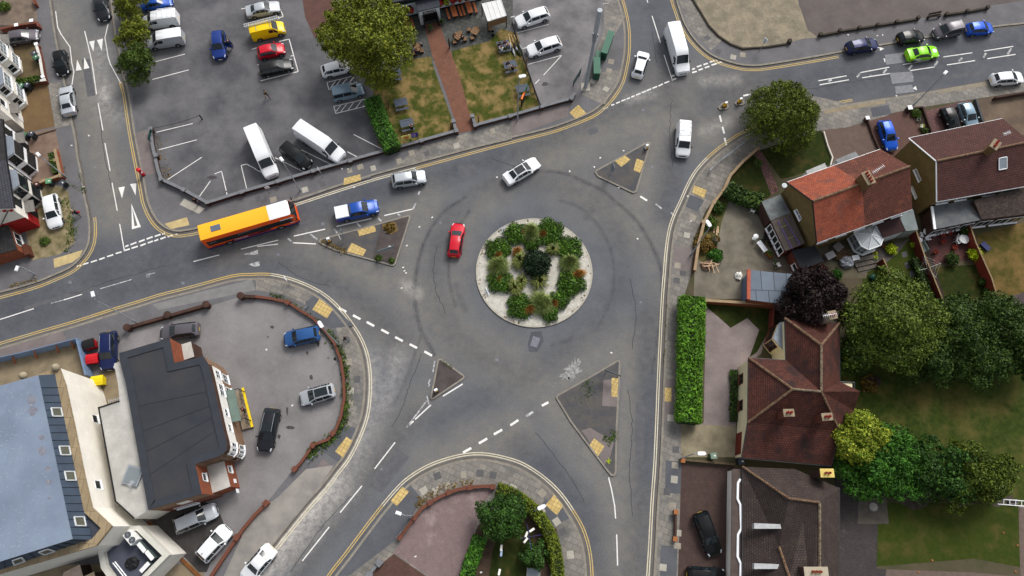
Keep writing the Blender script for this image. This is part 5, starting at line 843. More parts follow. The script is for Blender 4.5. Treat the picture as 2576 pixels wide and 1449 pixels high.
def terrace(name,label,pl,fm,bay,wallm,extra=None,depth=8.0,eh=5.6,roofm=None,door=None,nodoor=False):
 t=thing(name,label,'house',tuple(pl.A),0,'terraced houses on the west street');L=pl.L;mb=MB();q=[pl.pt(0,0),pl.pt(L,0),pl.pt(L,0,-depth),pl.pt(0,0,-depth)]
 mb.prism(q,0,eh);k=len(mb.v);rz_=eh+2.7
 for u in (.0,L):a,b,c=pl.pt(u,eh,-.01),pl.pt(u,eh,-depth+.01),pl.pt(u,rz_-.15,-depth/2);d=pl.u*(.2 if u==0 else -.2);mb.add([a,b,c,a+d,b+d,c+d],[[0,1,2],[3,5,4],[0,3,4,1],[1,4,5,2],[2,5,3,0]])
 mb.build('wall',wallm,t,world=True)
 r=MB();r.slab([pl.pt(-.02,eh-.05,.3),pl.pt(L+.02,eh-.05,.3),pl.pt(L+.02,rz_,-depth/2),pl.pt(-.02,rz_,-depth/2)],.16);r.slab([pl.pt(-.02,rz_-.004,-depth/2),pl.pt(L+.02,rz_-.004,-depth/2),pl.pt(L+.02,eh-.05,-depth-.3),pl.pt(-.02,eh-.05,-depth-.3)],.16);r.build('roof',roofm or TILED,t,world=True)
 g=MB();g.box(pl.pt(L/2,eh-.22,.36),(L,.13,.12),pl.rz);g.build('gutter',BLACK,t,world=True)
 b0,b1=bay;dp=.95;ins=.55;b=MB();b.prism([pl.pt(b0,0,-.05),pl.pt(b1,0,-.05),pl.pt(b1-ins,0,dp),pl.pt(b0+ins,0,dp)],0,5.0);bw=b.build('bay',wallm,t,world=True)
 b=MB();b.prism([pl.pt(b0-.1,0,-.03),pl.pt(b1+.1,0,-.03),pl.pt(b1-ins+.1,0,dp+.12),pl.pt(b0+ins-.1,0,dp+.12)],5.0,5.14);b.build('bay_roof',LEAD,t,world=True)
 fr=Plane(pl.pt(b0+ins,0,dp),pl.pt(b1-ins,0,dp),pl.pt(L/2,0,5),world=True);s0=Plane(pl.pt(b0,0,0),pl.pt(b0+ins,0,dp),pl.pt(b0-2,0,3),world=True);s1=Plane(pl.pt(b1-ins,0,dp),pl.pt(b1,0,0),pl.pt(b1+2,0,3),world=True)
 for z0,z1 in ((.95,2.25),(3.35,4.7)):
  window(t,fr,.12,fr.L-.12,z0,z1,fm,3,2,GLASSL if fm is WFR else GLASS);window(t,s0,.14,s0.L-.14,z0,z1,fm,1,2);window(t,s1,.14,s1.L-.14,z0,z1,fm,1,2)
 if door:
  u0,u1,dm=door;dd=wbox(t,'door',pl,u0,u1,.05,2.1,.08,dm);wbox(dd,'door_glass',pl,u0+.2,u1-.2,1.1,1.9,.02,GLASS,.09)
  h=MB();h.slab([pl.pt(u0-.3,2.75,.02),pl.pt(u1+.3,2.75,.02),pl.pt(u1+.3,2.45,.95),pl.pt(u0-.3,2.45,.95)],.12);h.build('door_hood',M('slate_hood',(112,108,104),.85,.15,3),t,world=True);window(t,pl,u0,u1,3.6,4.6,fm,1,1)
 return t
pA=Plane((31,116),(43,213),(300,200));pB=Plane((43.3,214),(61,325),(300,300));pC=Plane((70,358),(80,457),(300,420));pD=Plane((80.3,458),(100,571),(300,540))
U=lambda pl,p:pl.uv(p)[0]
WDOOR=M('white_door',(222,222,220),.5,.03)
terrace('terraced_house','cream rendered house with white bay windows, nearest the top of the west street',pA,WFR,(U(pA,(36,150)),U(pA,(41,196))),RENDERW,door=(.5,1.4,WDOOR),roofm=TILED)
tB=terrace('terraced_house','cream rendered house with white bay windows and red corbels at its lower end',pB,WFR,(U(pB,(45,226)),U(pB,(53,278))),RENDERW,door=(pB.L-1.9,pB.L-1.0,WDOOR),roofm=TILEB)
sB=Plane(pB.pt(pB.L,0),pB.pt(pB.L,0,-6),pB.pt(pB.L+3,0),world=True);wbox(tB,'side_wall',sB,.02,6,0,2.5,.05,M('grey_render',(150,142,132),.9,.1,1));wbox(tB,'red_corbel',pB,pB.L-.5,pB.L+.02,4.9,5.5,.09,REDP);wbox(tB,'red_corbel',sB,.3,3.2,5.1,5.45,.08,REDP,.06)
tC=terrace('terraced_house','white house with black framed bay windows and brown tiled roof',pC,BFR,(U(pC,(73,392)),U(pC,(79,447))),M('bright_render',(232,232,234),.85,.04,1),door=(.5,1.4,BLACK),roofm=TILED)
tD=terrace('terraced_house','white end house with red painted ground floor and black bay windows',pD,BFR,(U(pD,(83,474)),U(pD,(92,526))),RENDERW,door=(pD.L-2.1,pD.L-1.1,BLACK),roofm=TILEG)
wbox(tD,'red_ground_floor',pD,U(pD,(92,526))+.1,pD.L,.02,2.3,.05,REDP);sD=Plane(pD.pt(pD.L,0),pD.pt(pD.L,0,-7),pD.pt(pD.L+3,0),world=True);wbox(tD,'red_ground_floor',sD,-.05,6.9,.02,3.0,.05,REDP)
for i in range(7):wbox(tD,'red_corbel',sD,i*.55,i*.55+.38,5.0+i*.33,5.35+i*.33,.09,REDP)
for u0,u1,ry in ((2.6,2.75,.3),(2.8,2.95,-.35),(3.0,3.15,.3)):
 mb=MB();mb.box(sD.pt((u0+u1)/2,4.0,.05),(.08,.08,.8),sD.rz,ry=ry);mb.build('wall_plaque',BLACK,tD,world=True)
mb=MB();mb.tube([sD.pt(.4,5.4,.1),sD.pt(2.6,3.2,.1),sD.pt(2.6,.2,.1)],.05,6);mb.build('drainpipe',BLACK,tD,world=True);mb=MB();mb.tube([pC.pt(pC.L,5.3,.08),pC.pt(pC.L,.1,.08)],.05,6);mb.build('drainpipe',BLACK,tC,world=True)
r=[G(p,2.4) for p in ((-60,585),(22,564),(44,628),(-60,660))];ex=thing('brick_extension','low brick extension with dark slate roof and white window beside the red end house','house extension',(r[1].x,r[1].y,0));cx_=sum(r,Vector())/4
mb=MB();mb.prism([cx_+(v-cx_)*.96 for v in r],0,2.38);mb.build('wall',OBRICK,ex,world=True);mb=MB();mb.slab([Vector((r[0].x,r[0].y,3.1)),Vector((r[1].x,r[1].y,2.6)),Vector((r[2].x,r[2].y,2.5)),Vector((r[3].x,r[3].y,3.0))],.12);mb.build('roof',TILED,ex,world=True)
q=[cx_+(v-cx_)*.96 for v in r];pe=Plane(q[1],q[2],q[1]+(q[1]-q[0]),world=True);window(ex,pe,pe.L*.22,pe.L*.72,.7,1.9,WFR,2,1);mb=MB();mb.box(pe.pt(pe.L*.9,.6,.35),(1.5,.5,1.2),pe.rz);mb.build('meter_cupboard',M('brown_cupboard',(86,48,34),.7,.1,3),ex,world=True)
pu=Plane((964,57),(1211,0),(1120,200));pub=thing('pub','white pub front with dark fascia and WELCOME porch at the top of the view','pub',tuple(pu.A));L=pu.L
mb=MB();mb.prism([pu.pt(-1,0),pu.pt(L,0),pu.pt(L,0,-9),pu.pt(-1,0,-9)],0,3.6);mb.build('wall',M('pub_white',(206,214,220),.8,.05,2),pub,world=True);mb=MB();mb.prism([pu.pt(-1.3,0,.35),pu.pt(L+.3,0,.35),pu.pt(L+.3,0,-9.3),pu.pt(-1.3,0,-9.3)],3.6,3.9);mb.build('roof',FELT,pub,world=True)
wbox(pub,'fascia',pu,-1,L,2.75,3.45,.12,M('dark_green_board',(20,40,38),.5,.1,2));wbox(pub,'plinth',pu,-1,L,0,.35,.06,BLACK)
for a,b in ((.3,2.4),(2.9,4.2),(7.6,9.4),(10,11.6)):window(pub,pu,a,b,.9,2.4,WFR,3,1,GLASS)
pr=[G(p,3.0) for p in ((1051.5,29),(1107,16),(1103,-12),(1044,3))];mb=MB();mb.prism(pr,2.86,3.02);mb.build('porch_roof',FELT,pub,world=True)
c0=sum(pr,Vector())/4;w4=[c0+(v-c0)*.93 for v in pr];pf=Plane(w4[0],w4[1],G((1100,200)),world=True);s_=M('pub_white',(206,214,220));wbox(pub,'porch_wall',pf,0,.42,0,2.86,.16,s_,-.16);wbox(pub,'porch_wall',pf,pf.L-.42,pf.L,0,2.86,.16,s_,-.16);wbox(pub,'porch_lintel',pf,.42,pf.L-.42,2.1,2.86,.16,s_,-.16)
for a,b in ((w4[3],w4[0]),(w4[1],w4[2])):ps=Plane(a,b,a+(a-c0),world=True);wbox(pub,'porch_wall',ps,.0,ps.L-.17,0,2.86,.12,s_,-.12)
dd=wbox(pub,'doorway',pf,.42,pf.L-.42,.1,2.1,.05,BLACK,-.5);wbox(pub,'open_door',pf,.4,.5,.1,2.05,.8,BLACK,0);wbox(pub,'open_door',pf,pf.L-.5,pf.L-.4,.1,2.05,.8,BLACK,0);wp_=wbox(pub,'welcome_board',pf,.5,pf.L-.5,2.2,2.6,.05,M('sign_black',(26,30,36),.5,0))
def Mplane(pl,u,z,off):
 n,u_=pl.n,pl.u
 if Vector((0,0,1)).cross(n).dot(u_)<0:u_=-u_
 return Matrix(((u_.x,0,n.x,0),(u_.y,0,n.y,0),(0,1,0,0),(0,0,0,1))),pl.pt(u,z,off)
def walltext(name,s,size,mat,par,pl,u,z,off):
 m4,P=Mplane(pl,u,z,off);q=par
 while q not in XF:q=q.parent
 l,rz=XF[q];return textmesh(name,s,size,mat,par,Matrix.Rotation(-rz,4,'Z')@Matrix.Translation(P-l)@m4)
walltext('lettering','WELCOME',.34,WHITE,wp_,pf,pf.L/2,2.4,.056)
for i,(u,k,l) in enumerate(((1.0,LF_RD,'left of the two beside the brown pavers'),(2.2,LF_RD,'between the left bench set and the porch'),(4.0,LF_RD,'just left of the porch'),(8.0,LF_RD,'just right of the porch'),(8.9,LF_YE,'with pale flowers over the middle bench set'),(9.8,LF_RD,'between the two right bench sets'),(10.8,LF_RD,'over the right end of the benches'),(11.7,LF_RD,'farthest right on the pub front'))):
 P=pu.pt(u,1.75,.45);t=thing('hanging_basket','flower basket on the pub wall, '+l,'hanging basket',tuple(P),0,'flower baskets on the pub front');mb=MB();mb.ball((0,0,0),(.3,.3,.22),0);mb.build('basket',DWOOD,t,60);D=rng.normal(size=(150,3));D/=np.linalg.norm(D,axis=1)[:,None];leafmesh('flowers',k,D*.42*rng.uniform(.7,1.1,(150,1))+(0,0,.08),D,.1,t);D=D[:90];leafmesh('leaves',LF_MI,D*.36+(0,0,-.02),D,.1,t);mb=MB();mb.tube([(0,0,.2),(0,0,.7),(-pu.n.x*.42,-pu.n.y*.42,.7)],.015,5);mb.build('bracket',BLACK,t)
o8=[G(p,8) for p in ((-80,998),(60,955),(148,925),(163,966),(185,1066),(212,1199),(230,1276),(281,1324),(242,1373),(0,1444),(-80,1468))];big=thing('flat_block','large white rendered block with blue grey flat roof and dark mansard sides','building',(o8[4].x-8,o8[4].y,0));pts=[(v.x,v.y) for v in o8]
mb=MB();mb.prism(pts,0,7.7,0,1);mb.build('wall',[RENDERW,M('gutter_deck',(62,66,76),.8,.12,1)],big,world=True);sd_=1 if area2(pts)>0 else -1
mb=MB();mb.strip(pts,.75,7.66,8.05,side=sd_,closed=True);mb.build('coping',MT('stone_coping',(162,144,114),(150,132,104),(120,106,86),.9,3,ms=.03,var=.22),big,world=True)
lo=[G(p,7.8) for p in ((-70,1000),(143,941),(148,966),(214,1277),(231,1357),(0,1436),(-70,1458))];hi=[G(p,10.2) for p in ((-70,990),(97,944),(101,966),(166,1277),(183,1356),(0,1413),(-70,1436))]
MAN=M('mansard_cladding',(66,78,94),.6,.1,.6,fine=.08);FLAT=M('blue_grey_membrane',(112,124,142),.75,.06,.25,rgb2=(126,139,157),fine=.06,fscale=3)
mb=MB();n=len(lo);mb.add(lo+hi,[[i,(i+1)%n,n+(i+1)%n,n+i] for i in range(n)]);mb.build('mansard',MAN,big,world=True);mb=MB();mb.prism(hi,10.0,10.26);rf=mb.build('roof',FLAT,big,world=True)
mb=MB()
def onm(i,f,g,up=.0):
 a,b,c,d=lo[i],lo[i+1],hi[i+1],hi[i];P=a.lerp(b,f).lerp(d.lerp(c,f),g);nn=(b-a).cross(d-a).normalized();nn=nn if nn.z>0 else -nn;return P+nn*up,nn
for i,k in ((2,16),(3,4),(4,9)):
 mb=MB()
 for j in range(k):a,_=onm(i,(j+.5)/k,.0,.02);b,_=onm(i,(j+.5)/k,.99,.02);mb.tube([a,b],.035,4)
 mb.build('standing_seams',M('seam_dark',(40,48,60),.6,.05),big,world=True)
def skylight(par,i,f0,f1,g0,g1):
 c=[onm(i,f,g,.08)[0] for f,g in ((f0,g0),(f1,g0),(f1,g1),(f0,g1))];mb=MB()
 for j in range(4):mb.tube([c[j],c[(j+1)%4]],.08,4)
 f_=mb.build('window',M('pale_frame',(206,210,212),.5,.05),par,world=True);p=MB();p.add([onm(i,f,g,.06)[0] for f,g in ((f0,g0),(f1,g0),(f1,g1),(f0,g1))],[[0,1,2,3]]);p.build('pane',M('roof_glass',(84,86,76),.1,.1,2,spec=.6),f_,world=True)
for f0,f1 in ((.203,.272),(.518,.587),(.72,.789)):skylight(big,2,f0,f1,.2,.72)
skylight(big,3,.3,.58,.2,.72)
for f0,f1 in ((.38,.5),(.72,.84)):skylight(big,4,f0,f1,.2,.8)
wl=Plane(o8[3],o8[5],G((400,1100)),world=True)
for p0,p1 in (((235,1044),(247,1066)),((242,1209),(255,1234))):a,b=wl.uv(p0);c,d=wl.uv(p1);window(big,wl,min(a,c),min(a,c)+.9,d,d+1.0,WFR,1,1)
for x,y,a,b,in ((80,1005,12,14),(82,1032,13,14),(104,1100,10,8),(106,1135,12,12),(120,1180,9,7),(122,1213,9,9),(124,1254,5,4)):mb=MB();mb.prism([G((x+a*math.cos(t_)*rng.uniform(.7,1.1),y+b*math.sin(t_)*rng.uniform(.7,1.1)),10.262) for t_ in np.arange(0,6.28,.5)],10.25,10.264);mb.build('roof_stain',M('roof_rust_stain',(112,112,122),.8,.12,2,rgb2=(128,132,142)),rf,world=True)
mb=MB()
for i in range(110):x,y=rng.uniform(0,130)**1.0,rng.uniform(985,1400);x=x*(.35+.65*rng.random());(mb.prism([G((x+d[0]*.55,y+d[1]*.55),10.262) for d in ((-1,-1),(1,-.6),(.7,1),(-.8,.8))],10.25,10.267) if pip(*G((x,y),10.26).xy,[tuple(v.xy) for v in hi]) else 0)
mb.build('bird_droppings',LITTER,rf,world=True)['kind']='stuff'
for q in ((58,945),(140,924)):P=G(q,8.3);mb=MB();mb.ball(P,.42);mb.build('stone_finial',M('finial_stone',(150,140,118),.9,.12,3),big,60,world=True)
oc=[(299.7,888),(426,850.7),(437.3,913),(511.7,896.3),(524,916.3),(533,951),(543,996),(562,1082),(569,1108),(571,1122),(569,1133),(562,1141),(548,1149),(500,1164),(491,1170),(506.7,1242.7),(373,1282.7),(370,1267.7),(316.7,966),(301.7,909.7)]
o6=[G(p,6) for p in oc];pts=[(v.x,v.y) for v in o6];club=thing('club_building','club with dark felt roof, curved brick corner and long white sign','club',(o6[6].x-8,o6[6].y,0));sd_=1 if area2(pts)>0 else -1
mb=MB();mb.prism(pts,0,5.9,0,1);mb.build('wall',[TBRICK,FELTB],club,world=True);mb=MB();mb.strip(pts,.8,5.86,6.0,side=sd_,closed=True);mb.build('parapet',M('parapet_felt',(52,55,62),.85,.1,.8,fine=.1),club,world=True)
mb=MB()
for f in (.2,.42,.6,.8):a=G((316+54*f,966+300*f),5.9);b=G((533+34*f,951+150*f),5.9);mb.box(((a+b)/2)+Vector((0,0,.01)),((a-b).length-1.6,.05,.03),math.atan2((b-a).y,(b-a).x))
mb.build('roof_seams',M('felt_seam',(44,47,54),.9,.05),club,world=True)
W0=M('club_white',(222,220,214),.8,.04,1)
for i in range(4,13):
 pl=Plane(o6[i],o6[i+1],G((800,1000)),world=True);wbox(club,'white_band',pl,-.01,pl.L+.01,2.9,5.2,.05,W0)
 wbox(club,'brick_cornice',pl,-.01,pl.L+.01,5.2,5.84,.07,DBRICK)
 if i in (4,5):window(club,pl,.35,pl.L-.35,3.4,4.6,WFR,2,2,off=.07);window(club,pl,.3,pl.L-.3,.9,2.3,WFR,2,2)
 if 8<=i<=11:window(club,pl,.06,pl.L-.06,3.4,4.6,WFR,1,2,off=.07);window(club,pl,.06,pl.L-.06,.9,2.2,WFR,1,2)
 if i==12:window(club,pl,.3,pl.L-1.2,3.4,4.6,WFR,3,2,off=.07)
 if i==6:
  for u in (1.2,2.9):window(club,pl,u,u+.8,3.7,4.5,WFR,2,1,off=.07)
pl=Plane(o6[15],o6[16],G((500,1400)),world=True);wbox(club,'white_band',pl,2.0,pl.L-2.2,3.2,4.6,.05,W0);window(club,pl,2.3,4.6,1.0,2.0,WFR,3,1);wbox(club,'brick_panel',pl,0,pl.L,0,3.1,.03,BRICK)
an=[G(p,5.2) for p in ((286.7,914.7),(301.7,909.7),(316.7,966),(371,1268),(373,1284),(337,1305),(290,1262),(247,1025),(301,1007.5),(296.7,966))];mb=MB();mb.prism(an,0,5.2,0,1);mb.build('annex',[RENDERW,CONCR],club,world=True)
a_=[(v.x,v.y) for v in an];mb=MB();mb.strip(a_[5:9],.12,5.15,5.3,side=1 if area2(a_)>0 else -1);mb.build('annex_edge',BLACK,club,world=True)
P=G((337,1197),5.2);mb=MB();mb.box(P+Vector((0,0,.15)),(1.7,1.9,.3),-.2);rl=mb.build('rooflight',STEEL,club,world=True);mb=MB();mb.box(P+Vector((0,0,.32)),(1.35,1.55,.05),-.2);mb.build('pane',GLASSL,rl,world=True)
def annexbox(ps,z,wallm,nm):
 r=[G(p,z) for p in ps];mb=MB();mb.prism(r,0,z-.02);mb.build(nm,wallm,club,world=True);mb=MB();c=sum(r,Vector())/len(r);mb.prism([c+(v-c)*1.0 for v in r],z,z+.06);mb.build(nm+'_roof',CONCR,club,world=True);return r
r1=annexbox([(440,914),(455.5,867),(480.5,859.5),(489,897.5)],3.0,DBRICK,'north_bay');r2=annexbox([(494,1172),(521,1172),(564,1160),(580,1224),(534,1241),(508,1243)],3.0,OBRICK,'side_bay')
pl=Plane(o6[14],o6[15],G((900,1200)),world=True);wbox(club,'brick_panel',pl,0,pl.L,3.06,5.85,.04,OBRICK);window(club,pl,.8,1.6,4.0,4.8,WFR,1,1,off=.06);pl=Plane(o6[1],o6[2],G((600,860)),world=True);wbox(club,'brick_panel',pl,0,pl.L,3.06,5.85,.04,OBRICK);pl=Plane(r2[2],r2[3],G((800,1200)),world=True);window(club,pl,.5,1.2,1.6,2.4,WFR,1,1)
for u in (1.9,3.0):wbox(club,'meter_box',pl,u,u+.45,1.0,1.6,.1,WHITE)
cp=[G(p,2.9) for p in ((567.5,983),(587,978),(604.7,1057),(584.4,1062))];mb=MB();mb.slab([cp[0],cp[1]-Vector((0,0,.25)),cp[2]-Vector((0,0,.25)),cp[3]],.14);mb.build('canopy',M('green_grey_canopy',(92,108,100),.7,.08,1.5),club,world=True)
ps=Plane(cp[0],cp[3],G((900,1020)),world=True);bd=wbox(club,'sign_board',ps,-.1,ps.L+.1,2.92,3.62,.08,WHITE,-.3);walltext('lettering',"RISVETO  MILLIA  NSHT",.4,M('letter_black',(20,20,24),.6,0),bd,ps,ps.L/2,3.27,-.21)
mb=MB()
for u in (.1,ps.L-.1):mb.tube([ps.pt(u,.1,1.25),ps.pt(u,2.6,1.25)],.05,6);mb.tube([ps.pt(u,2.4,-.2),ps.pt(u,2.62,1.25)],.04,6)
mb.build('canopy_frame',BLACK,club,world=True)
for u,s_ in ((-1.2,1),(ps.L+1.0,-1)):
 mb=MB();m4=ps.pt(u,4.1,.0)-ps.n*.93;mb.box(m4,(.8,.06,.16),ps.rz,ry=.5*s_);mb.box(m4+Vector((0,0,.18)),(.35,.06,.3),ps.rz);mb.box(m4-Vector((0,0,.3)),(.15,.06,.7),ps.rz,ry=-.3);mb.build('wall_emblem',M('emblem_violet',(56,54,96),.6,0),club,world=True)
rp=[G(p,.45) for p in ((591,985),(613,974.5),(637.5,1073.5),(609,1081))];mb=MB();mb.prism(rp,0,.45);ramp_=tag(mb.build('entrance_ramp',M('ramp_concrete',(138,124,106),.92,.12,1),None),'raised concrete entrance ramp with yellow edge outside the club','ramp')
mb=MB();pr_=Plane(rp[1],rp[2],G((900,1020)),world=True);mb.box(pr_.pt(pr_.L/2,.47,-.12),(pr_.L,.26,.06),pr_.rz);mb.build('yellow_edge',M('yellow_edge_paint',(230,200,30),.7,.05),ramp_)
t=thing('handrail','black metal handrails along the club entrance ramp','handrail',tuple(pr_.A))
for a,b in ((.4,pr_.L*.42),(pr_.L*.6,pr_.L-.4)):
 mb=MB()
 for z in (.85,1.35):mb.tube([pr_.pt(a,z,-.35),pr_.pt(b,z,-.35)],.03,6)
 for k in range(4):u=a+(b-a)*k/3;mb.tube([pr_.pt(u,.4,-.35),pr_.pt(u,1.35,-.35)],.025,6)
 mb.build('rail',BLACK,t,world=True)
aerial('tv_aerial','thin television aerial on the pale annex roof, beside the yellow bin',G((296,1008),5.3),.6,1.3,.3);aerial('tv_aerial','small television aerial beside the rooflight on the pale annex roof',G((338,1218),5.2),.7,.6,1.0)
o4=[G(p,4.3) for p in ((246,1386),(310,1330),(322,1323),(350,1322),(426,1396),(372,1450),(330,1495),(290,1480),(254,1430))];pts=[(v.x,v.y) for v in o4];acb=thing('plant_room_block','low white block with dark roof carrying air conditioning units','building',(o4[3].x,o4[3].y,0));sd_=1 if area2(pts)>0 else -1
mb=MB();mb.prism(pts,0,3.6,0,1);mb.build('wall',[RENDERW,M('roof_grey_felt',(76,80,92),.85,.08,.8,fine=.08)],acb,world=True);mb=MB();mb.strip(pts,.5,3.55,4.3,side=sd_,closed=True);mb.build('parapet',M('parapet_white',(196,194,184),.85,.08,1),acb,world=True)
for i,((x,y),sx,sy,h,rz,fan) in enumerate((((327,1352),1.35,.85,1.4,-.73,2),((356,1377),1.15,.42,1.0,-.73,0),((376,1397),1.1,.42,1.0,-.73,0),((364,1427),1.1,.42,1.0,.9,0))):
 P=G((x,y),3.6+h);t=thing('air_conditioner',('large twin fan air conditioning unit on the dark plant room roof','white air conditioning box beside the twin fan unit','white air conditioning box, second from the twin fan unit','white air conditioning box set at the lower edge of the plant room roof')[i],'air conditioner',(P.x,P.y,3.6),rz,'air conditioning units');mb=MB();mb.box((0,0,h/2),(sx,sy,h),0,0 if fan else 1,0);mb.build('casing',[M('unit_white',(222,224,222),.5,.04,3),M('unit_dark_side',(70,82,82),.6,.1,4)],t)
 mb=MB();mb.box((0,-sy/2-.01,h/2),(sx*.86,.03,h*.8));mb.build('grille',DSTEEL,t)
 for k in range(fan):mb=MB();mb.lathe(((k-.5)*.72,0,h),[(.32,0),(.32,.05),(.28,.05),(.28,.02)],20);fo=mb.build('fan',DSTEEL,t,40);mb=MB();[mb.box(((k-.5)*.72,0,h+.06),(.6,.04,.01),a) for a in (0,.8,1.6,2.4)];mb.build('fan_guard',STEEL,fo)
t=thing('tarpaulin_bundle','crumpled black bundle lying on the dark plant room roof','bundle',tuple(G((334,1417),3.62)));mb=MB();mb.ball((0,0,.12),(.75,.6,.25),0,12,6)
for v in mb.v:v+=Vector(rng.normal(size=3)*.05)
mb.build('sheet',BLACK,t)
t=thing('leaning_pipes','white plastic pipes lying across the plant room roof edge','pipes',tuple(G((300,1430),4.3)));a=t.location
for q,r_ in (((284,1416),(330,1475)),((289,1413),(322,1455))):mb=MB();mb.tube([G(q,4.2),G(r_,4.35)],.06,6);mb.build('pipe',WHITE,t,world=True)
for i,(ps,m,l) in enumerate((([(160,1440),(200,1420),(208,1449),(150,1475)],'pinkish','pale flat sheet roof between the white block and the plant room'),([(190,1460),(236,1438),(245,1480),(190,1490)],'buff','buff flat sheet roof at the bottom edge beside the plant room'))):
 r=[G(p,2.3) for p in ps];t=thing('lean_to_roof',l,'shed',(r[0].x,r[0].y,0));mb=MB();mb.slab(r,.1);mb.build('roof',M('sheet_'+m,(176,156,142) if i==0 else (188,168,140),.8,.1,2),t,world=True);mb=MB();c=sum(r,Vector())/4;mb.prism([c+(v-c)*.9 for v in r],0,2.2);mb.build('wall',DWOOD,t,world=True)
 # ------------------------------------------------------------------ east houses
def gable(name,label,e0,e1,r0,r1,q0,q1,ez,rz_,tiles,wallm,split=None,verge=None):
 A,B,C,D,P,Q=(G(p,z) for p,z in ((e0,ez),(e1,ez),(r0,ez),(r1,ez),(q0,rz_),(q1,rz_)));c=sum((A,B,C,D),Vector())/4;t=thing(name,label,'house',(c.x,c.y,0))
 ins=lambda v:Vector((c.x+(v.x-c.x)*.955,c.y+(v.y-c.y)*.93,0));a,b,c2,d,p,q=(ins(v) for v in (A,B,C,D,P,Q));H=lambda v,z:Vector((v.x,v.y,z))
 e,rz2=ez-.12,rz_-.25;mb=MB();mb.add([H(a,0),H(c2,0),H(c2,e),H(p,rz2),H(a,e),H(b,0),H(d,0),H(d,e),H(q,rz2),H(b,e)],[[0,4,3,2,1],[5,6,7,8,9],[0,5,9,4],[1,2,7,6]]);mb.build('wall',wallm,t,world=True)
 f=split or [1.0];s0=0;tl=tiles if isinstance(tiles,list) else [tiles]
 rf=None
 for k,s1 in enumerate(f):
  r=MB();lerp=lambda u,v,s:u.lerp(v,s);r.slab([lerp(A,B,s0),lerp(A,B,s1),lerp(P,Q,s1),lerp(P,Q,s0)],.14);r.slab([lerp(P,Q,s0)-Vector((0,0,.003)),lerp(P,Q,s1)-Vector((0,0,.003)),lerp(C,D,s1),lerp(C,D,s0)],.14);o=r.build('roof',tl[k],t,world=True);rf=rf or o;s0=s1
 mb=MB();mb.tube([P+Vector((0,0,.03)),Q+Vector((0,0,.03))],.15,6);mb.build('ridge',RIDGE,t,world=True)
 mb=MB();[mb.tube([a_-Vector((0,0,.08)),b_-Vector((0,0,.08))],.09,5) for a_,b_ in ((A,P),(P,C))];mb.build('verge',verge or WFR,t,world=True);mb=MB();[mb.tube([a_-Vector((0,0,.1)),b_-Vector((0,0,.1))],.08,5) for a_,b_ in ((A,B),(C,D))];mb.build('gutter',WFR,t,world=True)
 return t,rf,(A,B,C,D,P,Q),Plane(a,c2,a-(b-a),world=True),Plane(c2,d,c2+(c2-a),world=True)
h1,rf1,g1,w1,k1=gable('semi_detached_house','semi detached house with half orange and half brown roof',(1980,458),(2215,375),(2055,611),(2295,526),(2045,506),(2289,418),4.8,7.7,[TILEO,MT('russet_tiles',(116,68,54),(98,58,48),(60,38,34),.3,.28,ms=.03,var=.3,stain=(140,82,60),lo=.55,hi=.75,sscale=.35)],TANW,[.5,1.0],BLACK)
def pwin(par,pl,p0,p1,fm=None,nx=2,ny=2):a,b=pl.uv(p0),pl.uv(p1);return window(par,pl,a[0],b[0],a[1],b[1],fm,nx,ny)
pwin(h1,w1,(2001,530),(2017,550));ang=math.atan2((g1[5]-g1[4]).y,(g1[5]-g1[4]).x)
chimney(h1,g1[4].lerp(g1[5],.51)+Vector((0,0,0)),1.5,.9,1.3,ang+1.57,M('mossy_brick',(112,88,56),.9,.2,3),4,LRED);mb=MB();P=g1[4].lerp(g1[5],.51)
for i in range(5):u=.6+i*2.5;window(h1,k1,u,u+1.3,3.2,4.3,WFR,2,1)
wbox(h1,'red_base',w1,0,w1.L,0,.9,.04,M('red_oxide_paint',(128,44,34),.8,.1,2))
aerial('tv_aerial','large television aerial on the orange and brown house chimney',P+Vector((.4,.3,1.3)),1.6,1.6,.6)
sd=thing('satellite_dish','grey satellite dish on the corner of the orange roofed house','satellite dish',tuple(G((1973,467),3.6)),2.4)
mb=MB();mb.lathe((0,0,0),[(.32,.08),(.2,.02),(.02,0)],14);[setattr(v,'y',v.y) for v in ()];mb.build('dish',STEEL,sd,60);mb=MB();mb.tube([(0,0,0),(.2,0,.3)],.02,5);mb.tube([(0,0,0),(.3,0,-.2)],.03,5);mb.build('arm',DSTEEL,sd)
h2,rf2,g2,w2,k2=gable('semi_detached_house','house with dark brown tiled roof and white gable edge at the upper right',(2287,347),(2522,298),(2357,507),(2591,466),(2356,405),(2591,356),4.7,6.8,TILEB,TANW)
pwin(h2,w2,(2301,428),(2318,453));pwin(h2,w2,(2293,470),(2308,497));P=g2[4].lerp(g2[5],.55);chimney(h2,P,1.2,.8,1.3,.9,M('mossy_brick',(112,88,56)),3,LRED);aerial('tv_aerial','television aerial behind the chimney of the dark brown house',P+Vector((.9,1.0,1.0)),1.3,.9,.4)
for u in (.8,3.2,6.8,9.0):window(h2,k2,u,u+1.4,3.0,4.2,WFR,2,1)
A,B,C,D,P4,Q4=g2;c=[P4.lerp(Q4,f).lerp(C.lerp(D,f),s)+Vector((0,0,.09)) for f,s in ((.66,.25),(.745,.25),(.745,.52),(.66,.52))];mb=MB();[mb.tube([c[j],c[(j+1)%4]],.07,4) for j in range(4)];sk=mb.build('rooflight',M('pale_frame',(206,210,212)),h2,world=True);p=MB();p.add(c,[[0,1,2,3]]);p.build('pane',M('rooflight_glass',(120,130,138),.15,.05,2,spec=.6),sk,world=True)
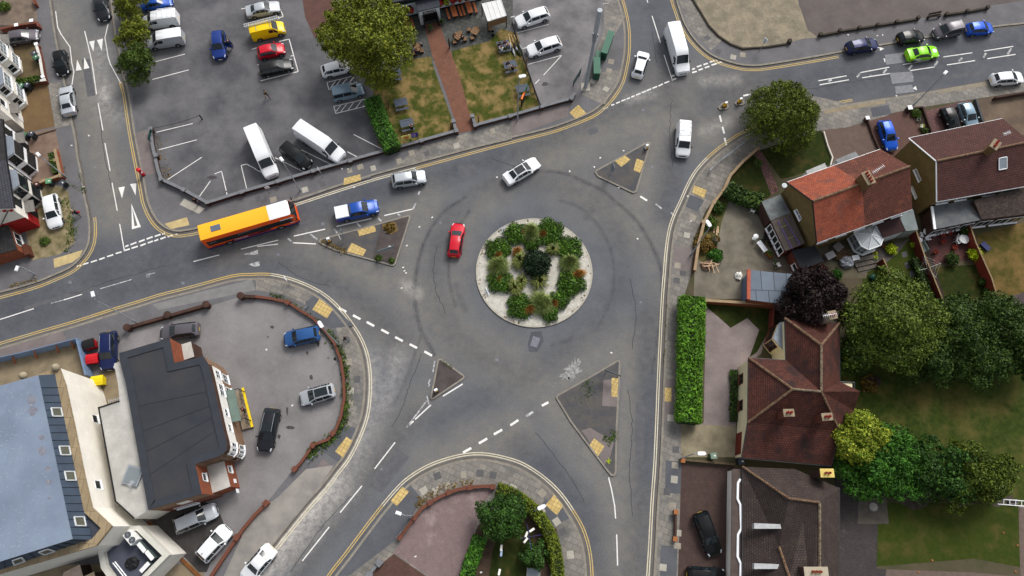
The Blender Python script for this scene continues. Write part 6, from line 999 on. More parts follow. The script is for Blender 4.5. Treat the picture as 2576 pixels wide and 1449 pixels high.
def flat(name,label,ps,z,rm,wm,cat='house extension',par=None,tilt=None,th=.14,ins=.96):
 r=[G(p,z+(tilt[i] if tilt else 0)) for i,p in enumerate(ps)];c=sum(r,Vector())/len(r);t=par or thing(name,label,cat,(c.x,c.y,0));mb=MB();mb.slab(r,th);mb.build('roof',rm,t,world=True);mb=MB();w_=[c+(v-c)*ins for v in r];mb.prism(w_,0,[v.z-th*.6 for v in r] if area2([(v.x,v.y) for v in w_])>0 else [v.z-th*.6 for v in r][::-1]);mb.build('wall',wm,t,world=True);return t,r
t,r=flat('flat_extension','grey flat roofed rear extension behind the dark brown house',[(2344,520),(2448,500),(2468,553),(2351,577)],2.9,GFLAT,DBRICK);pl=Plane(r[3],r[2],r[3]+(r[3]-r[0]),world=True)
for u in (.3,2.2,4.2):window(t,pl,u,u+1.5,.8,2.2,WFR,2,1)
mb=MB();mb.box((r[0]+r[3])/2+Vector((0,0,.03)),((r[0]-r[3]).length,.28,.16),math.atan2((r[3]-r[0]).y,(r[3]-r[0]).x));mb.build('white_fascia',WFR,t,world=True)
t,r=flat('tiled_extension','mottled tiled rear extension at the right edge',[(2450,503),(2600,466),(2600,536),(2469,552)],3.0,TILEM,DBRICK,tilt=[.9,.9,0,0]);pl=Plane(r[3],r[2],r[3]+(r[3]-r[0]),world=True)
for u in (.3,2.6,4.4):window(t,pl,u,u+1.7,.6,2.2,WFR,2,1)
flat('lean_to','dark red tiled lean to roof behind the brown half of the semi detached house',[(2206,565),(2262,543),(2277.5,580.5),(2222,598)],2.6,M('dark_red_sheet',(52,32,32),.85,.15,1),WFR,tilt=[.5,.5,0,0]);GLROOF=M('corrugated_plastic',(120,128,128),.4,.12,.8)
flat('glass_lean_to','pale corrugated plastic lean to at the right end of the semi detached house',[(2262,542),(2297,527),(2310,578),(2279,581)],2.6,GLROOF,M('pale_boards',(150,152,146),.8,.1,2),tilt=[.4,.4,0,0])
cons=thing('conservatory','white octagonal conservatory behind the orange roofed half','conservatory',tuple(G((2185,605))));rim_=[G(p,2.3) for p in ((2148,585),(2182,571),(2205,565),(2222,599),(2216,617),(2185.5,628.5),(2166,619))];ap=G((2193,591),3.0);mb=MB();[mb.add([rim_[i],rim_[(i+1)%7],ap],[[0,1,2]]) for i in range(7)];mb.build('roof',M('opal_panel',(196,202,204),.4,.05,2),cons,world=True)
mb=MB();[mb.tube([v+Vector((0,0,.03)),ap+Vector((0,0,.05))],.05,5) for v in rim_];[mb.tube([rim_[i],rim_[(i+1)%7]],.07,5) for i in range(7)];mb.build('roof_bars',WFR,cons,world=True);cc=sum(rim_,Vector())/7;w_=[cc+(v-cc)*.95 for v in rim_];mb=MB();mb.prism(w_,0,.7);mb.build('base_wall',WFR,cons,world=True)
for i in range(2,7):pl=Plane(w_[i],w_[(i+1)%7],w_[i]+(w_[i]-cc),world=True);window(cons,pl,.05,pl.L-.05,.7,2.2,WFR,2,2,GLASSL)
flat('brown_extension','brown flat roofed side extension with a row of white windows',[(1940,556),(1990,535),(2025,612),(1976,631)],2.9,M('brown_felt',(88,80,74),.9,.18,1.5,fine=.2),BRICK);r=[G(p,2.9) for p in ((1940,556),(1976,631))];cc=G((1985,585),2.9);pl=Plane(r[0],r[1],r[0]+(r[0]-cc),world=True);be=[o for o in XF if o.name=='brown_extension'][0]
for k in range(5):window(be,pl,.2+k*pl.L/5.3,.2+(k+.92)*pl.L/5.3,1.1,2.5,WFR,1,1)
ld=thing('ladder','purple rope ladder like frame lying on the brown flat roof','ladder',tuple(G((1985,583),3.0)));mb=MB();[mb.tube([G(a,3.0),G(b,3.0)],.035,5) for a,b in (((1957,556),(1993,626)),((1973,549),(2013,617)))];mb.build('side_rail',M('purple_rail',(112,92,170),.6,0),ld,world=True);mb=MB();[mb.tube([G(a,3.03),G(b,3.03)],.03,5) for a,b in (((1963,573),(1980,566)),((1981,602),(1997,594)))];mb.build('rung',M('olive_rung',(150,146,60),.6,0),ld,world=True)
flat('glass_canopy','grey translucent sheet canopy beside the tan gable wall',[(1916,507),(1964,489),(1989,535),(1939,555)],2.6,M('translucent_sheet',(104,112,110),.4,.18,.8,rgb2=(72,72,78)),DBRICK,tilt=[0,.3,.3,0]);t,r=flat('black_roofed_outhouse','brick outhouse with black felt roof and small white window',[(1991.6,630),(2050,618),(2073,657),(2015,679)],2.4,M('black_felt',(34,35,40),.9,.1,1),BRICK);pl=Plane(r[0],r[3],r[0]+(r[0]-r[1]),world=True);window(t,pl,pl.L*.55,pl.L*.85,1.0,1.8,WFR,1,1)
t,r=flat('garage','brick garage with grey panelled flat roof beneath the purple tree',[(1885,679),(2019,692),(2010,770),(1884,754)],2.6,MT('garage_roof',(112,122,134),(104,114,126),(70,76,84),1.5,4.5,ms=.05,var=.14,stain=(140,128,88),lo=.62,hi=.7,sscale=.35),OBRICK,'garage');mb=MB();a,b=r[0],r[3];mb.box((a+b)/2+Vector((-.1,0,.1)),((a-b).length,.4,.28),math.atan2((b-a).y,(b-a).x));mb.build('parapet',M('red_coping',(160,84,64),.85,.12,2),t,world=True);pl=Plane(a,b,a-Vector((3,0,0)),world=True);wbox(t,'garage_door',pl,.3,pl.L-.3,.1,2.0,.05,M('blue_door',(88,104,128),.6,.08),.02)
def roofhouse(name,label,faces,walls,wm,rm,ridges,ez,cat='house'):
 V_=[[G((x,y),z) for x,y,z in f] for f in faces];c=sum((sum(f,Vector())/len(f) for f in V_),Vector())/len(V_);t=thing(name,label,cat,(c.x,c.y,0));mb=MB()
 for f in V_:
  for k in range(1,len(f)-1):
   tri_=[f[0],f[k],f[k+1]]
   if (tri_[1]-tri_[0]).cross(tri_[2]-tri_[0]).z<0:tri_=tri_[::-1]
   mb.add(tri_,[[0,1,2]])
 rf=mb.build('roof',rm,t,world=True);mb=MB();w_=[G((x,y),z) for x,y,z in walls];cw=sum(w_,Vector())/len(w_);w2_=[cw+(v-cw)*.965 for v in w_];zz=[z-.15 for x,y,z in walls];mb.prism(w2_,0,zz if area2([(v.x,v.y) for v in w2_])>0 else zz[::-1]);mb.build('wall',wm,t,world=True)
 for a,b,m in ridges:mb=MB();mb.tube([G(a[:2],a[2]+.04),G(b[:2],b[2]+.04)],.14,6);mb.build('ridge',m,rf,world=True)
 mb=MB();[mb.tube([w_[i]-Vector((0,0,.06)),w_[(i+1)%len(w_)]-Vector((0,0,.06))],.07,5) for i in range(len(w_))];mb.build('gutter',DSTEEL,t,world=True)
 return t,w2_
a,b,c,d,e,f,g=(1883,900,4.6),(1994,979,7.5),(1881,1063,4.6),(2066,985,7.5),(2113,1085,4.6),(2092,1172,3.2),(1866,1152,3.2);i_,n_,k_,m__,p_,q_,s_=(1977,906,4.6),(1974,800,4.6),(2066,868,7.5),(2112,812,4.6),(2113,960,4.6),(2164,985,6.2),(2148,1032,4.4)
h3,w3=roofhouse('hipped_roof_house','cream walled house with large brown hipped roof',[[a,b,c],[c,b,d,e,f,g],[a,i_,d,b],[i_,n_,k_,d],[n_,m__,k_],[k_,m__,p_,d],[p_,q_,d],[d,q_,s_,e]],[a,i_,n_,m__,p_,(2150,962,4.6),s_,e,f,g,c],CREAM,TILER,[(b,d,LICH),(d,k_,LICH),(a,b,RIDGE),(c,b,RIDGE),(n_,k_,RIDGE),(m__,k_,RIDGE),(d,e,RIDGE)],4.6)
pl=Plane(w3[0],w3[10],G((1700,1000)),world=True);[window(h3,pl,pl.L*u,pl.L*u+1.1,.9,2.1,BRFR,2,1) for u in (.16,.6)];pl=Plane(w3[9],w3[10],G((1700,1100)),world=True);wbox(h3,'garage_door',pl,.3,pl.L-.8,.1,2.1,.06,M('red_door',(104,36,26),.6,.1,3))
P=G((1928,850),3.4);br=[G(p,3.6) for p in ((1960,812),(1978,806),(1977,885),(1962,872),(1945,850))];mb=MB();mb.slab(br,.12);mb.build('bay_roof',LEAD,h3,world=True);cb=sum(br,Vector())/5;mb=MB();mb.prism([cb+(v-cb)*.95 for v in br],0,3.5);mb.build('bay',CREAM,h3,world=True);wb_=[cb+(v-cb)*.96 for v in br]
for i,j in ((4,0),(3,4)):pl=Plane(wb_[i],wb_[j],G((1800,850)),world=True);window(h3,pl,.1,pl.L-.1,.9,2.9,BRFR,2,2)
for (x,y,z),rz in (((1975,1042,6.3),.05),((2070,1052,6.3),.1)):chimney(h3,G((x,y),z),1.0,.65,1.0,rz,BRICK,2,LRED)
chimney(h3,G((2082,800),6.2),.8,.8,1.2,.2,M('pale_stack',(150,136,118),.9,.1,3),2,LRED);aerial('tv_aerial','television aerial on the pale chimney beside the purple tree',G((2080,797),7.6),.8,1.5,.2)
a,b,c,d=(1868,1174,3.0),(2112,1228,3.6),(2062,1264,6.4),(2062,1500,6.4);e,f,g=(2112,1500,3.6),(1868,1500,3.0),(1984,1254,6.0);h,i_,j=(2020,1310,5.4),(1986,1452,6.0),(1960,1376,4.4)
h4,w4_=roofhouse('hipped_bungalow','bungalow with grey brown hipped roof and yellow capped chimney at the bottom',[[a,(2000,1180,3.2),g],[(2000,1180,3.2),b,c,g],[b,e,d,c],[a,g,j],[g,c,h,j],[c,d,(2040,1500,6.2),h],[h,(2040,1500,6.2),i_,j],[a,j,f],[j,i_,f]],[a,b,e,f],RENDERW,TILEK,[(g,c,RIDGE),(c,d,LICH),(a,g,RIDGE),(j,i_,RIDGE)],3.0)
for x,y,z,k,sx,cap in ((2068,1192,4.6,2,1.3,(206,184,104)),(2040,1436,6.2,3,2.2,(170,160,140))):chimney(h4,G((x,y),z),sx,.75,1.2,.03,DBRICK,k,POT,M('cap_%d'%cap[0],cap,.9,.1,4))
for y in (1322,1372,1423):mb=MB();x0=1895 if y!=1372 else 1912;mb.prism([G((x0,y-6),4.6),G((x0+76,y-3),4.9),G((x0+77,y+8),4.9),G((x0,y+8),4.6)],4.2,4.9) if y!=1372 else None;(mb.build('lead_flashing',M('lead_pale',(170,172,172),.6,.1,2),h4,world=True) if mb.v else None)
ff=[G(p,2.7) for p in ((1842,1180),(1866,1180),(1864,1500),(1838,1500))];mb=MB();mb.slab(ff,.16);mb.build('porch_roof',M('brown_porch_roof',(84,72,68),.9,.15,1.5,fine=.15),h4,world=True);mb=MB();mb.prism([G(p,2.5) for p in ((1846,1182),(1864,1182),(1862,1500),(1842,1500))],0,2.5);mb.build('porch_wall',RENDERW,h4,world=True)
wv=[(1862,1205),(1856,1215),(1855,1255),(1862,1270),(1864,1330),(1856,1345),(1855,1400),(1863,1418),(1862,1449)];mb=MB();mb.strip(WP(wv,2.75),.22,2.7,2.86);mb.build('white_trim',WFR,h4,world=True)
flat('front_porch','pale flat porch roof at the front eave of the orange roofed half',[(2027,430),(2075,410),(2082,424),(2034,444)],2.8,M('pale_porch',(168,170,168),.8,.12,2),WFR,'porch');flat('front_porch','grey flat porch roof at the front eave of the brown roofed half',[(2102,402),(2152,381),(2162,394),(2110,416)],2.8,M('grey_porch',(124,126,128),.8,.15,2),WFR,'porch')
flat('tiled_shed','purple brown tiled shed roof at the right edge',[(2528,750),(2600,728),(2600,770),(2545,775)],2.4,MT('purple_tiles',(92,78,80),(80,68,70),(54,46,48),.25,.2,var=.2),DWOOD,'shed',tilt=[0,.4,.4,0]);flat('black_shed','black felt shed roof behind the narrow lawn',[(2405,780),(2520,748),(2528,778),(2412,815)],2.2,M('black_felt',(34,35,40)),DWOOD,'shed',tilt=[.3,.3,0,0]);flat('felt_shed','small grey felt shed roof between the fence and the pale olive tree',[(2350,762),(2375,757),(2388,790),(2360,800)],2.1,M('grey_felt',(70,74,78),.9,.1,2),DWOOD,'shed')
# ------------------------------------------------------------------ walls and fences
def gwall(name,label,pl,wd,h,m,cap=None,pillars=(),ph=.2,pm=None,capm=None,cat='wall',pw=.5,closed=False,z=None,capw=.08):
 p=WP(pl,h);g0=.1;t=thing(name,label,cat,(p[0][0],p[0][1],g0));mb=MB();mb.strip(p,wd,0,h-(.06 if cap else 0));mb.build('wall' if cat=='wall' else 'panel',m,t,world=True)
 if cap:mb=MB();mb.strip(p,wd+capw,h-.055,h+.03);mb.build('coping',cap,t,world=True)
 for q in pillars:
  P=G(q,h+ph);i=min(range(len(p)-1),key=lambda k:math.dist(((p[k][0]+p[k+1][0])/2,(p[k][1]+p[k+1][1])/2),P.xy));a=math.atan2(p[i+1][1]-p[i][1],p[i+1][0]-p[i][0]);mb=MB()
  if pm=='round':mb.lathe((P.x,P.y,0),[(pw*.5,0),(pw*.5,h+ph-.12),(pw*.62,h+ph-.1),(pw*.62,h+ph),(pw*.3,h+ph+.04)],14)
  else:mb.box((P.x,P.y,(h+ph)/2-.03),(pw*.85,pw*.85,h+ph-.06),a);mb.box((P.x,P.y,h+ph-.03),(pw,pw,.08),a,1)
  mb.build('pillar',[m,capm or cap or m],t,40 if pm=='round' else 0,world=True)
 return t
T1=lambda c,r,*p:T(c,r,*p)
gwall('boundary_wall','brick wall with grey copings round the south west of the pub car park',[(378,323),(383,363),(397,427),(405,450),(463,477),(520,509),(535,505),(607,482)]+T1(1,0,(165,1367),(430,1287),(710,1207),(980,1132)),.3,.75,DBRICK,STONE,[(378,323),(391,390),(404,449),(461,476),(520,508),(607,482)]+T1(1,0,(165,1365),(430,1287),(710,1210),(980,1135)),capm=STONE)
gwall('boundary_wall','brick wall with grey copings in front of the left pub lawn',T1(1,0,(990,1130),(1250,1058),(1510,985),(1490,912)),.3,.75,DBRICK,STONE,T1(1,0,(1248,1058),(1512,983),(1490,910)),capm=STONE);gwall('boundary_wall','brick wall with grey copings in front of the right pub lawn',T1(1,0,(1632,872),(1655,942),(1920,872))+T1(2,0,(225,802),(450,740),(478,700)),.3,.75,DBRICK,STONE,T1(1,0,(1632,872),(1655,942),(1920,872))+T1(2,0,(225,800),(450,738)),capm=STONE)
gwall('brick_wall','long curved red brick wall round the club car park',[(606,743),(644,746),(677,750),(724,760),(754,780),(787,800),(817,831),(841,863),(857,906),(864,950),(866,1000),(857,1049),(841,1089),(824,1106),(787,1119),(774,1139),(757,1163),(741,1180)],.22,.6,BRICK,M('brick_on_edge',(104,64,50),.9,.15,6),[(723,760),(836,1090),(786,1120),(740,1180)],pm=None,pw=.55);gwall('brick_wall','round pillared old brick wall beside the main road above the club',[(325,822),(350,815),(420,795),(517,767)],.35,.8,DBRICK,None,[(318,823),(517,765),(420,791)],.3,'round',pw=.7);gwall('gate_pillar_wall','round red capped brick gate pillar with short wall at the club entrance',[(606,744),(640,746)],.35,.8,DBRICK,None,[(604,743)],.3,'round',M('red_cap',(150,78,62),.9,.1,3),pw=.7)
gwall('brick_wall','red brick wall between the dusty road and the damp tarmac',[(668,1268),(640,1296),(610,1332),(570,1390),(527,1455)],.28,.6,BRICK,M('brick_on_edge',(104,64,50)),[(668,1266),(594,1352)],pw=.6);gwall('low_edging','rusty low brick edging along the foot of the plant room block',[(372,1312),(400,1345),(440,1392),(490,1440),(520,1470)],.3,.3,M('rusty_edging',(116,72,36),.95,.2,3))
gwall('brick_wall','curved red brick garden wall with square pillars round the pink drive',T1(1,2,(1790,772),(1700,772),(1615,780),(1530,795),(1453,820),(1380,855),(1312,895),(1250,940),(1193,1008),(1150,1070),(1085,1158)),.28,.6,BRICK,M('brick_on_edge',(104,64,50)),T1(1,2,(1787,775),(1614,780),(1453,818),(1312,893),(1193,1008),(1085,1157)),.15,pw=.55);gwall('brick_wall','short red brick wall at the lower end of the brown paved drive',T1(1,2,(925,1350),(880,1400),(850,1449)),.28,.6,BRICK,STONE,T1(1,2,(928,1348),(850,1447)),pw=.7)
gwall('timber_fence','blue backed timber fence along the club yard, seen from its propped side',[(-30,905),(60,885),(192,851)],.08,1.7,M('blue_boards',(104,124,152),.8,.1,2),cat='fence');gwall('blue_screen','tall blue painted screen beside the red bins',[(192,851),(215,943)],.12,1.8,M('blue_boards',(104,124,152)),M('blue_boards',(104,124,152)),cat='fence')
for i,(x,y) in enumerate(((30,892),(85,880),(140,866),(178,856))):a,b=G((x,y),1.4),G((x+8,y+22),.13);t=thing('fence_prop','brown timber prop behind the blue fence, number %s from the road junction side'%('one two three four'.split()[i]),'fence prop',tuple(b),0,'timber props behind the blue fence');mb=MB();mb.tube([a,b],.09,5);mb.build('prop',ORWOOD,t,world=True)
gwall('brick_wall','red brick wall with white caps below the driveway at the top left',[(0,72),(42,63),(92,56),(96,66)],.25,.9,BRICK,None,[(40,62),(78,51)],.1,capm=WHITE,pw=.5);gwall('brick_wall','red brick and white coped wall in front of the upper cream house',[(91,112),(100,145),(108,193),(112,201),(75,206),(40,214)],.25,.9,BRICK,M('white_coping',(206,204,198),.85,.08,3),[(90,110),(107,192)],.1,capm=WHITE,pw=.45);gwall('brick_wall','orange brick garden wall in front of the black windowed house',[(137,375),(143,400),(152,440),(110,455),(78,464)],.25,.9,OBRICK,M('buff_coping',(150,128,100),.85,.1,3),[(137,402),(152,442),(109,453)],.05,pw=.4);gwall('garden_edging','low concrete edging between the two west front yards',[(93,338),(139,324)],.15,.3,GARD);gwall('brick_wall','short brick wall at the top left corner',[(80,-8),(88,10)],.25,.9,BRICK)
gwall('curb_wall','low dark mossy wall round the concrete forecourt',[(1742,-5),(1750,8),(1766,34),(1784,64),(1809,90),(1839,110),(1868,121),(1930,117),(1990,108)],.2,.35,M('mossy_wall',(62,56,48),.95,.25,3),None,[(1988,101)],.4);gwall('old_wall','low dark mossy wall with stub posts along the north pavement of the east road',[(2064,88),(2130,75),(2220,61),(2312,46)],.25,.5,M('mossy_wall',(62,56,48)),None,[(2066,84),(2115,74),(2164,67),(2210,60),(2258,52),(2312,42)],.25,pw=.45);gwall('old_wall','short dark mossy wall with stub posts at the far end of the north pavement',[(2383,35),(2436,28),(2487,18)],.25,.5,M('mossy_wall',(62,56,48)),None,[(2384,33),(2436,25),(2487,16)],.25,pw=.45)
t=gwall('brick_wall','curved red brick wall between the east pavement and the old concrete yard',[(1908,372),(1870,405),(1838,440),(1822,475),(1795,510),(1772,558),(1758,610),(1748,680)],.26,.9,BRICK,M('buff_coping',(150,128,100)),[(1797,508),(1770,557),(1908,372)],.05,pw=.45);gwall('brick_wall','orange brick wall between the old concrete yard and the gravel drive',[(1772,755),(1885,762),(1948,766)],.24,1.2,OBRICK,M('buff_coping',(150,128,100)))
gwall('garden_wall','low white painted edging of the small front lawn',[(2073,330),(2083,365),(2095,395),(2090,415)],.16,.4,M('white_stones',(196,190,178),.9,.1,5));gwall('driveway_wall','brown low wall between the two paved driveways',[(2183,298),(2198,340),(2212,372)],.2,.5,DBRICK,None,[(2183,296)],.4,capm=WHITE);gwall('driveway_wall','dark wall with white capped pillar beside the flower bed',[(2290,272),(2322,268),(2346,333)],.2,.5,DBRICK,None,[(2290,270)],.5,capm=WHITE,pw=.6);gwall('driveway_wall','dark boundary wall right of the pale blue car',[(2456,248),(2474,305)],.25,.6,M('dark_block',(70,72,76),.9,.1,2));gwall('driveway_wall','dark brick wall beside the muddy drive at the right edge',[(2505,244),(2600,228)],.25,.9,DBRICK);gwall('front_wall','low mossy wall along the herringbone driveway entrance',[(1700,1290),(1700,1340),(1698,1356)],.24,.6,DBRICK,None,[(1701,1288),(1699,1356)],.1,capm=M('orange_cap',(150,96,58),.9,.1,3));gwall('brick_wall','narrow mossy brick wall between the concrete and herringbone driveways',[(1712,1156),(1760,1160),(1850,1168)],.22,.7,M('mossy_brick_wall',(86,74,56),.95,.25,3),None,[(1718,1158)],.1,capm=M('orange_cap',(150,96,58)))
REDF=M('red_stained_timber',(104,44,34),.85,.2,2)
gwall('garden_fence','red brown timber fence left of the green washing lawn',[(2222,650),(2240,690),(2258,738)],.08,1.7,REDF,M('pale_rail',(128,108,80),.85,.1,3),cat='fence');gwall('garden_fence','long red brown timber fence between the washing lawn and the red patio',[(2303,575),(2325,640),(2350,700),(2370,750),(2392,792)],.08,1.7,REDF,M('pale_rail',(128,108,80)),cat='fence');gwall('garden_fence','bright red brown timber fence right of the narrow lawn',[(2440,565),(2455,610),(2475,655),(2495,700),(2510,750)],.08,1.7,M('bright_red_timber',(138,58,40),.85,.15,2),M('pale_rail',(128,108,80)),cat='fence');gwall('garden_fence','dark red fence between the garage and the cream house',[(1948,772),(1945,820)],.1,1.8,REDF,cat='fence')
t=thing('metal_fence','black metal fence between the right pub lawn and the car park','fence',tuple(G((1290,90))));fl=WP([(1288,55),(1300,95),(1325,167),(1345,225),(1360,265)],.9);mb=MB();[mb.tube([(x,y,z) for x,y in fl],.04,5) for z in (.35,.65,1.0)];mb.build('rails',BLACK,t,world=True)
for x,y in fl+[((fl[i][0]+fl[i+1][0])/2,(fl[i][1]+fl[i+1][1])/2) for i in range(4)]:mb=MB();mb.box((x,y,.6),(.09,.09,1.0));mb.build('post',BLACK,t,world=True)
# ------------------------------------------------------------------ street furniture
def lampheight(b,t):
 B=G(b,.12);best=min((((G(t,z)-Vector((B.x,B.y,z))).length,z) for z in np.arange(3,12,.1)));return B,best[1]
def street_lamp(label,b,top,head=None,style='box',group='street lamps',tall=None):
 B,z=lampheight(b,top);z=tall or z;hd=G(head or top,z+.15);d=Vector((hd.x-B.x,hd.y-B.y,0));t=thing('street_lamp',label,'street lamp',tuple(B),0,group);L=d.length;u=d.normalized() if L>.05 else Vector((1,0,0))
 mb=MB();mb.tube([(0,0,-.05),(0,0,1.1),(0,0,1.15),(0,0,z-.2),tuple(u*.08+Vector((0,0,z)))],[.1,.1,.07,.055,.05],8);mb.build('column',STEEL,t,50)
 if L>.6:mb=MB();mb.tube([u*.08+Vector((0,0,z-.02)),u*max(L-.3,.3)+Vector((0,0,z+.12))],.04,6);mb.build('arm',STEEL,t)
 a=math.atan2(u.y,u.x);hl=MB();c=u*max(L,.4)+Vector((0,0,z+.16))
 if style=='box':hl.box(c,(.62,.34,.13),a);hl.box(c+Vector((0,0,.08)),(.5,.26,.06),a)
 else:
  pr=[(-.42,.1),(-.3,.2),(.25,.2),(.45,.1)];p_=[(x,y) for x,y in pr]+[(x,-y) for x,y in pr[::-1]];ca,sa=math.cos(a),math.sin(a);hl.prism([(c.x+x*ca-y*sa,c.y+x*sa+y*ca) for x,y in p_],c.z-.06,c.z+.1)
 hd_=hl.build('lantern',WHITE,t,40);lb=MB();lb.box(c-Vector((0,0,.08)),(.4,.22,.04),a);lb.build('diffuser',LAMPW,hd_);return t
street_lamp('grey street lamp leaning over the main road above the blue fence',(345,812),(238,757),(235,741));street_lamp('grey street lamp on the pavement beside the two long white vans',(755.7,480),(707,396),(706,398));street_lamp('street lamp with long white head beside the orange board on the right pub lawn',(1302,303),(1309,197),(1312,194),'long');street_lamp('street lamp with long white head by the brown dry shrub at the east wall',(1738,641),(1786,573),(1783,566),'long')
street_lamp('tall grey street lamp leaning across the east road pavement',(2293,270),(2371,192),(2373,188));street_lamp('grey street lamp by the orange brick garden wall on the west street',(167,446),(106,396),(100,392));street_lamp('street lamp with white head beside the green wheelie bin on the concrete drive',(1711,1154),(1748,1144),(1764,1141),'long',tall=6);street_lamp('street lamp with white head rising from the curved privet hedge',(1343,1285),(1352,1279),(1362,1276),'long',tall=6);street_lamp('small grey street lamp at the south west street corner',(88,690),(50,671),(45,674));street_lamp('street lamp with long white head leaning over the curved club wall',(852,868),(816,823),(808,818),'long')
street_lamp('grey street lamp with square head beside the curved brick garden wall',(1034,1298),(1016,1295),(1003,1291),tall=5)
B=G((1473,219),.12);t=thing('telecom_mast','tall grey telecom mast leaning out of the top of the view','mast',tuple(B));mb=MB();mb.tube([(0,0,-.05),(0,0,4.5),(0,0,9.6)],[.26,.22,.19],14);mb.build('column',M('mast_grey',(150,158,164),.5,.05),t,50);mb=MB();mb.tube([(0,0,9.6),(0,0,11.2)],.24,14);mb.build('equipment_band',M('band_grey',(132,138,142),.5,.1,3),t,50);mb=MB();mb.tube([(0,0,11.2),(0,0,15)],.3,16);mb.build('antenna_shroud',M('shroud_grey',(164,170,176),.45,.05),t,50)
for a in range(5):mb=MB();mb.box((.27*math.cos(a*1.26),.27*math.sin(a*1.26),10.5),(.16,.14,.5),a*1.26);mb.build('bracket',STEEL,t)
mb=MB();mb.box((0,0,.03),(1.2,1.2,.08));mb.build('base_slab',SLABL,t)
CABG=M('cabinet_green',(38,78,62),.6,.08,2)
for ps,h,l in (([(1505,135),(1526,140),(1545,86),(1538,70)],1.5,'largest green roadside cabinet, farthest up the kerb'),([(1490,178),(1508,190),(1507,150),(1500,148)],1.4,'green roadside cabinet closest to the mast base'),([(1500,148),(1508,148),(1509,130),(1503,130)],.9,'small green cabinet between the two bigger ones')):
 r=[G(p,h) for p in ps];c=sum(r,Vector())/4;e=(r[2]-r[1]) if (r[2]-r[1]).length>(r[1]-r[0]).length else r[1]-r[0];a=math.atan2(e.y,e.x);ln_=e.length;wd=min(.8,ln_*.5);t=thing('street_cabinet',l,'roadside cabinet',(c.x,c.y,.12),a,'green roadside cabinets');mb=MB();mb.box((0,0,h/2),(ln_,wd,h));mb.build('body',CABG,t,30);mb=MB();mb.box((0,0,h+.04),(ln_+.08,wd+.1,.1));mb.build('lid',M('cabinet_lid',(52,98,78),.55,.06,2),t)
 for i in range(2):mb=MB();mb.box(((i-.5)*ln_*.48,-wd/2-.015,h/2),(ln_*.44,.03,h*.84));d_=mb.build('door',CABG,t);mb=MB();mb.box(((i-.5)*ln_*.48+.1,-wd/2-.04,h/2),(.04,.03,.16));mb.build('handle',BLACK,d_)
P=G((361,440),.12);t=thing('post_box','red round pillar box on the pavement corner','post box',tuple(P));mb=MB();mb.lathe((0,0,0),[(.25,.12),(.23,.2),(.23,1.35),(.27,1.38),(.27,1.45),(.2,1.52),(.05,1.56)],18);mb.build('body',M('postbox_red',(188,16,34),.35,.05),t,40);mb=MB();mb.lathe((0,0,0),[(.26,0),(.26,.13)],18);mb.build('plinth',BLACK,t,40);mb=MB();mb.box((.2,-.1,1.15),(.1,.26,.05),-.46);mb.build('slot',BLACK,t);mb=MB();mb.box((.2,-.1,.85),(.09,.2,.26),-.46);mb.build('notice_plate',WHITE,t)
def sign(name,label,b,z,plate,face,mat,cat='road sign',posts=1,txt=None,back=None,group=None,off=0,pz=None):
 """post(s) at photo point b, plate = (width, height), face = world angle the face looks at"""
 P=G(b,.12);g0=gz(P.x,P.y);t=thing(name,label,cat,(P.x,P.y,g0),face,group);w_,h_=plate
 for i in range(posts):y=0 if posts==1 else (i-.5)*w_*.7;mb=MB();mb.tube([(0,y,-.05),(0,y,z)],.04,7);mb.build('post',DSTEEL if back=='dark' else STEEL,t)
 mb=MB();mb.box((.05,off,z-h_/2 if pz is None else pz),(.03,w_,h_));pl_=mb.build('plate',mat,t);
 if txt:
  M4=Matrix.Translation((.068,off,z-h_/2 if pz is None else pz))@Matrix(((0,0,1,0),(1,0,0,0),(0,1,0,0),(0,0,0,1)))
  for s,sz,dz,m in txt:textmesh('lettering',s,sz,m,pl_,Matrix.Translation((0,0,dz))@M4)
 return t
GSG=M('sign_grey_back',(128,140,146),.5,.06);SGW=M('sign_white',(226,228,230),.5,.02)
sign('direction_sign','tall narrow grey backed sign standing on the north eastern splitter island',(1535,440),2.6,(.9,1.6),.35,GSG,pz=1.9);sign('direction_sign','white sign plate on a post beside the dark panel on the western splitter island',(864,612),2.2,(.55,.75),3.6,SGW);sign('direction_sign','narrow dark grey panel sign at the top corner of the western splitter island',(866,596),2.3,(.5,1.1),.2,M('panel_grey',(84,98,106),.5,.08))
sign('direction_sign','long pale grey backed direction sign on two posts on the western splitter island',(975,640),1.9,(2.1,.65),1.85+.1,GSG,posts=2);sign('direction_sign','long blue grey direction sign lying across the tip of the south eastern splitter island',(1537,945),2.0,(2.0,.6),-1.9,M('sign_slate',(98,116,124),.5,.06),posts=2,back='dark')
sign('keep_left_sign','white traffic sign by the kerb near the brick wall of the pub car park',(812,444),2.2,(.6,.6),-2.6,SGW);sign('keep_left_sign','small white sign on the pavement where the orange bus passes',(680,483),1.6,(.55,.55),-1.2,SGW);sign('direction_sign','white backed sign on the curved pavement above the club wall',(729,715),2.4,(.5,.9),.5,SGW);sign('keep_left_sign','pale grey sign plate beside the tactile paving on the curved club pavement',(782,787),2.2,(.6,.75),2.4,GSG)
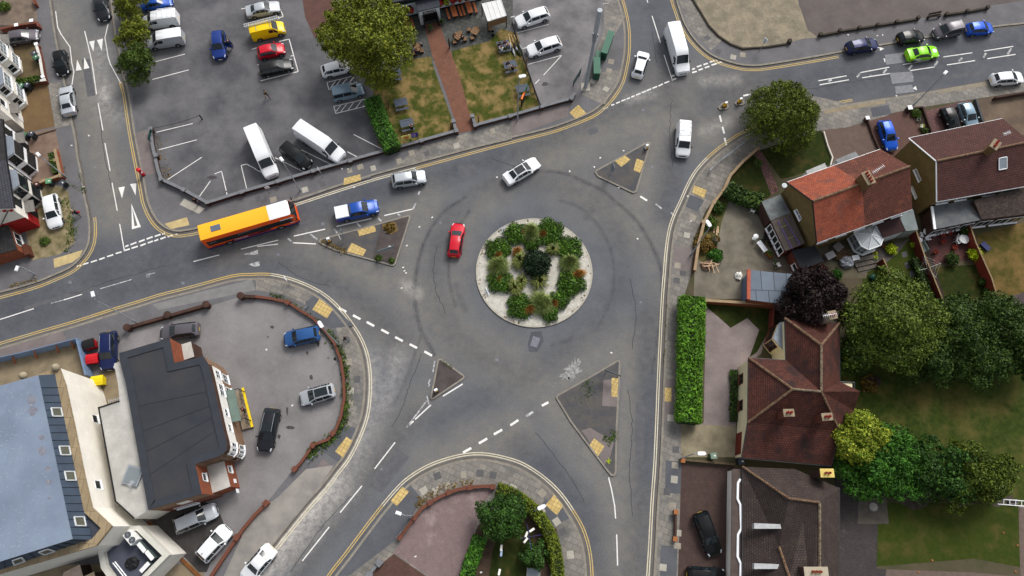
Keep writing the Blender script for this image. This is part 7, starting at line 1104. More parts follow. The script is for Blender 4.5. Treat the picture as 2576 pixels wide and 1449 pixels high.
sign('direction_sign','small white sign on a post at the concrete forecourt corner',(1912,126),2.4,(.6,.85),.6,SGW);sign('estate_sign','dark green board with faint lettering at the pub car park entrance',(389,352),1.5,(1.5,.5),3.1,M('board_green',(28,66,62),.6,.12,3),'sign',2,[('CAR PARK',.24,0,M('letter_pale',(160,186,182),.6,0))],'dark');sign('street_name_plate','low grey name plate at the foot of the curved brick garden wall',(1008,1343),.7,(1.1,.25),2.4,GSG,'sign',2,None,'dark');sign('street_name_plate','short grey plate on the verge beside the curved club wall',(784,1156),.6,(1.0,.2),-.7,GSG,'sign',2);sign('bus_stop_plate','dark leaning post sign inside the curved club wall',(849,909),1.6,(.3,.9),2.6,BLACK,'sign',1,None,'dark');sign('direction_sign','dark sign on a post against the wall by the curved brick garden wall',(1042,1300),2.0,(.7,.4),2.2,GSG,back='dark')
for b,l,k in (((829,607),'white bollard with yellow reflector at the west tip of the western splitter island','bollard'),((1625,374),'plain white bollard at the north tip of the north eastern splitter island','bollard'),((1098,984),'white bollard on the small south western splitter island','bollard'),((1822,268),'white and yellow bollard on the west of the two tiny refuges','bollard'),((1859,258),'yellow bollard on the east of the two tiny refuges','bollard')):
 P=G(b,.13);t=thing('traffic_bollard',l,k,tuple(P),.5,'traffic bollards');mb=MB();mb.box((0,0,.06),(.5,.4,.12));mb.build('base',BLACK,t);mb=MB();mb.prism([(-.2,-.13),(.2,-.13),(.2,.13),(-.2,.13)],.1,.95);mb.build('shell',M('bollard_yellow',(232,178,24),.5,0) if 'yellow bollard' in l else WHITE,t,40);mb=MB();mb.box((0,0,.97),(.36,.24,.06));mb.build('cap',WHITE,t);mb=MB();mb.box((.0,-.14,.45),(.3,.02,.5));mb.build('reflector',M('bollard_yellow',(232,178,24),.5,0),t)
P=G((509,300),.12);t=thing('chain_post','black post with a sagging chain at the pub car park entrance','chain barrier',tuple(P));mb=MB();mb.box((0,0,.5),(.12,.12,1.0));mb.build('post',BLACK,t);Q=G((380,323),.95)-P;mb=MB();mb.tube([Vector((0,0,.9)).lerp(Q,f)-Vector((0,0,1.2*f*(1-f))) for f in np.linspace(0,1,12)],.03,5);mb.build('chain',BLACK,t)
for (x,y),l,rz,wl_ in (((1450,205),'dark green framed hoarding by the corner wall of the eastern car park',1.1,2.2),):P=G((x,y),.12);t=thing('advert_hoarding',l,'sign',tuple(P),rz);mb=MB();mb.box((0,0,1.1),(wl_,.08,1.2));mb.build('board',M('frame_slate',(48,64,68),.5,.15,2),t);[(lambda b_:b_.build('leg',BLACK,t))(MB().box((x_,0,.5),(.08,.08,1.0))) for x_ in (-.9,.9)]
t=thing('hoop_rail','white painted hoop rail on the pavement beside the mast top','rail',tuple(G((1522,20),.12)),.2);mb=MB();mb.tube([(-.4,0,0),(-.4,0,.9),(.4,0,.9),(.4,0,0)],.035,6);mb.build('hoop',WHITE,t)
t=thing('guard_rail','pale metal guard rail along the kerb below the domed tree','guard rail',tuple(G((1880,355),.12)));gp=WP([(1880,353),(1850,376),(1815,402),(1785,430)],.6);mb=MB();[mb.tube([(x,y,z) for x,y in gp],.04,5) for z in (.5,1.0)];mb.build('rails',STEEL,t,world=True);[(lambda b_:b_.build('post',STEEL,t,world=True))(MB().box((x,y,.55),(.07,.07,1.0))) for x,y in gp]
def bin_(label,px,rz,body,lid,group='wheelie bins',sz=1.0):
 P=G(px,1.0);g0=gz(P.x,P.y);t=thing('wheelie_bin',label,'wheelie bin',(P.x,P.y,g0),rz,group);mb=MB();a,b=.25*sz,.30*sz;mb.add([(-a,-a,.08),(a,-a,.08),(a,a,.08),(-a,a,.08),(-b,-b,1.0),(b,-b,1.0),(b,b,1.0),(-b,b,1.0)],[[0,3,2,1],[0,1,5,4],[1,2,6,5],[2,3,7,6],[3,0,4,7],[4,5,6,7]]);mb.build('body',body,t)
 mb=MB();mb.box((.02,0,1.04),(.68*sz,.66*sz,.07));mb.box((.05,0,1.08),(.5*sz,.5*sz,.03));l_=mb.build('lid',lid,t);mb=MB();mb.tube([(-.34,-.2,1.0),(-.36,.2,1.0)],.025,5);mb.build('handle',BLACK,l_);mb=MB();mb.box((.12,0,1.1),(.2,.14,.012));mb.build('label_plate',LITTER,l_)
 for s in (-1,1):mb=MB();mb.lathe((-.24,s*.24,.11),[(.1,-.03),(.1,.03)],10,0,'Y');mb.build('wheel',TYRE,t)
BG=M('bin_green',(58,104,76),.6,.08,3);BK_=M('bin_grey',(58,64,74),.6,.08,3);BD=M('bin_dark',(34,38,42),.7,.08,3);BR_=M('bin_maroon',(78,40,36),.6,.08,3)
for a in (('dark wheelie bin with flower tubs beside the upper cream house wall',(87,136),1,BD,BK_),('green wheelie bin by the white coped wall of the upper cream house',(91,146),1,BD,BG),('green lidded wheelie bin below the hedge topped brick wall',(55,217),1.2,BD,BG),('grey lidded wheelie bin below the hedge topped brick wall',(69,215),1.2,BD,BK_),('green lidded wheelie bin at the foot of the black windowed house',(62,340),1.3,BD,BG),('grey wheelie bin at the end of the low edging between the west yards',(80,338),1.3,BD,BK_),('maroon lidded wheelie bin against the orange brick wall',(92,465),.2,BD,BR_),('pale green lidded wheelie bin against the orange brick wall',(123,457),.2,BD,M('bin_pale_green',(92,146,108),.6,.06)),('grey wheelie bin standing alone near the west pavement',(158,460),-.5,BD,BK_),('green wheelie bin under the street lamp on the concrete drive',(1794,1147),.1,BG,M('bin_sage',(112,132,116),.6,.06)),('dark wheelie bin in the gap between the cream house and the bungalow',(1864,1161),.1,BD,BK_),('green wheelie bin against the overgrown hedge of the old concrete yard',(1861,498),-.3,BG,BG),('black wheelie bin against the overgrown hedge of the old concrete yard',(1875,503),-.3,BD,BD)):bin_(*a)
def container(label,px,rz,body,lid,w_=1.25):
 P=G(px,1.3);t=thing('waste_container',label,'waste container',(P.x,P.y,.125),rz,'commercial waste containers');mb=MB();x,y=w_/2,.5;mb.add([(-x*.86,-y*.8,.2),(x*.86,-y*.8,.2),(x*.86,y*.8,.2),(-x*.86,y*.8,.2),(-x,-y,1.15),(x,-y,1.15),(x,y,1.15),(-x,y,1.15)],[[0,3,2,1],[0,1,5,4],[1,2,6,5],[2,3,7,6],[3,0,4,7],[4,5,6,7]]);mb.build('body',body,t);mb=MB();pr=[(-y-.05,1.16),(-y*.4,1.3),(y*.4,1.34),(y+.05,1.2),(y+.05,1.14),(-y-.05,1.12)];k=len(pr);mb.add([(-x-.05,a,b) for a,b in pr]+[(x+.05,a,b) for a,b in pr],[[i,(i+1)%k,k+(i+1)%k,k+i] for i in range(k)]+[list(range(k))[::-1],list(range(k,2*k))]);mb.build('lid',lid,t)
 for a in (-1,1):
  for b in (-1,1):mb=MB();mb.lathe((a*x*.7,b*y*.6,.1),[(.1,-.04),(.1,.04)],10,0,'Y');mb.build('wheel',TYRE,t)
CR=M('container_red',(188,24,34),.5,.05);container('red waste container with black lid beside the blue screen',(222,865),.35,CR,BLACK);container('all red waste container beside the navy car',(231,902),.2,CR,CR);container('yellow waste container beside the pale annex',(244,957),.2,M('container_yellow',(224,200,18),.5,.05),M('container_yellow',(224,200,18)))
t=thing('litter_bin','round black litter bin below the small shelter','litter bin',tuple(G((1240,90),.13)));mb=MB();mb.lathe((0,0,0),[(.2,0),(.24,.8),(.26,.82),(.2,.84),(.18,.6)],14);mb.build('body',BLACK,t,40);mb=MB();mb.lathe((0,0,.8),[(.27,0),(.27,.05),(.22,.06),(.22,0)],14);mb.build('rim',DSTEEL,t)
# ------------------------------------------------------------------ pub tables
def table_set(label,px,rz,group='grey picnic tables',mat=None):
 P=G(px,.7);g0=gz(P.x,P.y);t=thing('picnic_table',label,'picnic table',(P.x,P.y,g0),rz,group);m=mat or GWOOD;mb=MB();[mb.box((0,(i-2)*.16,.74),(1.7,.145,.05)) for i in range(5)];mb.build('table_top',m,t)
 for s in (-1,1):mb=MB();[mb.box((0,s*(.68+i*.14),.45),(1.7,.125,.045)) for i in range(2)];mb.build('bench',m,t)
 for x in (-.6,.6):
  mb=MB();mb.box((x,0,.42),(.06,1.6,.1));mb.build('crossbar',m,t)
  for s in (-1,1):mb=MB();mb.tube([(x,s*.75,0),(x,s*.25,.72)],.05,4);mb.build('leg',m,t)
 return t
a=.29;table_set('empty grey picnic table beside the hedge on the left pub lawn',(1009,261),a);table_set('grey picnic table with plates behind the coloured banners',(1024,313),a);table_set('grey picnic table half hidden under the big tree',(993,187),a);table_set('grey picnic table with four people at the fence side of the right pub lawn',(1267,115),a);table_set('grey picnic table with two people in dark clothes on the right pub lawn',(1284,166),a);table_set('grey picnic table behind the street lamp and orange board',(1315,226),a)
for x,y,l in ((1018,311,'left plate'),(1028,311,'middle plate'),(1031,305,'right plate')):P=G((x,y),.8);t=thing('plate','white plate on the picnic table behind the banners, '+l.replace(' plate',' one'),'plate',tuple(P),0,'plates on the picnic table');mb=MB();mb.lathe((0,0,0),[(.06,0),(.13,.02),(.12,.025),(.05,.01)],14);mb.build('dish',WHITE,t,60)
def sq_table(label,px,rz):P=G(px,.7);t=thing('square_table',label,'table',(P.x,P.y,.125),rz,'square wooden pub tables');mb=MB();[mb.box((0,(i-2)*.2,.72),(1.0,.185,.05)) for i in range(5)];mb.build('table_top',WOOD,t);mb=MB();mb.box((0,0,.36),(.5,.5,.68));mb.build('pedestal',DWOOD,t)
def stool(label,px,rz):P=G(px,.45);t=thing('box_stool',label,'stool',(P.x,P.y,.125),rz,'wooden box stools');mb=MB();[mb.box((0,(i-1.5)*.13,.44),(.5,.115,.04)) for i in range(4)];mb.build('seat',WOOD,t);mb=MB();mb.box((0,0,.21),(.44,.44,.42));mb.build('base',DWOOD,t)
sq_table('square wooden table with three people left of the brick path',(1051,119),-.5);sq_table('square wooden table with two people right of the brick path',(1150,92),-.5);sq_table('empty square wooden table near the small shelter',(1195,80),-.5)
for l,p in (('wooden stool lower right of the table left of the brick path',(1061,128)),('wooden stool under the person in the black and white top',(1044,135)),('wooden stool lower left of the table right of the brick path',(1144,106)),('wooden stool upper right of the table right of the brick path',(1158,83)),('wooden stool left of the empty square table',(1180,75)),('wooden stool below the empty square table',(1188,96)),('wooden stool upper right of the empty square table',(1200,71)),('wooden stool half under the person at the table right of the brick path',(1170,99)),('wooden stool inside the small shelter',(1233,74))):stool(l,p,.2)
pa=math.atan2(pu.n.y,pu.n.x)
for p,s in (((1022,60),'left of the porch'),((1141.5,29),'just right of the porch'),((1180,20),'near the small shelter')):
 P=G(p,.7);t=thing('pub_table','orange brown wooden table at the pub wall, '+s,'table',(P.x,P.y,.125),pa,'orange wooden pub tables');mb=MB();[mb.box((0,(i-2)*.15,.72),(1.9,.135,.06)) for i in range(5)];mb.build('table_top',ORWOOD,t);[(lambda b_:b_.build('leg',DWOOD,t))(MB().box((x,0,.35),(.12,.5,.7))) for x in (-.7,.7)]
 for sg in (-1,1):
  q=(P.x-math.sin(pa)*.85*sg,P.y+math.cos(pa)*.85*sg,.125);t=thing('pub_bench','orange brown wooden bench %s of the table %s'%('on the street side' if 0 else ('at the right' if sg>0 else 'at the left'),s),'bench',q,pa,'orange wooden pub benches');mb=MB();[mb.box((0,(i-.5)*.15,.44),(1.8,.14,.06)) for i in range(2)];mb.build('seat',ORWOOD,t);[(lambda b_:b_.build('leg',DWOOD,t))(MB().box((x,0,.21),(.1,.26,.42))) for x in (-.7,.7)]
sr=[G(p,z) for p,z in (((1212,9),2.5),((1260,-2),2.5),((1274,39),2.3),((1227,53.5),2.3))];t=thing('garden_shelter','small wooden shelter with ribbed white roof beside the patio','shelter',(sr[3].x,sr[3].y,.125));mb=MB();mb.slab(sr,.08);rf_=mb.build('roof',M('white_sheet',(214,214,212),.5,.04,1),t,world=True);mb=MB();[mb.tube([sr[0].lerp(sr[1],f)+Vector((0,0,.03)),sr[3].lerp(sr[2],f)+Vector((0,0,.03))],.03,5) for f in (0,.25,.5,.75,1)];mb.build('ribs',WHITE,rf_,world=True)
for v in sr:mb=MB();mb.tube([(v.x,v.y,.1),(v.x,v.y,v.z-.05)],.07,4);mb.build('post',DWOOD,t,world=True)
pl=Plane(sr[3],sr[2],sr[3]+(sr[3]-sr[0]),world=True);wbox(t,'front_panel',pl,0,pl.L,1.1,2.1,.05,WOOD)
for i in range(7):
 P=G((1283+i*3.4,108+(i%3)*7),.3);t=thing('folded_parasol',('folded parasol with pale pole by the fence, %s of the heap'%('first second third fourth fifth sixth seventh'.split()[i]+' from left')),'parasol',(P.x,P.y,.15),math.radians(100+i*3),'folded parasols by the fence');mb=MB();mb.tube([(0,0,.1+i*.02),(1.5,0,.12)],.035,6);mb.build('pole',M('pale_pole',(196,172,120),.7,.1,3),t);mb=MB();mb.tube([(0.1,0,.12),(-.5,.03,.16),(-1.3,0,.1)],[.06,.17,.04],7);mb.build('cloth',BLACK if i%2 else M('striped_cloth',(150,152,158),.8,.4,9),t,60)
sign('banner_board','yellow banner with a red and brown picture of food on the left pub lawn',(1025,357),1.7,(1.25,1.0),-1.28,M('banner_yellow',(224,208,120),.6,.05),'banner',2,[('NOW',.2,.35,M('banner_brown',(92,40,20),.6,0)),('MENU',.22,-.38,M('banner_brown',(92,40,20)))],'dark');o=[q for q in XF if q.name.startswith('banner_board')][-1];mb=MB();mb.lathe((0,0,0),[(.3,0),(.3,.015)],12);mb.v=[Vector((.07+v.z,v.x*1.2,1.2+v.y*.7)) for v in mb.v];mb.build('food_picture',M('banner_orange',(206,92,36),.6,.35,7),o)
sign('banner_board','violet banner with pale lettering beside the yellow banner',(1042,352),1.7,(1.25,1.0),-1.28,M('banner_violet',(62,36,130),.6,.08),'banner',2,[('FOOD',.24,.3,M('banner_pink',(232,160,190),.6,0)),('SERVED',.2,.02,SGW),('ALL DAY',.2,-.25,SGW)],'dark')
P=G((1315,262),.13);t=thing('advert_totem','dark advertising board with orange top beside the street lamp','sign',tuple(P),1.25);mb=MB();mb.box((0,0,1.15),(1.2,.16,1.5));mb.build('board',M('totem_dark',(24,30,28),.5,.1),t);mb=MB();mb.box((0,0,1.98),(1.2,.2,.2));mb.build('top_strip',M('totem_orange',(232,112,32),.5,.05),t);mb=MB();mb.box((1.0,0,1.9),(1.1,.12,.9));mb.build('side_board',M('totem_green',(28,74,58),.5,.1),t);[(lambda b_:b_.build('post',BLACK,t))(MB().box((x,0,.4),(.1,.1,.8))) for x in (-.5,.5)]
for (x,y),z,l,m in (((1323,157+20),2.6,'tall weathered timber post beside the black fence',WOOD),((1131,121),1.9,'timber post with dark lamp where the patio meets the brick path',DWOOD),((978,268),1.6,'timber post at the hedge edge of the left pub lawn',WOOD),((1204,308),1.5,'timber post just inside the gateway of the right pub lawn',WOOD),((1135,322),1.4,'timber post just inside the gateway of the left pub lawn',WOOD)):P=G((x,y),.13);t=thing('timber_post',l,'post',tuple(P),.3,'timber posts in the pub garden');mb=MB();mb.box((0,0,z/2),(.16,.16,z));mb.build('post',m,t);mb=MB();mb.add([(-.09,-.09,z),(.09,-.09,z),(.09,.09,z),(-.09,.09,z),(0,0,z+.1)],[[0,1,4],[1,2,4],[2,3,4],[3,0,4]]);mb.build('cap',m,t)
for p,l in (((1083,58+10),'clipped dark shrub in a stone pot left of the porch door'),((1111,47+6),'clipped dark shrub in a stone pot right of the porch door')):shrub('potted_shrub',l,p,.35,1.1,260,LF_DK,.09,group='potted shrubs at the porch',cat='potted plant');c=G(p,.5);mb=MB();mb.lathe((0,0,0),[(.2,0),(.3,.4),(.26,.42)],12);mb.build('pot',STONE,[q for q in XF if q.name.startswith('potted_shrub')][-1],50)
# ------------------------------------------------------------------ people
SKIN=M('skin',(196,148,122),.6,.04);SHOE=M('shoe_dark',(30,28,28),.7,0)
CLO={k:M('cloth_'+k,c,.9,.12,6) for k,c in dict(black=(26,26,30),navy=(32,38,62),red=(176,26,40),white=(222,222,220),olive=(74,76,52),grey=(104,106,112),denim=(58,70,98),maroon=(88,28,44)).items()}
HAIR={k:M('hair_'+k,c,.7,.15,12) for k,c in dict(dark=(34,26,22),brown=(74,50,34),blond=(186,160,112),grey=(150,146,140)).items()}
def pose(kind):
 st={'pel':(0,0,.94),'wst':(0,0,1.1),'cst':(.01,0,1.3),'nck':(.01,0,1.47),'hd0':(.03,0,1.56),'hd1':(.03,0,1.68),'nos':(.13,0,1.61)}
 for s,n in ((1,'l'),(-1,'r')):st.update({'sh'+n:(0,.18*s,1.41),'el'+n:(-.02,.24*s,1.14),'wr'+n:(.06,.25*s,.92),'hn'+n:(.1,.25*s,.84),'hp'+n:(0,.1*s,.9),'kn'+n:(.02,.11*s,.5),'an'+n:(0,.11*s,.09),'to'+n:(.17,.12*s,.05)})
 if kind=='walk':st.update(knl=(.2,.1,.52),anl=(.3,.1,.1),tol=(.46,.1,.1),knr=(-.02,-.1,.5),anr=(-.3,-.1,.16),tor=(-.18,-.11,.05),ell=(-.14,.24,1.16),wrl=(-.2,.22,.94),hnl=(-.19,.22,.86),elr=(.1,-.24,1.16),wrr=(.27,-.22,1.0),hnr=(.34,-.21,.95))
 if kind=='lean':st.update(wst=(.06,0,1.08),cst=(.22,0,1.24),nck=(.34,0,1.36),hd0=(.42,0,1.42),hd1=(.47,0,1.53),nos=(.55,0,1.44),shl=(.26,.18,1.32),shr=(.26,-.18,1.32),ell=(.42,.24,1.14),elr=(.42,-.24,1.14),wrl=(.62,.2,1.1),wrr=(.62,-.2,1.1),hnl=(.7,.19,1.12),hnr=(.7,-.19,1.12))
 if kind=='sit':
  for k in st:st[k]=(st[k][0],st[k][1],st[k][2]-.42)
  st.update(cst=(.07,0,.88),nck=(.12,0,1.04),hd0=(.17,0,1.12),hd1=(.19,0,1.24),nos=(.28,0,1.15),shl=(.09,.18,.98),shr=(.09,-.18,.98),ell=(.22,.25,.76),elr=(.22,-.25,.76),wrl=(.44,.14,.80),wrr=(.44,-.14,.80),hnl=(.52,.12,.81),hnr=(.52,-.12,.81),hpl=(.05,.1,.5),hpr=(.05,-.1,.5),knl=(.44,.13,.52),knr=(.44,-.13,.52),anl=(.42,.13,.09),anr=(.42,-.13,.09),tol=(.58,.14,.05),tor=(.58,-.14,.05))
 return st
PE=[('pel','wst'),('wst','cst'),('cst','nck'),('nck','hd0'),('hd0','hd1'),('hd0','nos')]+[e for n in 'lr' for e in (('cst','sh'+n),('sh'+n,'el'+n),('el'+n,'wr'+n),('wr'+n,'hn'+n),('pel','hp'+n),('hp'+n,'kn'+n),('kn'+n,'an'+n),('an'+n,'to'+n))]
PR={'pel':.14,'wst':.125,'cst':.15,'nck':.055,'hd0':.09,'hd1':.085,'nos':.02,'sh':.07,'el':.045,'wr':.032,'hn':.034,'hp':.095,'kn':.062,'an':.045,'to':.04}
BODY={}
def body_mesh(kind):
 if kind in BODY:return BODY[kind]
 st=pose(kind);ks=list(st);me=bpy.data.meshes.new('body');me.from_pydata([st[k] for k in ks],[(ks.index(a),ks.index(b)) for a,b in PE],[]);o=bpy.data.objects.new('body_tmp',me);COL.objects.link(o);o.modifiers.new('skin','SKIN');o.modifiers.new('sub','SUBSURF').levels=1
 for i,k in enumerate(ks):r=PR[k] if k in PR else PR[k[:2]];me.skin_vertices[0].data[i].radius=(r,r);me.skin_vertices[0].data[i].use_root=k=='pel'
 bpy.context.view_layer.update();m=bpy.data.meshes.new_from_object(o.evaluated_get(bpy.context.evaluated_depsgraph_get()));bpy.data.objects.remove(o);mb=MB();mb.v=[Vector(v.co) for v in m.vertices];mb.f=[list(p.vertices) for p in m.polygons]
 part={'hd':0,'no':0,'nc':0,'cs':1,'sh':1,'el':1,'ws':1,'wr':0,'hn':0,'pe':2,'hp':2,'kn':2,'an':3,'to':3}
 for f in mb.f:
  c=sum((mb.v[i] for i in f),Vector())/len(f);best=(9,0)
  for a,b in PE:
   A,B=Vector(st[a]),Vector(st[b]);ab=B-A;u=max(0,min(1,(c-A).dot(ab)/ab.length_squared));d=(A+ab*u-c).length-.6*PR.get(a,PR.get(a[:2],.1))
   if d<best[0]:best=(d,part[(a if u<.55 else b)[:2]])
  mb.m.append(best[1])
 for n in 'lr':
  h=Vector(st['hn'+n]);d=(h-Vector(st['wr'+n])).normalized();s=d.cross(Vector((0,0,1))) if abs(d.z)<.9 else Vector((1,0,0));s=s.normalized()
  for i,L in enumerate((.075,.085,.08,.06)):b0=h+s*(i-1.5)*.018;mb.tube([b0,b0+d*(L*.55),b0+d*L-Vector((0,0,.015))],[.009,.008,.006],5,0)
  mb.tube([h+s*.03-d*.03,h+s*.055+d*.02],[.011,.008],5,0)
 BODY[kind]=mb;return mb
def person(label,px,kind,ang,top,legs,hair,z=None,group=None,base=None,long=False):
 zz=z or {'walk':1.0,'stand':1.0,'lean':1.0,'sit':.9}[kind];P=G(px,zz);g0=gz(P.x,P.y) if base is None else base;t=thing('person',label,'person',(P.x,P.y,g0),math.radians(ang),group);m=body_mesh(kind);k=MB();k.v,k.f,k.m=m.v,m.f,m.m;k.build('body',[SKIN,CLO[top],CLO[legs],SHOE],t,60);st=pose(kind);h=Vector(st['hd1']);d=h-Vector(st['hd0']);hb=MB();hb.ball(h+Vector((-.025,0,0)),(.115,.1,.095),0,10,6)
 if long:hb.ball(h+Vector((-.08,0,-.14)),(.07,.1,.16),0,8,5)
 hb.build('hair',HAIR[hair],t,70);return t
person('person in dark olive clothes walking across the pub car park',(669,237),'walk',-35,'olive','black','dark');person('person in dark clothes leaning in at the open door of the blue estate car',(581,109),'lean',160,'navy','navy','dark')
wk=person('person in black carrying a red bag on the west pavement',(190,536),'walk',130,'black','black','blond');person('person in a dark top with maroon hair covering at the wall corner by the bus',(492,507),'stand',-60,'black','navy','brown',long=True);person('dark dressed person walking on the pavement beyond the curved club wall',(869,853),'walk',130,'black','grey','dark',long=True);person('person in dark clothes and red at the club entrance ramp',(615,1032),'stand',180,'maroon','black','dark',base=.45)
P=G((196,533),.9);t=thing('red_bag','red bag carried by the person in black on the west pavement','bag',(P.x,P.y,.62));mb=MB();mb.ball((0,0,.2),(.2,.14,.2),0,10,6);mb.build('bag',CLO['red'],t,60);mb=MB();mb.tube([(-.1,0,.36),(-.06,0,.5),(.06,0,.5),(.1,0,.36)],.015,5);mb.build('handle',BLACK,t)
SP='people sitting outside the pub'
for l,p,a,top,legs,hr in (('person in dark clothes at the left of the table left of the brick path',(1040,113),-40,'maroon','black','dark'),('grey haired person in navy at the right of the table left of the brick path',(1062,112),215,'navy','denim','grey'),('person in a black and white top below the table left of the brick path',(1046,131),60,'black','navy','dark'),('person in black at the left of the table right of the brick path',(1140,88),-30,'black','black','dark'),('person in black at the right of the table right of the brick path',(1165,95),160,'black','black','dark'),('person in black at the upper left of the fence side picnic table',(1256,110),-75,'black','black','dark'),('person with brown hair at the top of the fence side picnic table',(1269,106),-75,'maroon','denim','brown'),('person in a white top at the bottom of the fence side picnic table',(1262,125),105,'white','denim','dark'),('blond person at the right of the fence side picnic table',(1279,117),105,'grey','black','blond'),('person in black at the upper side of the lower picnic table on the right lawn',(1277,158),-75,'black','black','dark'),('person in black with pale shoes at the lower side of the right lawn picnic table',(1291,172),105,'black','navy','brown'),('person in dark clothes sitting at the picnic table behind the banners',(1036,322),110,'black','grey','dark'),('person in a white top near the bench set beside the big tree',(1000,72),20,'white','black','dark')):person(l,p,'sit',a,top,legs,hr,group=SP)
# ------------------------------------------------------------------ gardens and yards
PLW=M('white_resin',(224,226,226),.4,.04)
def gchair(label,px,rz,mat=None):P=G(px,.5);t=thing('garden_chair',label,'garden chair',(P.x,P.y,gz(P.x,P.y)),rz,'white garden chairs');m=mat or PLW;mb=MB();mb.box((0,0,.43),(.46,.46,.04));mb.build('seat',m,t,40);mb=MB();mb.box((-.25,0,.68),(.05,.46,.46),ry=-.2);mb.build('backrest',m,t,40);[(lambda b_:b_.build('leg',m,t))(MB().tube([(x*.2,y*.2,.42),(x*.27,y*.26,0)],.025,5)) for x in (-1,1) for y in (-1,1)];[(lambda b_:b_.build('armrest',m,t))(MB().box((0,y,.63),(.42,.05,.04))) for y in (-.25,.25)]
def rtable(label,px,r=.45,m=None,h=.72):P=G(px,h);t=thing('round_table',label,'garden table',(P.x,P.y,gz(P.x,P.y)),0,'round white garden tables');mb=MB();mb.lathe((0,0,h-.04),[(r,0),(r,.04),(r*.96,.05)],18);mb.build('table_top',m or PLW,t,50);mb=MB();mb.lathe((0,0,0),[(.25,0),(.05,.05),(.05,h-.04)],10);mb.build('pedestal',m or PLW,t,50)
for l,p,a in (('white garden chair left of the big round table on the red patio',(2317,592),0),('white garden chair below the big round table on the red patio',(2332,601),1.7),('white garden chair right of the big round table on the red patio',(2349,589),3),('white garden chair stacked behind the one right of the big round table',(2357,583),3),('white garden chair at the upper left of the cloth covered table',(2410,598),-.4),('white garden chair at the lower left of the cloth covered table',(2408,609),.5),('white garden chair farthest up in the old concrete yard',(1900,510),-2),('white garden chair beside the folded white table in the old concrete yard',(1912,530),2),('white garden chair with arms in the middle of the old concrete yard',(1893,530),1.2),('white garden chair just left of the black cover in the yard',(1896,517),-1.5),('white folding chair by the brick outhouse',(1958,667),.4)):gchair(l,p,a)
rtable('big round white table on the red patio',(2332,584),.5);rtable('small round white table beside the bench on the red patio',(2313,604),.33);rtable('round white table partly under a patterned cloth',(2424,602),.6);rtable('small round white stand beside the long white table in the yard',(1901,595),.32);P=G((2430,594),.8);t=tag(MB().box((0,0,0),(.9,.8,.03),.3).build('table_cloth',M('teal_cloth',(96,128,136),.9,.5,9),None,loc=(0,0,0)),'teal patterned cloth on the round white table','tablecloth');t.location=P
def bench_(label,px,rz,mat,ln_=1.4):P=G(px,.45);t=thing('garden_bench',label,'bench',(P.x,P.y,gz(P.x,P.y)),rz);mb=MB();[mb.box((0,(i-1)*.14,.44),(ln_,.12,.04)) for i in range(3)];mb.build('seat',mat,t);mb=MB();[mb.box((0,.24,.6+i*.14),(ln_,.04,.11)) for i in range(3)];mb.build('backrest',mat,t);[(lambda b_:b_.build('leg',mat,t))(MB().box((x,0,.22),(.06,.45,.44))) for x in (-ln_/2+.1,ln_/2-.1)]
bench_('pale green bench on the red patio',(2320,621),-1.25,M('pale_green_wood',(140,162,156),.7,.1,4));bench_('old brown timber bench on the verge of the east road',(2350,41),.25,DWOOD,1.9)
P=G((1916,621),.6);t=thing('long_table','long white table beside the plant crates in the old concrete yard','garden table',(P.x,P.y,.125),-1.0);mb=MB();mb.box((0,0,.68),(1.5,.6,.05));mb.build('table_top',M('white_board',(206,208,212),.6,.1,3),t);[(lambda b_:b_.build('leg',PLW,t))(MB().box((x,y,.33),(.05,.05,.66))) for x in (-.65,.65) for y in (-.22,.22)]
P=G((1917,515),.5);t=thing('folded_table','pale folded table top leaning in the old concrete yard','garden table',(P.x,P.y,.125),.9);mb=MB();mb.box((0,0,.5),(.9,.5,.05),ry=.25);mb.build('table_top',PLW,t);[(lambda b_:b_.build('leg',PLW,t))(MB().box((x,0,.24),(.05,.4,.48))) for x in (-.3,.3)]
for i,(x,y) in enumerate(((1908,533),(1922,605),(1929,597),(1939,602),(1934,611),(1942,615),(1949,611),(1930,588))):
 P=G((x,y),.3);nm=('black cover bundle among the white chairs','green planting crate right of the small round stand','black planting crate nearest the white windows','black planting crate in the middle of the crate group','brown slatted crate beside the long white table','black planting crate at the lower end of the crate group','black planting crate farthest right in the crate group','black planting crate at the upper end of the crate group')[i];t=thing('planting_crate' if i else 'covered_bundle',nm,'crate' if i else 'bundle',(P.x,P.y,.125),.5,'planting crates in the old concrete yard' if i else None);m=(BLACK,M('crate_green',(70,88,80),.8,.1,4),BLACK,BLACK,M('crate_brown',(104,88,62),.85,.2,8),BLACK,BLACK,BLACK)[i]
 if i==0:mb=MB();mb.ball((0,0,.25),(.5,.4,.35));mb.build('cover',m,t,60);continue
 for a,b,c,d in ((0,.28,.6,.05),(0,-.28,.6,.05),(.28,0,.05,.5),(-.28,0,.05,.5)):mb=MB();mb.box((a,b,.15),(c,d,.3));mb.build('side',m,t)
 mb=MB();mb.box((0,0,.1),(.5,.5,.18));mb.build('soil',SOIL,t)
def pot(label,px,r,flower=None,pm=None):P=G(px,.3);g0=gz(P.x,P.y);t=thing('plant_pot',label,'plant pot',(P.x,P.y,g0),0,'garden plant pots');mb=MB();mb.lathe((0,0,0),[(r*.7,0),(r,r*1.4),(r*1.08,r*1.42),(r*.9,r*1.45),(r*.85,r*1.2)],14);mb.build('pot',pm or POT,t,50);D=rng.normal(size=(70,3));D/=np.linalg.norm(D,axis=1)[:,None];D[:,2]=abs(D[:,2]);leafmesh('leaves',flower or LF_DK,D*r*1.15+(0,0,r*1.4),D,.08,t)
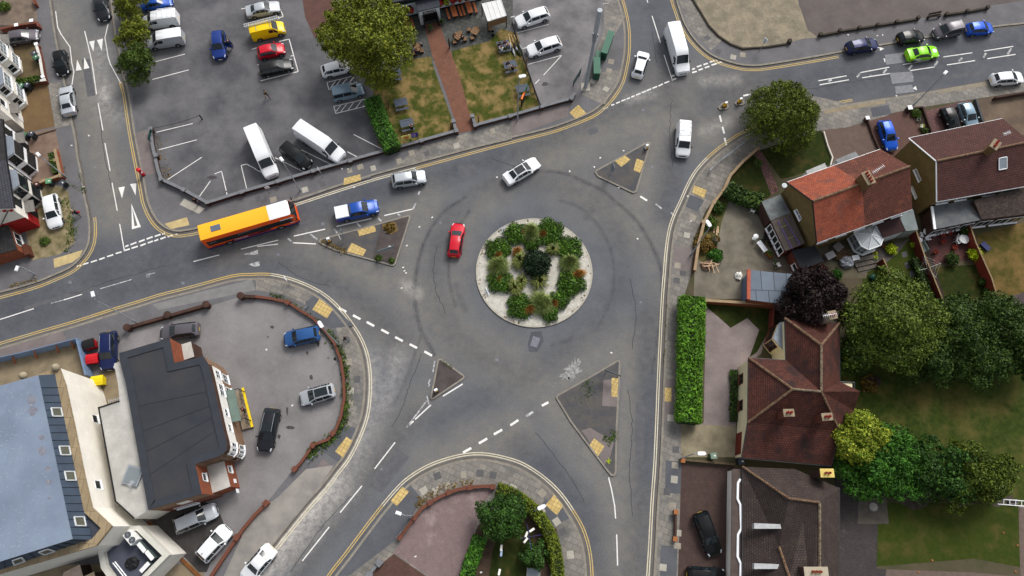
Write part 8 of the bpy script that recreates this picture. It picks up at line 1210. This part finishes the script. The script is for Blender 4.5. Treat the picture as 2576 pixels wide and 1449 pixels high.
for l,p,r,fl,pm in (('white pot standing below the crate group, upper of two',(1948,665-4),.2,None,PLW),('white pot standing below the crate group, lower of two',(1952,673),.2,None,PLW),('terracotta pot with green plant at the end of the long white table',(1930,638),.3,LF_GR,None),('large terracotta pot at the lower end of the yard crates',(1937,645),.35,LF_GR,None),('orange pot by the black wheelie bin in the yard',(1883,513),.3,LF_MI,None),('terracotta pot beside the leafy shrub in the yard',(1796,622),.25,None,None),('dark planter box under the street lamp in the yard',(1800,605),.4,LF_DRY,BLACK),('white pot higher up in the front flower bed',(2310,301),.22,None,PLW),('white pot lower down in the front flower bed',(2318,319),.25,LF_YE,PLW),('round pot near the corner of the conservatory',(2200,640),.25,LF_LI,None),('round pot in the row below the conservatory, middle one',(2222,620),.25,LF_DK,None),('round pot in the row below the conservatory, right one',(2242,612),.22,LF_DK,None),('round pale pot on the garden steps',(2201,651),.25,LF_LI,PLW),('red flowered tub in the middle of the red patio',(2370,592),.28,LF_CR,None),('red flowered tub at the top of the red patio',(2386,587),.28,LF_CR,None),('dark flowered tub at the centre of the red patio',(2370,609),.25,LF_CR,None),('red flowered tub near the clipped bush',(2400,624),.28,LF_CR,None),('red flowered tub near the green bench',(2352,635),.25,LF_CR,None),('terracotta pot by the rear door at the right edge, left one',(2472,563),.22,LF_DK,None),('terracotta pot by the rear door at the right edge, right one',(2516,560),.22,LF_DK,None)):pot(l,p,r,fl,pm)
P=G((2318,672),.13);t=thing('rotary_clothesline','pale rotary clothes line with four arms on the green washing lawn','clothes line',tuple(G((2318,684),.13)),.35);mb=MB();mb.tube([(0,0,0),(0,0,1.9)],.035,6);mb.build('post',STEEL,t)
for i in range(4):a=i*math.pi/2;mb=MB();mb.tube([(0,0,1.3),(1.5*math.cos(a),1.5*math.sin(a),1.9)],.02,5);mb.build('arm',M('pale_arm',(196,208,196),.5,0),t)
for q in (.7,1.05,1.4):mb=MB();c=[Vector((q*math.cos(i*math.pi/2),q*math.sin(i*math.pi/2),1.3+.4*q)) for i in range(4)];[mb.tube([c[i],c[(i+1)%4]],.003,3) for i in range(4)];mb.build('line',PLW,t)
t=thing('rotary_clothesline','dark rotary clothes line with white washing inside the curved hedge','clothes line',tuple(G((1330,1350),.13)),.2);mb=MB();mb.tube([(0,0,0),(0,0,1.9)],.035,6);mb.build('post',DSTEEL,t)
for i in range(4):a=i*math.pi/2;mb=MB();mb.tube([(0,0,1.3),(1.3*math.cos(a),1.3*math.sin(a),1.85)],.028,5);mb.build('arm',M('violet_arm',(70,66,120),.6,0),t)
for i,(x,y,a,l) in enumerate(((1324,1345,1.2,'white washing on the rotary line, upper piece'),(1337,1334,.6,'white washing on the rotary line, right piece'),(1322,1360,.9,'white washing on the rotary line, lowest piece'),(1261,1379,1.5,'pale washing hanging over the lawn edge, upper piece'),(1261,1392,1.5,'blue grey washing hanging over the lawn edge, lower piece'),(1256,1440,1.4,'white garment hanging at the bottom of the lawn'))):P=G((x,y),1.4);t=tag(MB().box((0,0,0),(.62,.22,.5),a,ry=.2).build('washing',M('wash_blue',(150,170,196),.9,.08,4) if i==4 else LITTER),l,'laundry','washing on the lines');t.location=P
P=G((1398,1436),.6);t=thing('slide','bright blue toy slide at the lower end of the curved hedge','toy slide',(P.x,P.y,.13),1.1);mb=MB();mb.add([(-.9,-.25,.15),(-.9,.25,.15),(.5,.25,1.0),(.5,-.25,1.0),(-.9,-.25,.1),(-.9,.25,.1),(.5,.25,.93),(.5,-.25,.93)],[[0,3,2,1],[4,5,6,7],[0,1,5,4],[1,2,6,5],[2,3,7,6],[3,0,4,7]]);mb.build('chute',M('toy_blue',(40,150,214),.4,.03),t);[(lambda b_:b_.build('leg',M('toy_blue',(40,150,214)),t))(MB().box((.5,y,.5),(.06,.06,1.0))) for y in (-.22,.22)]
P=G((1342,1440),.3);t=thing('cold_frame','grey glazed cold frame at the bottom edge of the corner lawn','cold frame',(P.x,P.y,.13),-.05);mb=MB();mb.box((0,0,.2),(1.5,.9,.4));mb.build('box',WOOD,t);mb=MB();mb.box((0,0,.42),(1.44,.84,.04));mb.build('glass',GLASSL,t)
P=G((1256,1329),.3)
for p,l,m,s in (((1779,668),'heap of timber offcuts and rubble by the east wall',M('rubble_mix',(124,100,82),.9,.4,9),(.8,.6,.22)),((2128,660),'crumpled grey plastic sheeting heap behind the orange roofed house',M('plastic_sheet',(136,140,146),.4,.2,4),(.9,.8,.5)),((2115,640),'brown garden rubbish heap beside the plastic sheeting',M('rubbish_brown',(76,60,44),.95,.3,5),(1.2,.9,.4)),((2195,960),'dark brushwood heap on the rough lawn',M('brushwood',(52,40,36),.95,.3,6),(1.0,.8,.4)),((1858,694),'white rubble sacks by the garage corner',LITTER,(.4,.5,.3)),((1855,495),'pale box beside the green wheelie bin in the yard',PLW,(.35,.35,.3)),((1840,490),'dark bags under the overgrown hedge',BLACK,(.6,.4,.3))):
 P=G(p,.3);t=tag(MB().ball((0,0,s[2]*.6),s,0,14,7).build('rubble_heap' if 'heap' in l else 'sack_pile',m),l,'heap' if 'heap' in l else 'sacks');t.location=(P.x,P.y,gz(P.x,P.y))
 for v in t.data.vertices:v.co+=Vector(rng.normal(size=3)*.06)
for i in range(9):P=G((1776+i*3.2+0,668+(i%3)*6-4),.4);t=tag(MB().box((0,0,.45+i*.02),(rng.uniform(.7,1.5),.08,.05),rng.uniform(0,3),ry=rng.uniform(-.2,.2)).build('timber_offcut',M('pale_timber',(190,160,130),.85,.15,4)),'pale timber offcut on the rubble heap by the east wall','timber offcut','timber offcuts on the rubble heap');t.location=(P.x,P.y,.13)
for i,(x,y) in enumerate(((1797,572),(1803,585),(1806,578))):P=G((x,y),.15);t=tag(MB().box((0,0,.05),(1.5-i*.3,.16,.06),1.4+i*.1).build('timber_plank',M('pale_timber',(190,160,130))),'pale timber plank lying at the edge of the weedy bed','plank','planks at the weedy bed');t.location=P
for p,s,a,m,l in (((2088,643),(1.1,.75,.8),.5,M('grey_cover',(150,150,152),.6,.1,2),'grey covered box beside the black roofed outhouse'),((2152,649),(.8,.55,.7),.2,PLW,'white storage box beside the garden fence'),((2108,622),(1.0,.9,.7),.7,M('dusty_cover',(112,106,104),.8,.1,2),'dusty covered furniture by the rear wall'),((2478,620),(1.1,.6,.3),-.9,M('blue_box',(30,38,88),.6,.1),'dark blue flat box on the parched lawn')):
 P=G(p,s[2]);t=thing('storage_box',l,'storage box',(P.x,P.y,gz(P.x,P.y)),a);mb=MB();mb.box((0,0,s[2]/2),s);mb.build('body',m,t);mb=MB();mb.box((0,0,s[2]),(s[0]+.08,s[1]+.08,.06));mb.build('lid',m,t)
P=G((2195,698),.3);t=thing('children_chair','dark green plastic garden toy on the washing lawn','garden toy',(P.x,P.y,.13),.4);mb=MB();mb.ball((0,0,.35),(.45,.4,.3),0,9,5);mb.build('seat',M('toy_green',(22,66,52),.5,.1,3),t,40);[(lambda b_:b_.build('leg',M('toy_green',(22,66,52)),t))(MB().tube([(x*.3,y*.3,.3),(x*.45,y*.45,0)],.06,5)) for x in (-1,1) for y in (-1,1)]
t=thing('garden_steps','grey slab steps leading from the conservatory to the washing lawn','steps',tuple(G((2180,670),.12)),.28);[(lambda b_:b_.build('step',M('grey_step',(98,92,84),.9,.15,2),t))(MB().box((0,.9-i*.55,.25-i*.09),(3.2-i*.3,.5,.5-i*.18))) for i in range(3)]
t=thing('pergola','white slatted pergola end at the right edge of the square lawn','pergola',tuple(G((2555,1270),.12)));pz=[G(p,2.2) for p in ((2510,1255),(2600,1262),(2600,1275),(2510,1268))];mb=MB();[mb.tube([a,b],.06,4) for a,b in ((pz[0],pz[1]),(pz[3],pz[2]))];mb.build('beam',PLW,t,world=True);[(lambda b_:b_.build('slat',PLW,t,world=True))(MB().tube([pz[0].lerp(pz[1],f),pz[3].lerp(pz[2],f)],.04,4)) for f in np.linspace(0,1,7)];[(lambda b_:b_.build('post',PLW,t,world=True))(MB().tube([(v.x,v.y,.1),v],.05,4)) for v in (pz[0],pz[2])]
for (x,y),l in (((2492,1236+20),'left stone trough below the tree row'),((2548,1262),'right stone trough below the tree row')):P=G((x,y),.3);t=thing('stone_trough',l,'planter',(P.x,P.y,.13),.1,'stone troughs on the square lawn');[(lambda b_:b_.build('side',STONE,t))(MB().box((a,b,.18),(c,d,.36))) for a,b,c,d in ((0,.2,.9,.06),(0,-.2,.9,.06),(.42,0,.06,.34),(-.42,0,.06,.34))];mb=MB();mb.box((0,0,.14),(.8,.36,.24));mb.build('soil',SOIL,t)
P=G((2197,1275),.15);t=thing('millstone','round pebble feature set in the square flagged patio','garden ornament',(P.x,P.y,.13));mb=MB();mb.lathe((0,0,0),[(.5,0),(.5,.08),(.42,.1)],18);mb.build('ring',STONE,t,50);mb=MB();mb.lathe((0,0,.1),[(.42,0),(.3,.03),(.05,.05)],14);mb.build('pebbles',M('pebbles',(150,144,136),.8,.4,18),t,50)
LT=[(1010,724),(1014,672),(1087,546),(1017,681),(1021,686),(1023,617),(1495,419),(1510,396),(1569,378),(1557,471),(1433,430),(1730,494),(1738,556),(1604,600),(1288+250,887),(1402,1735/1),(188,1330),(222,340),(180,366),(210,470),(1045,1400),(1210,1440),(2207,90),(2220,88),(2254,104),(2133,88),(2256,240),(980,620),(1055,570),(1250,445),(178,1080),(500,900),(508,1030),(608,1030),(670,880),(735,1020),(890,470),(875,425),(860,425)]
for i,(x,y) in enumerate(LT[:]):
 if y<1449:P=G((x,y),.13);t=tag(MB().box((0,0,.02),(.22,.14,.03),rng.random()*3).ball((.05,.02,.03),(.09,.07,.035)).build('litter',LITTER),'scrap of white litter on the ground','litter','scraps of litter');t.location=(P.x,P.y,gz(P.x,P.y))
for i,(x,y,z) in enumerate(((2524,1340,.1),(2560,1372,.1),(2310,1440,.1),(2345,1410,.1),(2522,1200,.1),(2555,1438,.1))):
 P=G((x,y),.15);t=tag(MB().lathe((0,0,0),[(.08,0),(.13,.05),(.05,.09)],7).build('fallen_leaf_clump',M('brown_leaf',(134,92,50),.9,.2,5)),'small brown leaf clump on the square lawn','leaf clump','brown leaf clumps on the square lawn');t.location=(P.x,P.y,gz(P.x,P.y))
